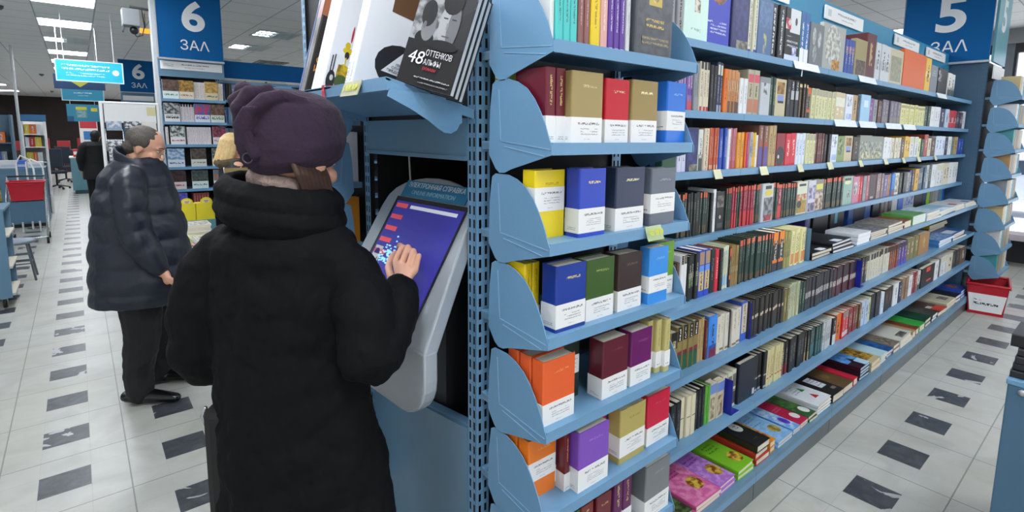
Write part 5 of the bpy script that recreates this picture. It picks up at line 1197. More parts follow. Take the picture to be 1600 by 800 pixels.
# bookends
def bookend(x, y, z, h, m, label):
    o = empty('bookend', (x, y, z), 0, label, 'bookend')
    MB().box(0, 0, 0, .002, .12, h, m).build('upright', o, bevel=0)
    MB().box(0, 0, 0, .07, .12, .002, m).build('foot', o)
blm = mat('navy_plastic', '1c2a9a', .35)
bookend(2.845, 1.07, Z5, .17, PANELBLUE, 'blue grey bookend closing the cream row on the fifth long shelf')
bookend(3.655 - .04, 1.055, Z6, .17, blm, 'navy bookend among the dark novels on the sixth long shelf')
Z7 = LONG_SHELVES[6][1] + .0005
bookend(2.10, 1.04 + .012, Z7, .16, blm, 'navy bookend between the pictured books on the seventh long shelf')
bookend(2.27, 1.065 + .01, Z6, .17, blm, 'navy bookend after the cream books on the sixth long shelf')
bookend(5.35, 1.1, Z6, .15, PANELBLUE, 'blue grey bookend after the ochre book on the sixth long shelf')
tag_ = MB(); tag_.prism([(2.86, 1.186, 2.06), (2.872, 1.186, 2.06), (2.862, 1.184, 2.0), (2.852, 1.184, 2.0)], (0, -.001, 0), WHITE); tag_.build('paper_slip'); tag(bpy.data.objects['paper_slip'], 'small white paper slip hanging off the top long shelf', 'paper slip')
# books on the far end unit, seen past the column
FC = [('beige', 'cbb98a'), ('white', 'd9dcdd'), ('teal', '4a9aa0'), ('tan', 'b08a5a'), ('grey', '8d9296')]
for zi, z in enumerate(FZ):
    for k, (n_, c) in enumerate(FC):
        c2 = FC[(k + zi) % 5]
        stand_book(book_mesh('far', .09, .14, .19, c2[1], [('s', .3, .2, .7, .8, c2[1], '6a6a66')]), 'hardback_book', (6.9 + .11 * k, 0.86, z), 0, 0, '%s book, %s along the %s shelf beside the window' % (c2[0], ORD[k], ORD[zi]), 'book', 'books on the far end unit')
# ------------------------------------------------------------------ information terminal
KC = Vector((.7803, 1.4835, 1.3153))
KR = Vector((.06802, -.99768, 0)); KU = Vector((.52425, .03574, .85081)); KN = Vector((-.84884, -.05787, .52547))
def kp(r, u, n=0.0): return KC + KR * r + KU * u + KN * n
term = empty('information_terminal', (1.0, 1.48, 0), 0, 'grey touch-screen information terminal with a tilted blue screen in the bay recess', 'terminal')
def tl(mb, name, parent=term, **k):
    inv = Matrix.Translation(-Vector((1.0, 1.48, 0)))
    mb.v = [tuple(inv @ Vector(v)) for v in mb.v]
    return mb.build(name, parent, **k)
out = [(.285, -.25), (.226, .10)]
for i in range(0, 13):
    a = math.pi * i / 12
    out.append((-.031 + .257 * math.cos(a), .14 + .13 * max(0, math.sin(a)) ** .8))
out += [(-.288, .13), (-.285, -.25)]
fp = MB(); fp.prism([kp(r, u, -.002) for r, u in out], -KN * .045, SILVER)
tl(fp, 'front_shell', bevel=.006)
KK = kp(0, -.25, -.002)
ap = [(.285, 0)]
for i in range(7):
    a = math.pi / 2 * i / 6
    ap.append((.165 + .12 * math.cos(a), -.085 - .12 * math.sin(a)))
for i in range(7):
    a = math.pi / 2 * i / 6
    ap.append((-.165 - .12 * math.sin(a), -.205 + .12 * (1 - math.cos(a))))
ap.append((-.285, 0))
an = KR.cross(Vector((0, 0, 1))).normalized()
lw = MB(); lw.prism([KK + KR * r + Vector((0, 0, z)) for r, z in ap], -an * .045, SILVER)
tl(lw, 'lower_shell', bevel=.006)
pd = MB(); pd.box(.90, 1.45, 0, 1.12, 1.66, 1.25, mat('terminal_back', '24262a', .5)); pd.box(.875, 1.38, 0, 1.18, 1.72, .03, mat('terminal_back', '24262a', .5))
tl(pd, 'pedestal')
bz = MB(); bz.prism([kp(r, u, .0) for r, u in ((-.206, -.18), (.196, -.18), (.196, .182), (-.206, .182))], KN * .003, BLACK)
bzo = tl(bz, 'bezel')
scr = MB(); scr.prism([kp(r, u, .003) for r, u in ((-.19, -.168), (.19, -.168), (.19, .166), (-.19, .166))], KN * .0012, glow('screen_blue', '2e2c86', .3))
so = tl(scr, 'screen')
wid = MB()
def patch(mb, r0, u0, r1, u1, m, n0=.0043, th=.0006): mb.prism([kp(r0, u0, n0), kp(r1, u0, n0), kp(r1, u1, n0), kp(r0, u1, n0)], KN * th, m)
gr_red = glow('screen_red', 'cf4a52', .25); gr_pale = glow('screen_pale', 'c3c8d2', .3); gr_cyan = glow('screen_cyan', '8fc8e6', .45); gr_dark = glow('screen_navy', '1a1a5c', .2); gr_grey = glow('screen_grey', 'a9acae', .25)
for k in range(5):
    b1 = MB(); patch(b1, -.182, .141 - .043 * k, -.113, .157 - .043 * k, gr_red); tl(b1, 'screen_button', so)
    bm = BookMesh(); o_ = (-.176, .143 - .045 * k)
b1 = MB(); patch(b1, -.095, .143, .165, .155, gr_pale); tl(b1, 'search_bar', so)
rr = random.Random(3)
b1 = MB()
for k in range(64):
    r = rr.gauss(-.095, .03); u = rr.gauss(-.035, .022)
    w_ = rr.uniform(.006, .014)
    patch(b1, r, u, r + w_, u + .005, gr_cyan, .0052)
tl(b1, 'screen_splash_pattern', so)
b1 = MB()
for i in range(7):
    for j in range(4):
        if (i + j) % 6 != 5: patch(b1, -.17 + .018 * j + .004 * i, -.115 - .008 * i, -.157 + .018 * j + .004 * i, -.110 - .008 * i, gr_cyan, .0052)
tl(b1, 'screen_wave_pattern', so)
b1 = MB(); patch(b1, -.182, -.108, -.135, -.005, gr_grey); o2 = tl(b1, 'code_panel', so)
b1 = MB()
b1.prism([kp(-.1585 + .016 * math.cos(math.pi * i / 8), -.034 + .02 * math.sin(math.pi * i / 8), .0055) for i in range(9)], KN * .0006, gr_dark)
for r in (-.176, -.146): patch(b1, r, -.08, r + .004, -.045, gr_dark, .0055)
for r in (-.166, -.154): patch(b1, r, -.102, r + .005, -.09, gr_dark, .0055)
tl(b1, 'panel_mark', o2)
hd = MB(); hd.prism([kp(r, u, -.001) for r, u in ((-.19, .186), (.172, .186), (.172, .246), (-.19, .246))], KN * .004, mat('header_teal', '2a7fa8', .3))
ho = tl(hd, 'header_plate')
for (wd, u, sz, ww, mm) in (('ЭЛЕКТРОННАЯ СПРАВКА', .230, .018, .32, SIGNWHITE), ('ONLINE INFORMATION', .203, .016, .245, mat('header_pale', '9fc3d4', .4))):
    text(wd, sz, tuple(kp(-.009, u, .0034)), KR, KU, mm, 'header_lettering', ho, ww, ext=.0005)

# ------------------------------------------------------------------ right desk, basket
dk = empty('service_desk', (2.48, -.9, 0), 0, 'blue grey service desk at the edge of the window aisle', 'desk')
MB().box(0, 0, 0, .75, 1.14, .83, mat('desk_blue', '486c86', .5)).build('cabinet', dk, bevel=.004)
MB().box(-.004, -.01, .83, .76, 1.144, .85, BLUE).build('worktop', dk, bevel=.003)
hb = MB(); hb.tube([(-.004, 1.03, .775), (-.03, 1.03, .775), (-.03, .9, .77), (-.004, .9, .77)], .006, STEEL); hb.build('handle', dk)
MB().ball((-.003, 1.1, .81), .008, .012, .012, mat('lock_grey', 'a9adb0', .3, .6)).build('lock', dk)
zs = .8505
for k in range(4):
    me = book_mesh('flat', .026, .2, .27, '202226', [], [('p', .05, .05, .95, .95, '26282c', '3a4a3a')], split=True, pages='b9b8b4')
    place_book(me, 'binder', (2.50 + .006 * (k % 2), -.03 - .004 * k, zs + .013 + .0268 * k), (0, 0, 1), (0, 1, 0), '%s black softcover from the bottom of the pile on the service desk' % ORD[k], 'black softcovers on the service desk')
zs2 = zs + 4 * .0268
for k in range(2):
    me = book_mesh('flat', .045, .24, .3, ('e8e6e2', '3a2f38')[k], [], [('r', 0, .9, 1, 1, 'd9c83a', 0)] if k == 0 else [('p', .1, .1, .9, .9, '3a2f38', '8d7a70')], split=True)
    place_book(me, 'binder', (2.62, -.36, zs + .0225 + .046 * k), (0, 0, 1), (0, 1, 0), ('white folder with a yellow edge on the service desk', 'dark pictured folder on top of the white folder')[k])
me = book_mesh('flat', .045, .2, .28, '141518', [('r', 0, .0, 1, .06, 'c02a3a', 0)], [], split=True)
place_book(me, 'binder', (2.515, -.03, zs2 + .0235), (0, 0, 1), (0, 1, 0), 'thick glossy black binder topping the pile on the service desk')
bk = empty('shopping_basket', (6.86, .90, 0), R(8), 'red shopping basket with a paper notice on the floor by the book wall', 'basket')
def basket(parent, w, d, h, m, flare=1.18):
    sh = MB(); t = .006
    a = [(-w / 2, -d / 2), (w / 2, -d / 2), (w / 2, d / 2), (-w / 2, d / 2)]
    b_ = [(x * flare, y * flare) for x, y in a]
    for i in range(4):
        p, q = a[i], a[(i + 1) % 4]; P_, Q_ = b_[i], b_[(i + 1) % 4]
        mid = Vector(((p[0] + q[0]) / 2, (p[1] + q[1]) / 2, 0)).normalized() * -t
        sh.prism([(p[0], p[1], .004), (q[0], q[1], .004), (Q_[0], Q_[1], h), (P_[0], P_[1], h)], mid, m)
    sh.box(-w / 2, -d / 2, 0, w / 2, d / 2, .008, m)
    sh.build('shell', parent)
    rm = MB()
    for i in range(4):
        p, q = Vector((*b_[i], h)), Vector((*b_[(i + 1) % 4], h))
        rm.tube([p, q], .013, m, 8)
    rm.build('rim', parent)
    hn = MB()
    for s in (-1, 1): hn.tube([(-w * .5, s * d * .58, h), (-w * .45, s * d * .62, h - .03), (w * .45, s * d * .62, h - .03), (w * .5, s * d * .58, h)], .006, m, 8)
    hn.build('handle', parent)
basket(bk, .40, .26, .30, RED)
nt_ = MB(); nt_.prism([(-.205, -.118, .03), (-.222, -.142, .21), (-.222, .142, .21), (-.205, .118, .03)], (-.003, 0, 0), WHITE)
no = nt_.build('paper_notice', bk)
no['label'] = 'white paper notice'
bm = BookMesh(); deco(bm, lambda u, v, l: (-.2095 - .016 * v - .0012 - l, .115 - .23 * u, .04 + .16 * v), .23, .16, [('t', .1, .3, .9, .85, 'eef0f0', '3a3c40', .045)])
link('print', bm.mesh('print'), no)

# ------------------------------------------------------------------ people
SKIN = mat('skin', 'd9a388', .5, 0, .08, 14, .08, 160, sss=.06)
def head(mb, c, f, up=(0, 0, 1), s=1.0):
    """head about c (middle of the skull, eye height); f = the way the face looks"""
    f = Vector(f).normalized(); u = Vector(up); u = (u - f * u.dot(f)).normalized(); r = f.cross(u)
    M = Matrix((r, f, u)).transposed()
    c = Vector(c)
    P = lambda x, y, z: c + M @ Vector((x * s, y * s, z * s))
    mb.ball(P(0, -.012, .025), .076 * s, .096 * s, .09 * s, rot=M)
    mb.ball(P(0, .022, -.035), .060 * s, .066 * s, .085 * s, rot=M)
    mb.ball(P(0, .052, -.098), .03 * s, .028 * s, .022 * s, rot=M)
    mb.loft([(P(0, .085, .02), r * .007 * s, u * .006 * s), (P(0, .1, -.012), r * .010 * s, u * .009 * s), (P(0, .112, -.034), r * .015 * s, u * .010 * s), (P(0, .09, -.046), r * .013 * s, u * .006 * s)], n=10)
    for q in (-1, 1):
        mb.ball(P(q * .077, -.008, -.012), .008 * s, .02 * s, .034 * s, rot=M)
        mb.ball(P(q * .03, .078, .022), .024 * s, .012 * s, .008 * s, rot=M)
        mb.ball(P(q * .042, .058, -.03), .02 * s, .02 * s, .022 * s, rot=M)
    mb.ball(P(0, .082, -.068), .024 * s, .010 * s, .009 * s, rot=M)
    mb.ball(P(0, .08, -.08), .021 * s, .010 * s, .008 * s, rot=M)
    mb.tube([P(0, -.02, -.07), P(0, -.035, -.17)], [.052 * s, .056 * s])
    return P, M
def face_parts(P, M, root, base, s=1.0, hair='3a2a20'):
    inv = Matrix.Translation(-Vector(base))
    for q in (-1, 1):
        e_ = MB(); e_.ball(P(q * .03, .074, .004), .0085 * s, .0105 * s, .0055 * s, mat('eye_white', 'c9c2bb', .25), 12, M); e_.ball(P(q * .03, .0832, .004), .0042 * s, .003 * s, .0042 * s, mat('iris', '3a2f2a', .2), 10, M)
        e_.v = [tuple(inv @ Vector(v)) for v in e_.v]; e_.build('eye', root)
        b_ = MB(); b_.tube([P(q * .012, .089, .026), P(q * .03, .09, .031), P(q * .05, .078, .026)], .0028 * s, mat('brow_' + hair, hair, .8), 8); b_.v = [tuple(inv @ Vector(v)) for v in b_.v]; b_.build('eyebrow', root)
    l_ = MB(); l_.ball(P(0, .0895, -.073), .021 * s, .006 * s, .0065 * s, mat('lips', 'b4645a', .45), 12, M); l_.v = [tuple(inv @ Vector(v)) for v in l_.v]; l_.build('lips', root)
def person_mesh(mb, base, voxel, label, smooth=3):
    mb.v = [tuple(Vector(v) - Vector(base)) for v in mb.v]
    o = solid(mb, 'person', voxel, smooth, SKIN)
    o.location = base
    return tag(o, label, 'person')
def garment(mb, base, name, root, m, voxel, smooth=3, crease=()):
    mb.v = [tuple(Vector(v) - Vector(base)) for v in mb.v]
    return solid(mb, name, voxel, smooth, m, root, crease)
def lerp_rows(rows, z):
    rows = sorted(rows, key=lambda r: r[2])
    if z <= rows[0][2]: return rows[0]
    for a, b in zip(rows, rows[1:]):
        if a[2] <= z <= b[2]:
            t = (z - a[2]) / (b[2] - a[2])
            return tuple(x + (y - x) * t for x, y in zip(a, b))
    return rows[-1]
def puffy(rows, axis, ratio, z0, z1, step=.012, period=.13, amp=.035, mb=None, phase=0.0):
    """quilted trunk: rows (x, y, z, half width)"""
    mb = mb or MB(); rings = []
    a = Vector(axis).normalized(); b = Vector((-a.y, a.x, 0))
    n = int((z1 - z0) / step)
    for i in range(n + 1):
        z = z0 + (z1 - z0) * i / n
        r = lerp_rows(rows, z)
        k = 1 + amp * (abs(math.sin(math.pi * (z + phase) / period)) ** .55 - .75)
        rr_ = ratio(z) if callable(ratio) else ratio
        rings.append(((r[0], r[1], z), a * r[3] * k, b * r[3] * rr_ * k))
    return mb.loft(rings, None, True, 40)
def sleeve(mb, pts, rad, period=.12, amp=.07, step=.012):
    """quilted sleeve along a bent line"""
    P = [Vector(p) for p in pts]; L = [0]
    for a, b in zip(P, P[1:]): L.append(L[-1] + (b - a).length)
    n = int(L[-1] / step); q, rr_ = [], []
    for i in range(n + 1):
        s = L[-1] * i / n
        for k in range(len(P) - 1):
            if s <= L[k + 1] + 1e-9: break
        t = (s - L[k]) / max(1e-6, L[k + 1] - L[k])
        q.append(P[k].lerp(P[k + 1], t))
        rr_.append((rad[k] + (rad[k + 1] - rad[k]) * t) * (1 + amp * (abs(math.sin(math.pi * s / period)) ** .55 - .7)))
    for _ in range(3): q = [q[0]] + [(q[i - 1] + q[i] * 2 + q[i + 1]) / 4 for i in range(1, len(q) - 1)] + [q[-1]]
    return mb.tube(q, rr_, None, 24)
def finger(mb, pts, r0, r1):
    n = len(pts); mb.tube(pts, [r0 + (r1 - r0) * i / (n - 1) for i in range(n)], None, 10)

# --- the woman at the terminal
WB = (.41, 1.40, 0)
AX = Vector((.735, -.678, 0))                  # along her shoulders
FW = Vector((.678, .735, 0)).normalized()      # the way she stands, towards the terminal and away from the camera
mb = MB()
hP, hM = head(mb, (.468, 1.487, 1.61), (.93, .36, -.14), s=1.05)
tr = [(.42, 1.475, 1.46, .10), (.41, 1.47, 1.40, .17), (.405, 1.455, 1.27, .165), (.4, 1.44, 1.12, .145), (.4, 1.42, .98, .16), (.41, 1.40, .86, .165)]
puffy(tr, AX, .62, .84, 1.46, .03, 1, 0, mb)
for s_ in (-1, 1):
    hip = Vector((.41, 1.40, .88)) + AX * .085 * s_
    mb.tube([hip, Vector((.41, 1.40, .48)) + AX * .09 * s_, Vector((.40, 1.385, .09)) + AX * .09 * s_], [.085, .058, .04])
    foot = Vector((.40, 1.385, .05)) + AX * .09 * s_
    mb.tube([foot, foot + FW * .12 + Vector((0, 0, -.012))], [.04, .032], flat=.8)
sh_r, el_r, wr_r = Vector((.518, 1.362, 1.375)), Vector((.518, 1.175, 1.135)), Vector((.6628, 1.2986, 1.2669))
mb.tube([sh_r + Vector((-.02, .02, -.03)), el_r], [.04, .04]); mb.tube([el_r, wr_r], [.045, .029])
# the raised hand: a palm and five separate bent fingers
HK = {'i': [(.6994, 1.4079, 1.3133), (.7354, 1.4314, 1.3512), (.7676, 1.5113, 1.3397), (.7803, 1.5456, 1.326)], 'm': [(.7003, 1.3651, 1.3138), (.7388, 1.397, 1.3567), (.7627, 1.4508, 1.3404), (.7626, 1.4598, 1.3184)], 'r': [(.7035, 1.3286, 1.3112), (.7397, 1.3636, 1.3507), (.7633, 1.4113, 1.3332), (.7607, 1.4234, 1.3113)], 'l': [(.7091, 1.2979, 1.3054), (.7406, 1.3314, 1.3411), (.7601, 1.3703, 1.3273), (.7589, 1.3882, 1.3083)], 't': [(.6821, 1.4045, 1.2622), (.7018, 1.4652, 1.2817), (.7263, 1.4923, 1.3052), (.7448, 1.5025, 1.3172)]}
hmid = (Vector(HK['m'][0]) + Vector(HK['r'][0])) / 2
def shrink(p, k=.93): return hmid + (Vector(p) - hmid) * k
for f_, (a, b_) in {'i': (.0118, .0085), 'm': (.0122, .0088), 'r': (.0115, .0083), 'l': (.0102, .0075), 't': (.0135, .0095)}.items():
    pts = [shrink(p) for p in HK[f_]]
    root = wr_r + (pts[0] - wr_r) * (.35 if f_ != 't' else .25)
    finger(mb, [root] + pts, a * 1.02, b_)
pk = [shrink(HK[f_][0]) for f_ in 'imrl']
hn_ = (pk[3] - pk[0]).cross(pk[1] - wr_r).normalized()
mb.loft([(wr_r, (pk[0] - pk[3]).normalized() * .027, hn_ * .018), (wr_r.lerp(hmid, .45), (pk[0] - pk[3]).normalized() * .036, hn_ * .016), (hmid, (pk[0] - pk[3]) * .52, hn_ * .013)], n=18)
sh_l, el_l, wr_l = Vector((.275, 1.60, 1.37)), Vector((.225, 1.60, 1.10)), Vector((.42, 1.68, 1.06))
mb.tube([sh_l + Vector((.02, -.02, -.03)), el_l], [.04, .04]); mb.tube([el_l, wr_l], [.045, .03])
mb.ball(wr_l + Vector((.05, .02, 0)), .045, .022, .038)
for k in range(4): finger(mb, [wr_l + Vector((.07, .02, .024 - .016 * k)), wr_l + Vector((.105, .02, .026 - .018 * k)), wr_l + Vector((.115, -.005, .022 - .017 * k))], .009, .007)
finger(mb, [wr_l + Vector((.03, .01, .03)), wr_l + Vector((.06, -.015, .045)), wr_l + Vector((.085, -.02, .04))], .011, .008)
woman = person_mesh(mb, WB, .0042, 'person in a purple hat and long black coat touching the information screen', 2)
face_parts(hP, hM, woman, WB, 1.02, '4a3526')
COAT = mat('black_down_coat', '0c0c0e', .8, 0, .15, 6, .35, 26, spec=.15, stretch=(1, 1, .5))
rows = [(.42, 1.48, 1.478, .112), (.414, 1.479, 1.448, .15), (.411, 1.478, 1.419, .186), (.41, 1.468, 1.368, .205), (.406, 1.456, 1.273, .208), (.398, 1.442, 1.153, .203), (.396, 1.423, 1.034, .203), (.403, 1.40, .931, .21), (.407, 1.385, .811, .221), (.41, 1.375, .675, .236), (.41, 1.37, .5, .25), (.41, 1.37, .36, .258)]
cb2 = MB()
puffy(rows, AX, lambda z: .66 if z < 1.4 else .66 - (z - 1.4) * 1.5, .36, 1.475, .012, .19, .022, cb2)
sleeve(cb2, [sh_r + Vector((-.03, .03, .01)), sh_r + Vector((.01, -.03, -.05)), (.530, 1.245, 1.25), (.515, 1.182, 1.135), (.575, 1.215, 1.165), (.632, 1.268, 1.235), (.65, 1.287, 1.254)], [.07, .077, .076, .074, .068, .057, .047], .15, .05)
sleeve(cb2, [sh_l + Vector((.03, -.03, .01)), sh_l + Vector((-.02, .0, -.05)), (.222, 1.605, 1.24), (.215, 1.595, 1.10), (.26, 1.63, 1.045), (.36, 1.66, 1.05), (.41, 1.675, 1.06)], [.07, .08, .08, .078, .07, .062, .053], .15, .05)
coat = garment(cb2, WB, 'coat', woman, COAT, .0065, 3, ((.022, .07), (.02, .17)))
cl = MB()
crow = [(.414, 1.489, 1.43, .15), (.414, 1.49, 1.455, .165), (.414, 1.492, 1.49, .166), (.414, 1.496, 1.53, .16), (.412, 1.50, 1.56, .142)]
rings = []
for z, kk in ((1.425, .9), (1.44, 1.0), (1.47, 1.03), (1.493, 1.0), (1.499, .965), (1.506, 1.0), (1.53, 1.02), (1.552, .98), (1.563, .92), (1.555, .82), (1.5, .78)):
    r_ = lerp_rows(crow, z)
    rings.append((Vector((r_[0], r_[1], z)), (AX + Vector((0, 0, -.16))) * r_[3] * kk, FW * r_[3] * .86 * kk))
cl.loft(rings, None, True, 48)
garment(cl, WB, 'collar', coat, COAT, .005, 3, ((.014, .07),))
sc = MB()
sc.loft([((.43, 1.495, 1.53), AX * .1, FW * .095), ((.432, 1.497, 1.562), (AX + Vector((0, 0, -.18))) * .103, FW * .098), ((.435, 1.498, 1.583), (AX + Vector((0, 0, -.24))) * .09, FW * .085)], None, True, 32)
garment(sc, WB, 'scarf', woman, mat('beige_scarf', '8d7a72', .9, 0, .15, 60, .5, 120), .005, 2)
# hat: slouched wool cap, gathered to a point at the back
HATM = mat('plum_wool', '2d1c30', .95, 0, .12, 30, .35, 90, sheen=.05)
hatr = [(.437, 1.483, 1.582, .092), (.448, 1.479, 1.608, .118), (.450, 1.483, 1.65, .13), (.447, 1.492, 1.702, .134), (.442, 1.502, 1.752, .13), (.434, 1.515, 1.782, .112), (.430, 1.524, 1.797, .085), (.428, 1.53, 1.806, .04)]
ht = MB(); rings = []
hax = Vector((.766, -.643, 0)); hbx = Vector((.643, .766, 0))
for i in range(25):
    z = 1.582 + (1.806 - 1.582) * i / 24
    r_ = lerp_rows(hatr, z)
    tilt = Vector((0, 0, .13 * (1 - (z - 1.582) / .2))) if z < 1.78 else Vector((0, 0, 0))
    rings.append((Vector((r_[0], r_[1], z)) + hbx * .012, (hax + tilt) * r_[3], hbx * r_[3] * 1.02))
ht.loft(rings, None, True, 40)
top = Vector((.372, 1.54, 1.745))
ht.tube([Vector((.42, 1.50, 1.72)), top + Vector((-.012, .01, .012)), top + Vector((-.022, .012, .05))], [.07, .05, .026], None, 20)
def ridge(pts, r): ht.tube(pts, r, None, 12)
def onhat(x, y, d):
    """point near the hat for a bearing across it (x: -1..1 along the shoulders, y: height)"""
    r_ = lerp_rows(hatr, y); return Vector((r_[0], r_[1], y)) + hax * r_[3] * x - hbx * r_[3] * math.sqrt(max(0, 1 - x * x)) * d
ridge([onhat(-.42, 1.63, 1.0), onhat(-.48, 1.68, 1.01), onhat(-.3, 1.735, 1.03), onhat(.05, 1.768, 1.05), onhat(.4, 1.78, 1.02), onhat(.7, 1.77, .9)], [.012, .017, .02, .02, .016, .01])
ridge([onhat(-.72, 1.70, 1.0), onhat(-.6, 1.75, 1.02), onhat(-.3, 1.785, 1.05), onhat(.1, 1.80, 1.1)], [.012, .02, .02, .012])
ridge([onhat(-.98, 1.72, .9), onhat(-.8, 1.77, 1.0), onhat(-.6, 1.79, 1.0)], [.012, .018, .012])
hat = garment(ht, WB, 'hat', woman, HATM, .0045, 3, ((.008, .06),))
fl = MB()
fl.loft([(onhat(-.56, 1.60, 1.04), hax * .03, Vector((0, 0, .006))), (onhat(-.54, 1.66, 1.10), hax * .026, hbx * .006), (onhat(-.46, 1.71, 1.14), hax * .024, hbx * .006), (onhat(-.2, 1.752, 1.15), hax * .02, hbx * .006)], None, True, 16)
flo = garment(fl, WB, 'hat_tab', woman, HATM, .004, 1)
bt = MB(); pb = onhat(-.555, 1.625, 1.13)
bt.tube([pb + hax * .0125 * math.cos(2 * math.pi * a / 16) + Vector((0, 0, .0125 * math.sin(2 * math.pi * a / 16))) for a in range(17)], .0022, mat('dark_metal', '55505a', .3, .7), 8, ends=False)
bt.v = [tuple(Vector(v) - Vector(WB)) for v in bt.v]
bt.build('button', flo)
hr = MB()
for k in range(8):
    a = hP(.068, -.085 + .0125 * k, .0)
    hr.tube([a, hP(.083, -.074 + .0125 * k, -.035), hP(.08, -.055 + .0125 * k, -.07), hP(.068, -.025 + .011 * k, -.098 - .003 * (k % 3))], [.008, .0085, .006, .002], None, 8)
garment(hr, WB, 'hair', woman, mat('brown_hair', '40291c', .55, 0, .3, 60), .0035, 1)
for s_ in (-1, 1):
    bo = MB()
    f0 = Vector((.40, 1.385, 0)) + AX * .09 * s_
    bo.tube([f0 + Vector((0, 0, .36)), f0 + Vector((0, 0, .2)), f0 + Vector((0, 0, .06))], [.06, .056, .05])
    bo.tube([f0 + Vector((0, 0, .05)) - FW * .03, f0 + FW * .14 + Vector((0, 0, .04))], [.048, .04], flat=.95)
    garment(bo, WB, 'boot', woman, mat('black_leather', '121214', .35), .007, 2)
tb = MB()
for s_ in (-1, 1): tb.tube([Vector((.41, 1.40, .86)) + AX * .085 * s_, Vector((.41, 1.40, .48)) + AX * .09 * s_, Vector((.40, 1.385, .3)) + AX * .09 * s_], [.098, .072, .06])
garment(tb, WB, 'trousers', woman, mat('black_cloth', '131315', .8), .008, 2)
bag = empty('shoulder_bag', (.285, 1.56, .62), R(-35), 'black shoulder bag hanging at the left side of the person in the purple hat', 'bag')
MB().box(-.035, -.12, 0, .035, .1, .36, mat('bag_leather', '0c0c0d', .6)).build('body', bag, bevel=.02)
sb = MB(); sb.tube([(0, -.1, .34), (.0, -.07, .42), (0.0, .0, .46), (.0, .06, .42), (0, .09, .34)], .009, mat('bag_leather', '0c0c0d', .6)); sb.build('strap', bag)
bu = MB(); bu.tube([(-.036, -.09, .31), (-.044, -.09, .335), (-.036, -.09, .355)], .006, STEEL); bu.build('buckle', bag)

# --- the man reading at the table
MBASE = (.24, 3.92, 0)
F2 = Vector((.80, -.60, 0)); A2 = Vector((.60, .80, 0))
mb = MB()
mh = Vector((.322, 3.925, 1.592))
mP, mM = head(mb, mh, (.86, -.38, -.42), (.3, -.15, 1), 1.03)
mrows = [(.279, 3.954, 1.5, .10), (.259, 3.946, 1.416, .15), (.25, 3.93, 1.28, .18), (.252, 3.902, 1.126, .2), (.249, 3.871, .934, .2), (.235, 3.87, .80, .17)]
puffy(mrows, F2, .9, .8, 1.5, .03, 1, 0, mb)
mb.tube([mh + Vector((-.01, .005, -.08)), (.275, 3.95, 1.46)], [.058, .062])
fn, ff = Vector((.20, 3.88, 0)), Vector((.33, 4.15, 0))
for f0, hip in ((fn, (.22, 3.82, .82)), (ff, (.28, 3.96, .82))):
    kn = (Vector(hip) + f0) / 2; kn.z = .46
    mb.tube([hip, kn + F2 * .02, f0 + Vector((-.02, .01, .09))], [.09, .062, .042])
    mb.tube([f0 + Vector((0, 0, .05)), f0 + F2 * .14 + Vector((0, 0, .03))], [.042, .034], flat=.85)
ms, me_, mw = Vector((.205, 3.72, 1.40)), Vector((.215, 3.655, 1.12)), Vector((.315, 3.585, .885))
mb.tube([ms, me_, mw], [.055, .045, .03])
mb.ball(mw + Vector((.025, -.008, -.035)), .022, .04, .045)
for k in range(4): finger(mb, [mw + Vector((.035 + .006 * k, -.035 + .02 * k, -.06)), mw + Vector((.06, -.035 + .02 * k, -.085)), mw + Vector((.05, -.03 + .02 * k, -.112))], .0095, .0075)
finger(mb, [mw + Vector((.03, -.04, -.03)), mw + Vector((.06, -.05, -.05)), mw + Vector((.075, -.04, -.075))], .011, .008)
mw2 = Vector((.44, 4.02, .95))
mb.tube([(.30, 4.16, 1.38), (.33, 4.2, 1.12), mw2], [.055, .045, .03])
mb.ball(mw2 + Vector((.04, -.02, 0)), .045, .03, .02)
for k in range(4): finger(mb, [mw2 + Vector((.06, -.05 + .018 * k, 0)), mw2 + Vector((.1, -.05 + .018 * k, -.005)), mw2 + Vector((.12, -.045 + .018 * k, -.025))], .009, .007)
finger(mb, [mw2 + Vector((.02, -.05, 0)), mw2 + Vector((.05, -.075, -.01)), mw2 + Vector((.075, -.075, -.02))], .011, .008)
man = person_mesh(mb, MBASE, .0075, 'person with short grey hair in a navy padded jacket looking down at the table', 2)
face_parts(mP, mM, man, MBASE, 1.03, '4a443f')
JK = mat('navy_padded_nylon', '171e2c', .42, 0, .15, 5, .3, 22, spec=.45, stretch=(1, 1, .6))
jr = [(.279, 3.954, 1.53, .115), (.27, 3.949, 1.48, .155), (.259, 3.946, 1.416, .19), (.25, 3.93, 1.28, .225), (.252, 3.902, 1.126, .25), (.249, 3.871, .934, .268), (.243, 3.856, .818, .275), (.23, 3.85, .721, .265), (.222, 3.852, .665, .25)]
jb = MB()
puffy(jr, F2, lambda z: .86 if z < 1.4 else .86 + (z - 1.4) * .8, .665, 1.53, .01, .15, .06, jb)
sleeve(jb, [ms + Vector((.02, .05, .02)), ms + Vector((0, -.01, -.03)), (.195, 3.665, 1.25), me_ + Vector((-.005, -.005, 0)), (.262, 3.62, 1.0), mw + Vector((-.012, .006, .03))], [.08, .09, .088, .085, .078, .06], .115, .09)
sleeve(jb, [(.29, 4.1, 1.42), (.30, 4.17, 1.36), (.33, 4.2, 1.13), (.40, 4.1, 1.0), mw2 + Vector((-.03, .03, .01))], [.085, .098, .09, .08, .062], .115, .09)
jk = garment(jb, MBASE, 'padded_jacket', man, JK, .008, 2, ((.012, .09), (.016, .2)))
jc = MB(); rings = []
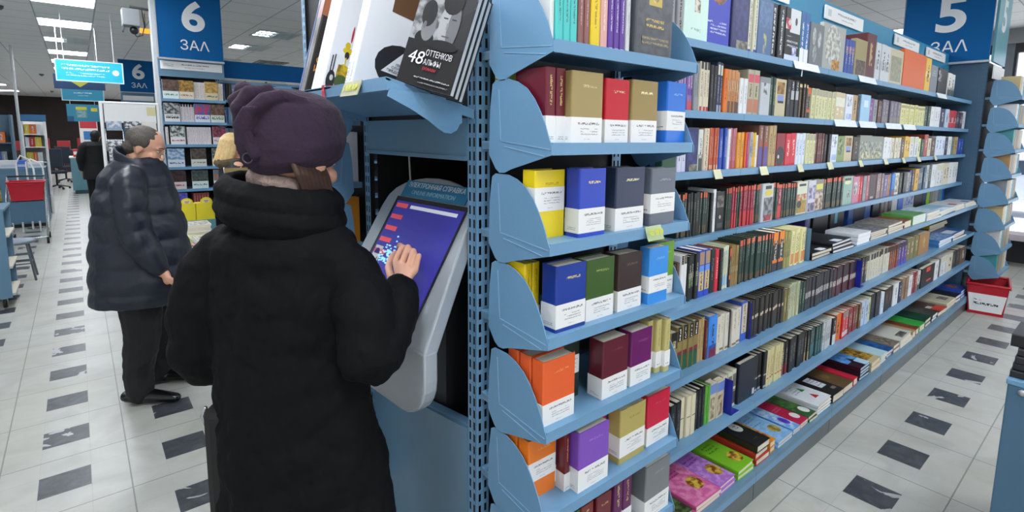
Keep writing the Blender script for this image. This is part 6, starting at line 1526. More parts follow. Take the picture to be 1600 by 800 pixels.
for z, kk in ((1.46, .95), (1.49, 1.0), (1.53, 1.0), (1.556, .93), (1.545, .82), (1.5, .8)):
    rings.append((Vector((.285, 3.948, z - .012)), (F2 + Vector((0, 0, -.5))) * .128 * kk, A2 * .125 * kk))
jc.loft(rings, None, True, 36)
garment(jc, MBASE, 'collar', jk, JK, .007, 2)
tb = MB()
for f0, hip in ((fn, (.22, 3.82, .8)), (ff, (.28, 3.96, .8))):
    kn = (Vector(hip) + f0) / 2; kn.z = .46
    tb.tube([hip, kn + F2 * .015, f0 + Vector((-.015, .008, .2)), f0 + Vector((-.015, .006, .075))], [.125, .102, .084, .074])
tb.ball((.245, 3.88, .76), .17, .15, .1)
garment(tb, MBASE, 'trousers', man, mat('black_trousers', '101114', .75, 0, .2, 8, .2, 30), .009, 3, ((.02, .08),))
for f0 in (fn, ff):
    so_ = MB()
    so_.tube([f0 - F2 * .09 + Vector((0, 0, .045)), f0 + F2 * .05 + Vector((0, 0, .045)), f0 + F2 * .19 + Vector((0, 0, .032))], [.046, .05, .034], None, 16, flat=.8)
    so_.v = [(x, y, max(z, .004)) for x, y, z in so_.v]
    garment(so_, MBASE, 'shoe', man, mat('polished_shoe', '0d0d0f', .22), .006, 2)
hr = MB()
M_ = mM
hr.ball(mP(0, -.024, .036), .082, .099, .086, rot=M_); hr.ball(mP(0, -.062, -.02), .07, .05, .06, rot=M_)
for q in (-1, 1): hr.ball(mP(q * .068, -.02, .03), .02, .05, .045, rot=M_)
garment(hr, MBASE, 'hair', man, mat('grey_brown_hair', '4d463f', .6, 0, .35, 50, .5, 140), .005, 1)

# --- blonde woman beyond the table
BB = (1.13, 5.50, 0)
mb = MB(); bh = Vector((1.085, 5.50, 1.56))
bP, bM = head(mb, bh, (.80, -.52, -.15), s=.96)
puffy([(1.07, 5.5, 1.44, .10), (1.07, 5.5, 1.36, .17), (1.08, 5.5, 1.2, .16), (1.09, 5.5, 1.0, .15), (1.1, 5.5, .85, .17)], (0.1, 1, 0), .62, .85, 1.44, .03, 1, 0, mb)
for s_ in (-1, 1):
    mb.tube([(1.1, 5.5 + .09 * s_, .88), (1.1, 5.5 + .09 * s_, .46), (1.09, 5.5 + .09 * s_, .08)], [.09, .06, .042]); mb.tube([(1.09, 5.5 + .09 * s_, .05), (1.22, 5.5 + .09 * s_, .04)], [.042, .034])
    w_ = Vector((1.27, 5.5 + .12 * s_, 1.0))
    mb.tube([(1.07, 5.5 + .19 * s_, 1.37), (1.05, 5.5 + .23 * s_, 1.1), w_], [.055, .045, .03])
    mb.ball(w_ + Vector((.045, 0, 0)), .045, .03, .018)
    for k in range(4): finger(mb, [w_ + Vector((.07, -.027 + .018 * k, 0)), w_ + Vector((.11, -.027 + .018 * k, -.01)), w_ + Vector((.12, -.025 + .018 * k, -.03))], .0095, .0075)
    finger(mb, [w_ + Vector((.03, -.03 * s_, .0)), w_ + Vector((.06, -.05 * s_, .005)), w_ + Vector((.085, -.05 * s_, -.01))], .011, .008)
BB = (1.10, 5.50, 0)
bl = person_mesh(mb, BB, .0085, 'person with loose blonde hair and a dark coat beside the magazine table', 2)
face_parts(bP, bM, bl, BB, .96, '8a6a40')
hr = MB()
hr.ball(bP(0, -.022, .03), .088, .1, .092, rot=bM)
for k in range(13):
    a_ = R(60 + 240 * k / 12)
    p0 = bP(.078 * math.sin(a_), .085 * math.cos(a_) - .01, .01)
    hr.tube([p0 + Vector((0, 0, .03)), p0 + bM @ Vector((.012 * math.sin(a_), .012 * math.cos(a_) - .012, -.09)), p0 + bM @ Vector((.035 * math.sin(a_), .03 * math.cos(a_) - .03, -.16 - .02 * (k % 3)))], [.028, .026, .009], None, 10)
garment(hr, BB, 'hair', bl, mat('blonde_hair', 'e0bf86', .5, 0, .35, 45, .4, 120), .006, 1)
cb3 = MB()
puffy([(1.07, 5.5, 1.42, .13), (1.07, 5.5, 1.36, .19), (1.08, 5.5, 1.2, .2), (1.09, 5.5, 1.0, .2), (1.1, 5.5, .85, .22), (1.1, 5.5, .55, .22)], (0.1, 1, 0), .6, .55, 1.42, .012, .16, .02, cb3)
for s_ in (-1, 1): sleeve(cb3, [(1.07, 5.5 + .16 * s_, 1.37), (1.06, 5.5 + .21 * s_, 1.3), (1.05, 5.5 + .23 * s_, 1.1), (1.15, 5.5 + .18 * s_, 1.03), (1.25, 5.5 + .125 * s_, 1.0)], [.07, .075, .07, .06, .045], .14, .05)
garment(cb3, BB, 'coat', bl, mat('dark_grey_coat', '1c1d22', .7), .009, 2)
fc_ = MB(); fc_.tube([(1.075 + .12 * math.cos(a * .6), 5.5 + .12 * math.sin(a * .6), 1.40 + .012 * math.sin(a * 1.8)) for a in range(11)], .042, None, 14)
garment(fc_, BB, 'fur_collar', bl, mat('brown_fur', '5a4c38', .95, 0, .4, 80, 1.0, 150), .009, 1)
bs = MB()
for s_ in (-1, 1): bs.tube([(1.1, 5.5 + .09 * s_, .85), (1.1, 5.5 + .09 * s_, .46), (1.09, 5.5 + .09 * s_, .05)], [.1, .075, .06]); bs.tube([(1.07, 5.5 + .09 * s_, .05), (1.23, 5.5 + .09 * s_, .045)], [.05, .042])
garment(bs, BB, 'trousers', bl, mat('black_trousers', '101114', .75), .009, 2)

bl.location.x = 1.135

# --- person with their back turned, far down the aisle
GB = (.30, 14.0, 0)
mb = MB(); gP, gM = head(mb, (.31, 14.0, 1.56), (.35, .93, -.1), s=1.0)
puffy([(.30, 14, 1.44, .1), (.29, 14, 1.36, .17), (.28, 14, 1.1, .16), (.27, 14, .85, .17)], (1, -.2, 0), .62, .85, 1.44, .03, 1, 0, mb)
for s_ in (-1, 1):
    mb.tube([(.27 + .09 * s_, 14, .88), (.27 + .09 * s_, 14, .46), (.26 + .09 * s_, 14, .08)], [.09, .06, .042]); mb.tube([(.26 + .09 * s_, 14, .05), (.29 + .09 * s_, 14.14, .04)], [.042, .034])
    w_ = Vector((.28 + .24 * s_, 14.08, .86))
    mb.tube([(.29 + .19 * s_, 14, 1.37), (.28 + .24 * s_, 14, 1.12), w_], [.055, .045, .03]); mb.ball(w_ + Vector((0, .01, -.05)), .02, .04, .045)
    for k in range(4): finger(mb, [w_ + Vector((0, -.02 + .018 * k, -.08)), w_ + Vector((0, -.018 + .018 * k, -.12)), w_ + Vector((0, -.01 + .018 * k, -.145))], .009, .007)
    finger(mb, [w_ + Vector((0, .03, -.03)), w_ + Vector((0, .055, -.055)), w_ + Vector((0, .058, -.08))], .011, .008)
gl_ = person_mesh(mb, GB, .0095, 'person in a short black coat with their back turned, far down the long aisle', 2)
hr = MB(); hr.ball(gP(0, -.02, .03), .09, .105, .098, rot=gM); hr.ball(gP(0, -.055, -.06), .075, .055, .08, rot=gM)
garment(hr, GB, 'hair', gl_, mat('dark_hair', '1c1614', .6), .008, 1)
cb4 = MB()
puffy([(.30, 14, 1.46, .14), (.29, 14, 1.38, .2), (.28, 14, 1.1, .2), (.27, 14, .85, .22), (.27, 14, .68, .23)], (1, -.2, 0), .7, .68, 1.46, .015, .2, .02, cb4)
for s_ in (-1, 1): sleeve(cb4, [(.29 + .15 * s_, 14, 1.39), (.29 + .2 * s_, 14, 1.33), (.28 + .25 * s_, 14, 1.12), (.28 + .24 * s_, 14.07, .9)], [.075, .08, .075, .055], .15, .04)
garment(cb4, GB, 'coat', gl_, mat('short_black_coat', '15161a', .7), .01, 2)
tb = MB()
for s_ in (-1, 1): tb.tube([(.27 + .09 * s_, 14, .85), (.27 + .09 * s_, 14, .46), (.26 + .09 * s_, 14, .06)], [.1, .075, .062]); tb.tube([(.26 + .09 * s_, 13.97, .05), (.29 + .09 * s_, 14.15, .045)], [.05, .042])
garment(tb, GB, 'trousers', gl_, mat('black_trousers', '101114', .75), .01, 2)
# ------------------------------------------------------------------ the hall six end unit and the shelves beyond it
su = empty('hall_six_unit', (.72, 7.09, 0), 0, 'far blue end unit of bracketed shelves under the large hall six sign', 'shelving unit')
mb = MB(); slotted(mb, (0, 0, 0), (1, 0, 0), .045, 0, 2.46); mb.box(0, .003, 0, .043, .02, 2.46, DARK); mb.build('slotted_post', su)
mb = MB(); slotted(mb, (.575, 0, 0), (1, 0, 0), .045, 0, 2.46); mb.box(.575, .003, 0, .618, .02, 2.46, DARK); mb.build('slotted_post', su)
MB().box(.046, .012, 0, .574, .02, 2.46, mat('back_sheet_shade', '39536a', .5)).build('back_panel', su)
SZ = [2.035, 1.79, 1.545, 1.30, 1.055, .81, .565]
for z in SZ:
    s = shelf_board(su, .012, .606, z, .291, back=-.006, lip=.03)
    bracket(s, .008, z - .015, 1); bracket(s, .612, z - .015, -1)
hp_ = MB(); hp_.box(.0, -.26, 2.27, .62, -.25, 2.46, PANELBLUE); hp_.box(0, -.25, 2.27, .01, 0, 2.46, PANELBLUE); hp_.build('header_panel', su)
cp = MB().box(.02, -.27, 2.345, .6, -.26, 2.43, WHITE).build('category_plate', su)
bm = BookMesh(); deco(bm, lambda u, v, l: (.02 + u * .58, -.2705 - l, 2.345 + v * .085), .58, .085, [('t', .32, .5, .78, .8, 'eef0f0', '6b7076', .024), ('t', .38, .2, .7, .4, 'eef0f0', '9a9ea3', .014), ('t', .05, .3, .2, .7, 'eef0f0', 'a9b0b6', .016)])
link('print', bm.mesh('print'), cp)
def cover(top, top2, base, ink): return [('p', 0, .4, 1, 1, top, top2), ('t', .08, .12, .92, .3, base, ink, .05), ('r', 0, .34, 1, .4, base, 0)]
ROW6 = [
    [('f', .15, 'brown and white', 'd9e3e0', ('4a3630', '6a5248', '2a8a80')), ('f', .14, 'gold', 'd9d2c0', ('b08a3c', '7a5a28', 'a06a3a')), ('s', 4, 'white red-lettered', 'dcd8d4', 'b03a3a'), ('f', .13, 'amber', 'd3c9a8', ('a87a34', 'c9a860', '6a4a2a')), ('s', 2, 'white brown-lettered', 'e0d8cc', '8a5a3a')],
    [('f', .145, 'black and white', 'dfe1e2', ('3a3c40', 'a9abad', '2a2c30')), ('s', 5, 'white black-headed', 'd3d4d6', 'b02a3a'), ('f', .15, 'red and blue', 'd9dde6', ('c02a34', '3a5aa0', '1f3fa0')), ('f', .14, 'dark portrait', 'd9dcd6', ('4a3a34', '7a5a48', '2a7a5a'))],
    [('s', 1, 'white red-lettered', 'dddad8', 'b03a3a'), ('f', .14, 'grey figured', 'dfe3e2', ('3f4a48', 'c9cfcc', 'c02a5a')), ('s', 9, 'white pink-lettered', 'e3dfe2', 'c05a80'), ('f', .13, 'dark pink', 'd9d3d6', ('3a2a34', 'a03a5a', 'b03a6a'))],
    [('f', .16, 'icy blue', 'd6e0e8', ('6a94c0', 'b9d0e2', '2a5a9a')), ('f', .15, 'dark figured', 'd0d2cc', ('3a342e', '5a5044', '6a6a60')), ('f', .15, 'pale figured', 'dde0dc', ('8a9a90', '3a4440', 'a06a4a'))],
    [('f', .16, 'black and red', 'd8d0d0', ('2c2426', '4a3030', 'c02a3a')), ('f', .16, 'dark and teal', 'd3e0de', ('2f3836', '4a5a58', '2a8a84')), ('f', .15, 'many-coloured', 'dcdfe4', ('b06a3a', '3a7a9a', '3a4a8a'))],
    [('f', .16, 'blue and violet', 'd6dae6', ('2a4ab0', '7a5ac0', '1f2f7a')), ('s', 6, 'reddish', '8a3a3a', 'd0b0a0'), ('f', .15, 'blackish', '2a2a2c', ('2a2a2c', '3c3c40', '8d8d90'))]]
WORDS = {(1, 0): ('ЗУСАК', '2a2c30'), (1, 2): ('КИЗ', '1f3fa0'), (1, 3): ('КИЗ', '2a7a5a')}
for zi, row in enumerate(ROW6):
    x = .742
    tot = sum(r[1] if r[0] == 'f' else r[1] * .026 for r in row); gap = (.575 - tot) / max(1, len(row) - 1) if tot < .575 else 0
    for ri, r in enumerate(row):
        if r[0] == 'f':
            tp_ = (r[4][0], r[4][1], r[3], r[4][2])
            o = stand_book(book_mesh('novel', .03, r[1] - .004, .2, r[3], (), cover(*tp_), split=False), 'novel', (x, 6.815 + .015, SZ[zi]), R(-90), 0, '%s novel facing out on the %s shelf under the hall six sign' % (r[2], ORD[zi]), 'book')
            if (zi, ri) in WORDS:
                wd, c = WORDS[(zi, ri)]
                text(wd, .03, (x + r[1] / 2, 6.813, SZ[zi] + .05), (1, 0, 0), (0, 0, 1), mat('ink_' + c, c, .5), 'cover_lettering', o, r[1] * .8, ext=.0004)
            x += r[1]
        else:
            for k in range(r[1]):
                stand_book(book_mesh('novel', .025, .13, .19, r[3], [('s', .2, .1, .8, .85, r[3], r[4]), ('r', 0, .86, 1, 1, '2a2a2c' if 'black' in r[2] else r[3], 0)]), 'novel', (x + .013, 6.83, SZ[zi]), 0, 0, '%s %s spine on the %s shelf under the hall six sign' % (ORD[k], r[2], ORD[zi]), 'book', '%s spines under the hall six sign' % r[2]); x += .026
        x += gap
# long shelf run beyond, with the blue header
lr = empty('far_shelf_run', (1.345, 7.5, 0), 0, 'blue shelf run with a plain blue header beyond the hall six unit', 'shelving unit')
MB().box(0, -.36, 2.32, 2.6, -.345, 2.52, SIGNBLUE).build('header', lr)
MB().box(0, 0, 0, 2.6, .02, 2.32, mat('back_sheet_shade', '39536a', .5)).build('back_panel', lr)
MB().box(1.05, -.375, 2.38, 1.3, -.36, 2.46, WHITE).build('category_plate', lr)
for z in (2.29, 2.065, 1.79, 1.54, 1.29, 1.04, .79, .54): shelf_board(lr, .001, 2.599, z, .36, back=-.002, lip=.03)
x = 1.37; cols = [('mid blue', '3f6ab0'), ('black', '1d1c1e'), ('brown grey', '5a4a44'), ('blue gridded', '8a9ac8'), ('pink gridded', 'd3a8a0'), ('sky', '8ab4d8'), ('lime', '9ac83a'), ('bright blue', '3a7ac8'), ('grey', '7d8288'), ('red', 'a83a3a'), ('white', 'dfe1e3'), ('teal', '3a7a80'), ('navy', '24345a'), ('tan', 'b09060')]
for k in range(14):
    n_, c = cols[k]; w = (.035, .03, .03, .13, .13, .05, .06, .12, .05, .08, .05, .06, .06, .1)[k]
    stand_book(book_mesh('row_book', w - .003, .14, .19, c, [('p', .05, .1, .95, .9, c, 'dfe0e6' if 'gridded' in n_ else c)]), 'hardback_book', (x + w / 2, 7.16, 2.065), 0, 0, '%s book on the far run just below the plain blue header' % n_, 'book'); x += w + .002
for k, (n_, c) in enumerate((('maroon', '5a1c28'), ('grey green', '6a7a70'), ('aubergine', '2f2238'), ('white', 'e3e5ea'), ('royal blue', '2a3fa8'), ('sage', '8a9a88'))):
    me = book_mesh('flat', .02, .22, .2, c, split=True)
    place_book(me, 'flat_book', (1.39 + .24 * k, 7.15, 2.3005), (0, 0, 1), (0, 1, 0), '%s book lying on the topmost far shelf under the blue header' % n_, 'books lying under the far blue header')
for zi, z in enumerate((1.79, 1.54)):
    x = 1.37
    for k in range(9):
        n_, c = cols[(k * 5 + zi * 3) % 14]; w = .05 + .012 * ((k * 7) % 5)
        stand_book(book_mesh('row_book', w - .003, .14, .19, c, [('s', .2, .2, .8, .8, c, 'c9c9cc')]), 'hardback_book', (x + w / 2, 7.17, z), 0, 0, '%s book on the %s row down the far run, place %s' % (n_, ('second', 'third')[zi], ORD[k]), 'book', 'books on the far run'); x += w + .002
struct('column_light', MB().box(.69, 6.84, 0, .725, 7.0, CZ, mat('column_paint', 'c5cace', .6)))
su2 = empty('second_hall_unit', (.76, 13.62, 0), 0, 'distant blue end unit below the smaller hall six sign', 'shelving unit')
MB().box(0, 0, 0, .58, .02, 2.48, PANELBLUE).build('back_panel', su2)
MB().box(.03, -.06, 2.3, .55, -.05, 2.4, WHITE).build('category_plate', su2)
for z in (2.03, 1.79, 1.54): shelf_board(su2, .01, .57, z, .28, back=-.002)
# camera housing on its arm
sc_ = empty('camera_housing', (.53, 7.0, 2.84), 0, 'grey camera housing with a trailing cable hung from the column by the hall six sign', 'camera')
MB().box(-.075, -.09, -.07, .075, .09, .10, mat('housing_grey', '84888b', .5)).build('box', sc_, bevel=.008)
MB().ball((.02, -.02, -.11), .04, m=BLACK).build('dome', sc_)
am = MB(); am.tube([(.0, 0, .10), (0, 0, .13), (.19, .05, .13)], .014, mat('arm_dark', '4a4d50', .5)); am.build('arm', sc_)
ca = MB(); ca.tube([(.10, .0, .12), (.115, -.01, -.05), (.09, -.01, -.15), (.04, -.01, -.17), (.01, -.01, -.12)], .005, BLACK, 8); ca.build('cable', sc_)
ft = MB(); ft.tube([(-.06, 0, -.07), (-.075, 0, -.13)], .008, mat('arm_dark', '4a4d50', .5)); ft.build('clip', sc_)
ox = empty('orange_exit_lamp', (.80, 8.6, 2.98), 0, 'small orange sign lamp hanging beyond the camera housing', 'lamp')
MB().box(-.06, -.02, -.03, .06, .02, .03, glow('orange_lamp', 'e8902c', .8)).build('box', ox); r_ = MB(); r_.tube([(0, 0, .03), (0, 0, .22)], .004, BLACK, 6); r_.build('rod', ox)

# hanging signs over the aisle
def hang(name, x0, x1, z0, z1, y, m, label, items, edge=None):
    w, h = x1 - x0, z1 - z0
    o = empty(name, (x0, y, z0), 0, label, 'sign')
    MB().box(0, -.02, 0, w, .02, h, m).build('board', o)
    if edge:
        f = MB()
        for a in ((-.012, -.024, -.012, w + .012, .024, 0), (-.012, -.024, h, w + .012, .024, h + .012), (-.012, -.024, 0, 0, .024, h), (w, -.024, 0, w + .012, .024, h)): f.box(*a, edge)
        f.build('edge_frame', o)
    r = MB()
    for xx in (w * .12, w * .88): r.tube([(xx, 0, h), (xx, 0, CZ - z0)], .005, WHITE, 6)
    r.build('hanging_rod', o)
    if items:
        bm = BookMesh(); deco(bm, lambda u, v, l: (u * w, -.0205 - l, v * h), w, h, items); link('print', bm.mesh('print'), o)
    return o
hang('hanging_sign', -.13, .54, 2.32, 2.57, 9.0, glow('lit_cyan', '22b6d2', .08), 'glowing cyan sign with white lines of type over the long aisle', [('t', .08, .5, .8, .86, '22b6d2', 'e6f6fa', .042), ('t', .14, .2, .72, .44, '22b6d2', 'c9eef6', .024), ('e', .84, .35, .95, .65, 'e3f3f7', 0)], mat('sign_rim', 'd3eef4', .4))
hang('hanging_sign', -.19, .39, 2.28, 2.49, 10.2, mat('navy_sign', '123a66', .4), 'navy sign with a yellow downward arrow behind the cyan sign', [('k', .28, .62, .72, .15, 'b9b83a', 0), ('t', .1, .68, .9, .9, '123a66', '7d9ab8', .03)])
hang('hanging_sign', -.13, .42, 2.2, 2.41, 12.0, mat('teal_hanging', '2398bc', .4), 'teal sign with one short white line, lowest over the long aisle', [('t', .28, .5, .72, .68, '2398bc', 'dff0f4', .03), ('t', .38, .32, .62, .42, '2398bc', 'b9e0ea', .018)], mat('sign_rim', 'd3eef4', .4))
ib = hang('hanging_sign', -.12, .44, 1.88, 2.26, 15.5, mat('teal_info', '2f88a4', .4), 'teal and yellow notice board hanging far down the aisle', [('r', .28, .2, .62, .8, '5a94a0', 0), ('r', .28, .68, .62, .85, 'd9d03a', 0), ('t', .32, .25, .58, .65, '5a94a0', 'c9d6c0', .03), ('r', .75, .6, .95, .8, 'd9d03a', 0), ('r', 0, 0, .2, .3, '1d5a80', 0)])

# white poster rack behind the man
wr = empty('poster_rack', (.19, 6.15, 0), 0, 'white tube rack with a blank header board behind the person in the navy jacket', 'rack')
f = MB()
for xx in (0, .43): f.tube([(xx, 0, 0.02), (xx, 0, 1.94)], .014, WHITE, 10)
for z in (.12, 1.94): f.tube([(0, 0, z), (.43, 0, z)], .012, WHITE, 10)
for xx in (0, .43): f.tube([(xx, -.15, .015), (xx, .25, .015)], .013, WHITE, 10)
f.build('frame', wr)
MB().box(.02, -.012, 1.76, .41, .012, 1.93, WHITE).build('header_board', wr)
MB().box(.34, -.014, 1.83, .41, -.012, 1.91, mat('yellow_note', 'dcd6a4', .6)).build('note', wr)
for k, z in enumerate((1.5, 1.2, .9, .6)):
    p = MB()
    for xx in (0.02, .15, .28, .41): p.tube([(xx, .08, z + .2), (xx, -.02, z), (xx, -.09, z + .02), (xx, -.1, z + .1)], .003, STEEL, 6)
    p.tube([(.02, -.1, z + .1), (.41, -.1, z + .1)], .003, STEEL, 6); p.build('wire_pocket', wr)
PM = [('blue grey', '7d93a8'), ('black and white', '3a3c40'), ('cream', 'd6d0bc')]
for zi, z in enumerate((1.5, 1.2, .9)):
    for k in range(3):
        n_, c = PM[(k + zi) % 3]
        me = book_mesh('mag', .008, .115, .24, c, [], [('p', .05, .1, .95, .95, c, 'c9cdd2')], hard=False)
        place_book(me, 'magazine', (.215 + .132 * k, 6.105, z + .19), (0, -1, .45), (0, .45, 1), '%s magazine in the %s row of the white poster rack' % (n_, ORD[zi]), 'magazines in the white rack', 'magazine')

# display table with the yellow boxes
dt = empty('display_table', (.63, 4.55, 0), 0, 'blue grey display table piled with magazines between the two browsing people', 'table')
MB().box(0, 0, .72, .33, 1.75, .75, BLUE).build('tabletop', dt)
MB().box(.03, .03, 0.08, .30, 1.72, .72, mat('table_panel', '4f7590', .45)).build('cabinet', dt)
for xx in (.05, .28):
    for yy in (.06, 1.69): MB().box(xx - .025, yy - .025, 0, xx + .025, yy + .025, .08, BLACK).build('foot', dt)
YEL = mat('yellow_card', 'ead92c', .5)
ri_ = empty('riser_block', (.645, 5.62, .75), 0, 'teal grey riser block under the yellow cartons', 'riser')
MB().box(0, 0, 0, .31, .2, .12, mat('teal_riser', '6a9aa6', .5)).build('block', ri_)
for k in range(2):
    o = empty('yellow_carton', (.648 + .155 * k, 5.63, .87), 0, ('yellow display carton with a round crest, nearer the aisle', 'yellow display carton with a round crest, nearer the blonde person')[k], 'carton')
    MB().box(0, 0, 0, .15, .12, .155, YEL).build('box', o)
    c_ = MB(); c_.prism([(.085 + .05 * math.cos(a * math.pi / 10), 0, .165 + .045 * math.sin(a * math.pi / 10)) for a in range(20)], (0, -.004, 0), YEL); c_.build('crest', o)
    c_ = MB(); c_.box(.058, -.006, .16, .112, -.004, .186, mat('crest_white', 'efe6c4', .5)); c_.box(.066, -.007, .174, .104, -.005, .181, mat('crest_violet', 'a0567a', .5)); c_.box(.072, -.007, .164, .098, -.005, .169, mat('crest_violet', 'a0567a', .5)); c_.build('emblem', o)
for k, (x0, y0, w, hh, n, t, c, l) in enumerate(((.66, 4.62, .2, .27, 8, .012, 'd9d6ce', 'white magazine pile at the near end of the display table'), (.66, 4.92, .2, .27, 5, .012, 'c9cc8a', 'greenish magazine pile on the display table'), (.66, 5.24, .19, .26, 9, .014, 'e3e4e4', 'tall white magazine pile on the display table'), (.78, 5.9, .19, .26, 4, .014, 'd3e3e6', 'pale blue magazine pile behind the yellow cartons'))):
    flat(x0, x0 + w, n, t, hh, c, [('p', .05, .05, .95, .95, c, '8d9296'), ('t', .1, .75, .9, .92, c, 'a03a3a', .03)], l, y0=y0, z=.7505, hard=False, cat='magazine', name='magazine')
ws = empty('wire_stand', (.86, 4.58, .75), 0, 'wire magazine stand with a tan title card on the display table', 'stand')
f = MB()
for xx in (0, .12): f.tube([(xx, 0, .003), (xx, 0, .62), (xx, .02, .66)], .004, WHITE, 8); f.tube([(xx, 0, .003), (xx, .12, .003)], .004, WHITE, 8)
for z in (.1, .3, .5): f.tube([(0, 0, z), (.12, 0, z)], .003, WHITE, 6)
f.build('frame', ws)
MB().box(-.005, -.012, .56, .27, -.006, .66, mat('tan_card', 'a08a5a', .6)).build('title_card', ws)

# ------------------------------------------------------------------ left side of the long aisle
bc = empty('book_trolley', (-1.15, 6.8, 0), 0, 'blue grey trolley case with pale shelf edges at the near left of the long aisle', 'trolley')
f = MB(); f.box(0, 0, .1, .57, .02, .93, PANELBLUE); f.box(0, .58, .1, .57, .6, .93, PANELBLUE); f.box(0, .02, .1, .02, .58, .93, PANELBLUE); f.build('carcass', bc)
MB().box(-.01, -.01, .93, .58, .61, .95, PANELBLUE).build('top', bc)
for z in (.12, .38, .68): MB().box(.02, .02, z, .59, .58, z + .018, mat('pale_shelf', 'd3cdbd', .5)).build('shelf', bc)
for xx in (.06, .51):
    for yy in (.06, .54):
        c_ = MB(); c_.loft([((xx - .015, yy, .045), (0, .045, 0), (0, 0, .045)), ((xx + .015, yy, .045), (0, .045, 0), (0, 0, .045))], BLACK); c_.box(xx - .02, yy - .02, .075, xx + .02, yy + .02, .1, STEEL); c_.build('castor', bc)
st = empty('stool', (-.62, 8.05, 0), 0, 'low grey stool on four tube legs beside the trolley case', 'stool')
s_ = MB(); s_.loft([((0, 0, .425), (.17, 0, 0), (0, .17, 0)), ((0, 0, .445), (.18, 0, 0), (0, .18, 0)), ((0, 0, .46), (.165, 0, 0), (0, .165, 0))], mat('stool_seat', '7b8794', .5), n=28); s_.build('seat', st)
for sx in (-1, 1):
    for sy in (-1, 1): l_ = MB(); l_.tube([(.1 * sx, .1 * sy, .43), (.15 * sx, .15 * sy, .012)], .011, mat('leg_grey', '6f747a', .35, .6), 10); l_.build('leg', st)
r_ = MB(); r_.tube([(.125, -.125, .2), (.125, .125, .2), (-.125, .125, .2), (-.125, -.125, .2), (.125, -.125, .2)], .007, mat('leg_grey', '6f747a', .35, .6), 8); r_.build('brace', st)
ct = empty('shopping_trolley', (-.64, 10.75, 0), 0, 'shopping trolley with a blue panel carrying a red basket', 'trolley')
f = MB()
for sx in (-.2, .2):
    f.tube([(sx, -.25, .12), (sx * 1.05, -.2, .66), (sx * 1.05, .25, .98)], .011, STEEL, 8); f.tube([(sx, -.3, .1), (sx, .28, .12), (sx * 1.05, .25, .98)], .011, STEEL, 8)
f.tube([(-.21, .25, .98), (.21, .25, .98)], .013, BLACK, 8); f.tube([(-.2, -.3, .1), (.2, -.3, .1)], .01, STEEL, 8); f.build('frame', ct)
MB().box(-.2, -.24, .34, .2, .2, .64, mat('trolley_panel', '4d6f88', .45)).build('tub', ct)
for sx in (-.2, .2):
    for yy in (-.29, .27): w_ = MB(); w_.loft([((sx - .014, yy, .05), (0, .05, 0), (0, 0, .05)), ((sx + .014, yy, .05), (0, .05, 0), (0, 0, .05))], BLACK); w_.build('wheel', ct)
rb_ = empty('shopping_basket', (-.62, 10.62, .655), 0, 'red shopping basket riding on the trolley in the long aisle', 'basket')
basket(rb_, .34, .26, .27, RED, 1.2)
dc = empty('display_counter', (-1.05, 12.4, 0), 0, 'blue grey display counter behind the shopping trolley', 'counter')
MB().box(0, 0, .06, .58, .7, 1.0, mat('counter_blue', '54788f', .45)).build('cabinet', dc); MB().box(-.01, -.01, 1.0, .59, .71, 1.03, PANELBLUE).build('worktop', dc); MB().box(.03, .03, 0, .55, .67, .06, BLACK).build('plinth', dc)
for k, (n_, c, w) in enumerate((('white ribbed', 'd9dcde', .2), ('bright blue', '3a6ad0', .12), ('white printed', 'e6e8ec', .2))):
    o = empty('book_carton', (-1.03 + (.0, .21, .345)[k], 12.45, 1.03), 0, '%s carton standing on the display counter' % n_, 'carton'); MB().box(0, 0, 0, w, .2, (.13, .13, .1)[k], mat('carton_' + c, c, .5)).build('box', o); MB().box(.01, -.003, .02, w - .01, 0, .06, mat('carton_label', 'b9c6d6', .5)).build('label', o)
def rack(name, x, y, w, d, h, m, zs, label, cols, grp):
    o = empty(name, (x, y, 0), 0, label, 'shelving unit')
    f = MB(); f.box(0, 0, 0, .03, d, h, m); f.box(w - .03, 0, 0, w, d, h, m); f.box(.03, d - .02, 0, w - .03, d, h, m); f.build('carcass', o)
    for z in zs: MB().box(.03, 0, z - .02, w - .03, d - .02, z, m).build('shelf', o)
    for zi, z in enumerate(zs):
        xx = x + .04; k = 0
        while xx < x + w - .1:
            n_, c = cols[(k + zi * 2) % len(cols)]; bw = .06 + .02 * ((k + zi) % 3)
            stand_book(book_mesh('far', bw - .004, d * .6, min(.2, .19), c, [('s', .2, .2, .8, .8, c, 'd0d0d0')]), 'boxed_book', (xx + bw / 2, y + .02, z), 0, 0, '%s box, %s along the %s shelf from the foot of the %s' % (n_, ORD[k], ORD[zi], name.replace('_', ' ')), 'box', grp); xx += bw; k += 1
    return o
CW = [('white', 'dde0e3'), ('red', 'c03034'), ('blue', '2f5ab4'), ('grey', '8a9298'), ('yellow', 'd9c03a'), ('orange', 'e0702a')]
rack('blue_bookcase', -1.5, 13.2, .62, .4, 1.95, mat('bookcase_blue', '56748a', .5), (.4, .75, 1.1, 1.45), 'blue bookcase on the far left of the long aisle', CW, 'boxes in the blue bookcase')
wrk = rack('white_bookcase', -.82, 14.2, .36, .4, 1.85, WHITE, (.35, .7, 1.05, 1.35, 1.6), 'narrow white bookcase with bright boxes far down the left side', CW[4:] + CW[:2], 'boxes in the white bookcase')
MB().box(-.02, -.02, 1.86, .38, .03, 1.98, mat('rack_header_blue', '2a6a94', .4)).build('header', wrk)
p_ = MB(); p_.tube([(-.79, 13.4, .01), (-.79, 13.4, CZ - .02)], .022, mat('white_pole', 'd6d9db', .5), 12); tag(p_.build('support_pole'), 'thin white pole rising to the ceiling by the left bookcases', 'pole')
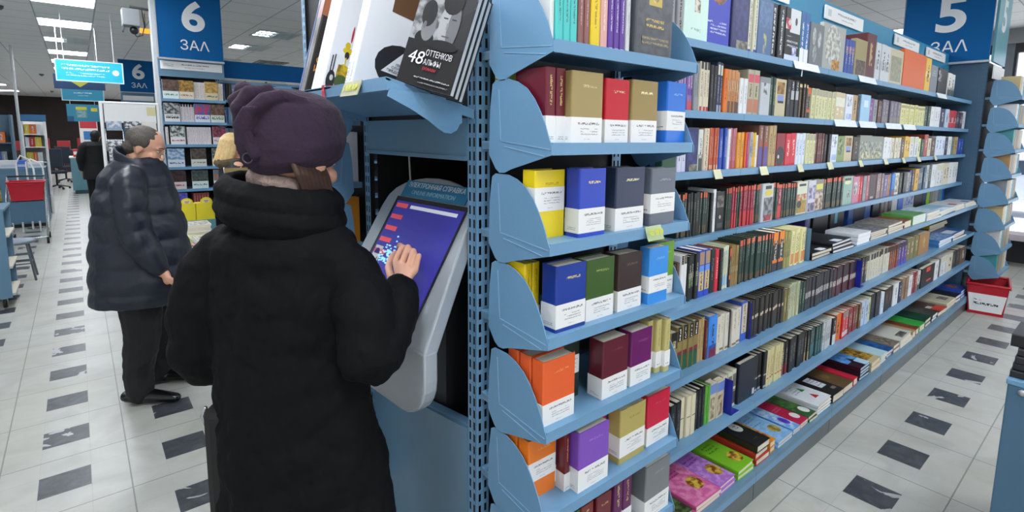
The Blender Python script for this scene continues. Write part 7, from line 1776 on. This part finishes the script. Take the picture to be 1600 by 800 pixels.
for k in range(2):
    h_ = MB(); yy = 11.7 + .35 * k; h_.tube([(-.78 + .1 * k, yy, .02), (-.78 + .1 * k, yy, 1.15), (-.72 + .1 * k, yy, 1.27 - .07 * k), (-.62 + .1 * k, yy, 1.2 - .07 * k), (-.58 + .1 * k, yy, 1.05), (-.57 + .1 * k, yy, .02)], .013, WHITE, 10)
    tag(h_.build('hoop_rail'), ('white hoop rail nearest the trolley', 'white hoop rail nearest the white bookcase')[k], 'rail')
for k in range(3):
    o = empty('grey_screen', (-.72, 16.2 + .7 * k, 0), 0, ('nearest', 'middle', 'farthest')[k] + ' of three dark grey green screens along the left of the aisle', 'screen'); MB().box(0, 0, .05, .06, .5, 1.75, mat('screen_grey', '3f4a50', .7)).build('panel', o)
    for yy in (.08, .42): MB().box(-.05, yy - .02, 0, .11, yy + .02, .05, BLACK).build('foot', o)
for k, (x, y) in enumerate(((-.52, 20.0), (-.35, 22.5))):
    o = empty('office_chair', (x, y, 0), R(10), ('dark blue swivel chair nearer the aisle end of the tills', 'dark blue swivel chair behind the first one')[k], 'chair')
    m_ = mat('chair_fabric', '26303c', .8)
    MB().box(-.22, -.22, .45, .22, .22, .53, m_).build('seat', o, bevel=.03); MB().box(-.2, .17, .6, .2, .23, 1.15, m_).build('backrest', o, bevel=.025)
    q = MB(); q.tube([(0, 0, .12), (0, 0, .45)], .025, BLACK, 8); q.tube([(0, .18, .5), (0, .21, .65)], .02, BLACK, 8); q.build('column', o)
    q = MB()
    for a in range(5): q.tube([(0, 0, .12), (.26 * math.cos(a * 1.257), .26 * math.sin(a * 1.257), .06)], .016, BLACK, 8); q.ball((.27 * math.cos(a * 1.257), .27 * math.sin(a * 1.257), .03), .03, m=BLACK)
    q.build('star_base', o)
ds = empty('till_desk', (-.17, 18.2, 0), 0, 'teal grey till desk with a pale top far down the aisle', 'desk')
MB().box(0, 0, .1, 1.5, .9, .95, mat('till_teal', '5f8c98', .5)).build('cabinet', ds); MB().box(-.02, -.02, .95, 1.52, .92, .98, mat('till_top', 'd0cdc4', .5)).build('worktop', ds); MB().box(.04, .04, 0, 1.46, .86, .1, mat('till_plinth', '3f5a64', .6)).build('plinth', ds)
for k, (x, n_, c, w, h) in enumerate(((-.1, 'red', 'c03038', .12, .2), (.05, 'orange', 'd8743a', .1, .14), (.17, 'white', 'e0e0dc', .1, .28), (.3, 'red and white', 'c8504a', .12, .16))):
    o = empty('goods_box', (x, 18.3, .98), 0, '%s goods box standing on the far till desk' % n_, 'box'); MB().box(0, 0, 0, w, .15, h, mat('goods_' + c, c, .5)).build('box', o); MB().box(.01, -.003, h * .3, w - .01, 0, h * .7, mat('goods_label', 'e9e3da', .5)).build('label', o)
o = empty('wall_poster', (.1, 24.0, 1.25), 0, 'red and white poster stand behind the till desk', 'poster'); MB().box(0, 0, 0, .5, .03, .85, mat('poster_white', 'e0ddd8', .5)).build('board', o); MB().box(.02, -.004, .5, .48, 0, .83, mat('poster_red', 'b8303a', .5)).build('red_panel', o); MB().box(.1, -.004, .1, .4, 0, .4, mat('poster_blue', '3a7ab8', .5)).build('blue_panel', o); MB().box(.22, 0, -1.25, .28, .03, 0, BLACK).build('stand', o)
for k in range(4):
    o = empty('red_display', (-1.9 + .62 * k, 27.5 + .2 * k, 0), 0, '%s of four dim red goods displays by the dark far wall' % ORD[k], 'display', 'red goods displays'); MB().box(0, 0, 0, .5, .5, .9, mat('display_dark', '3a2426', .6)).build('base', o); MB().box(.05, 0, .9, .45, .4, 1.25 + .1 * (k % 2), mat('display_red', 'a02c30', .5)).build('goods_block', o)
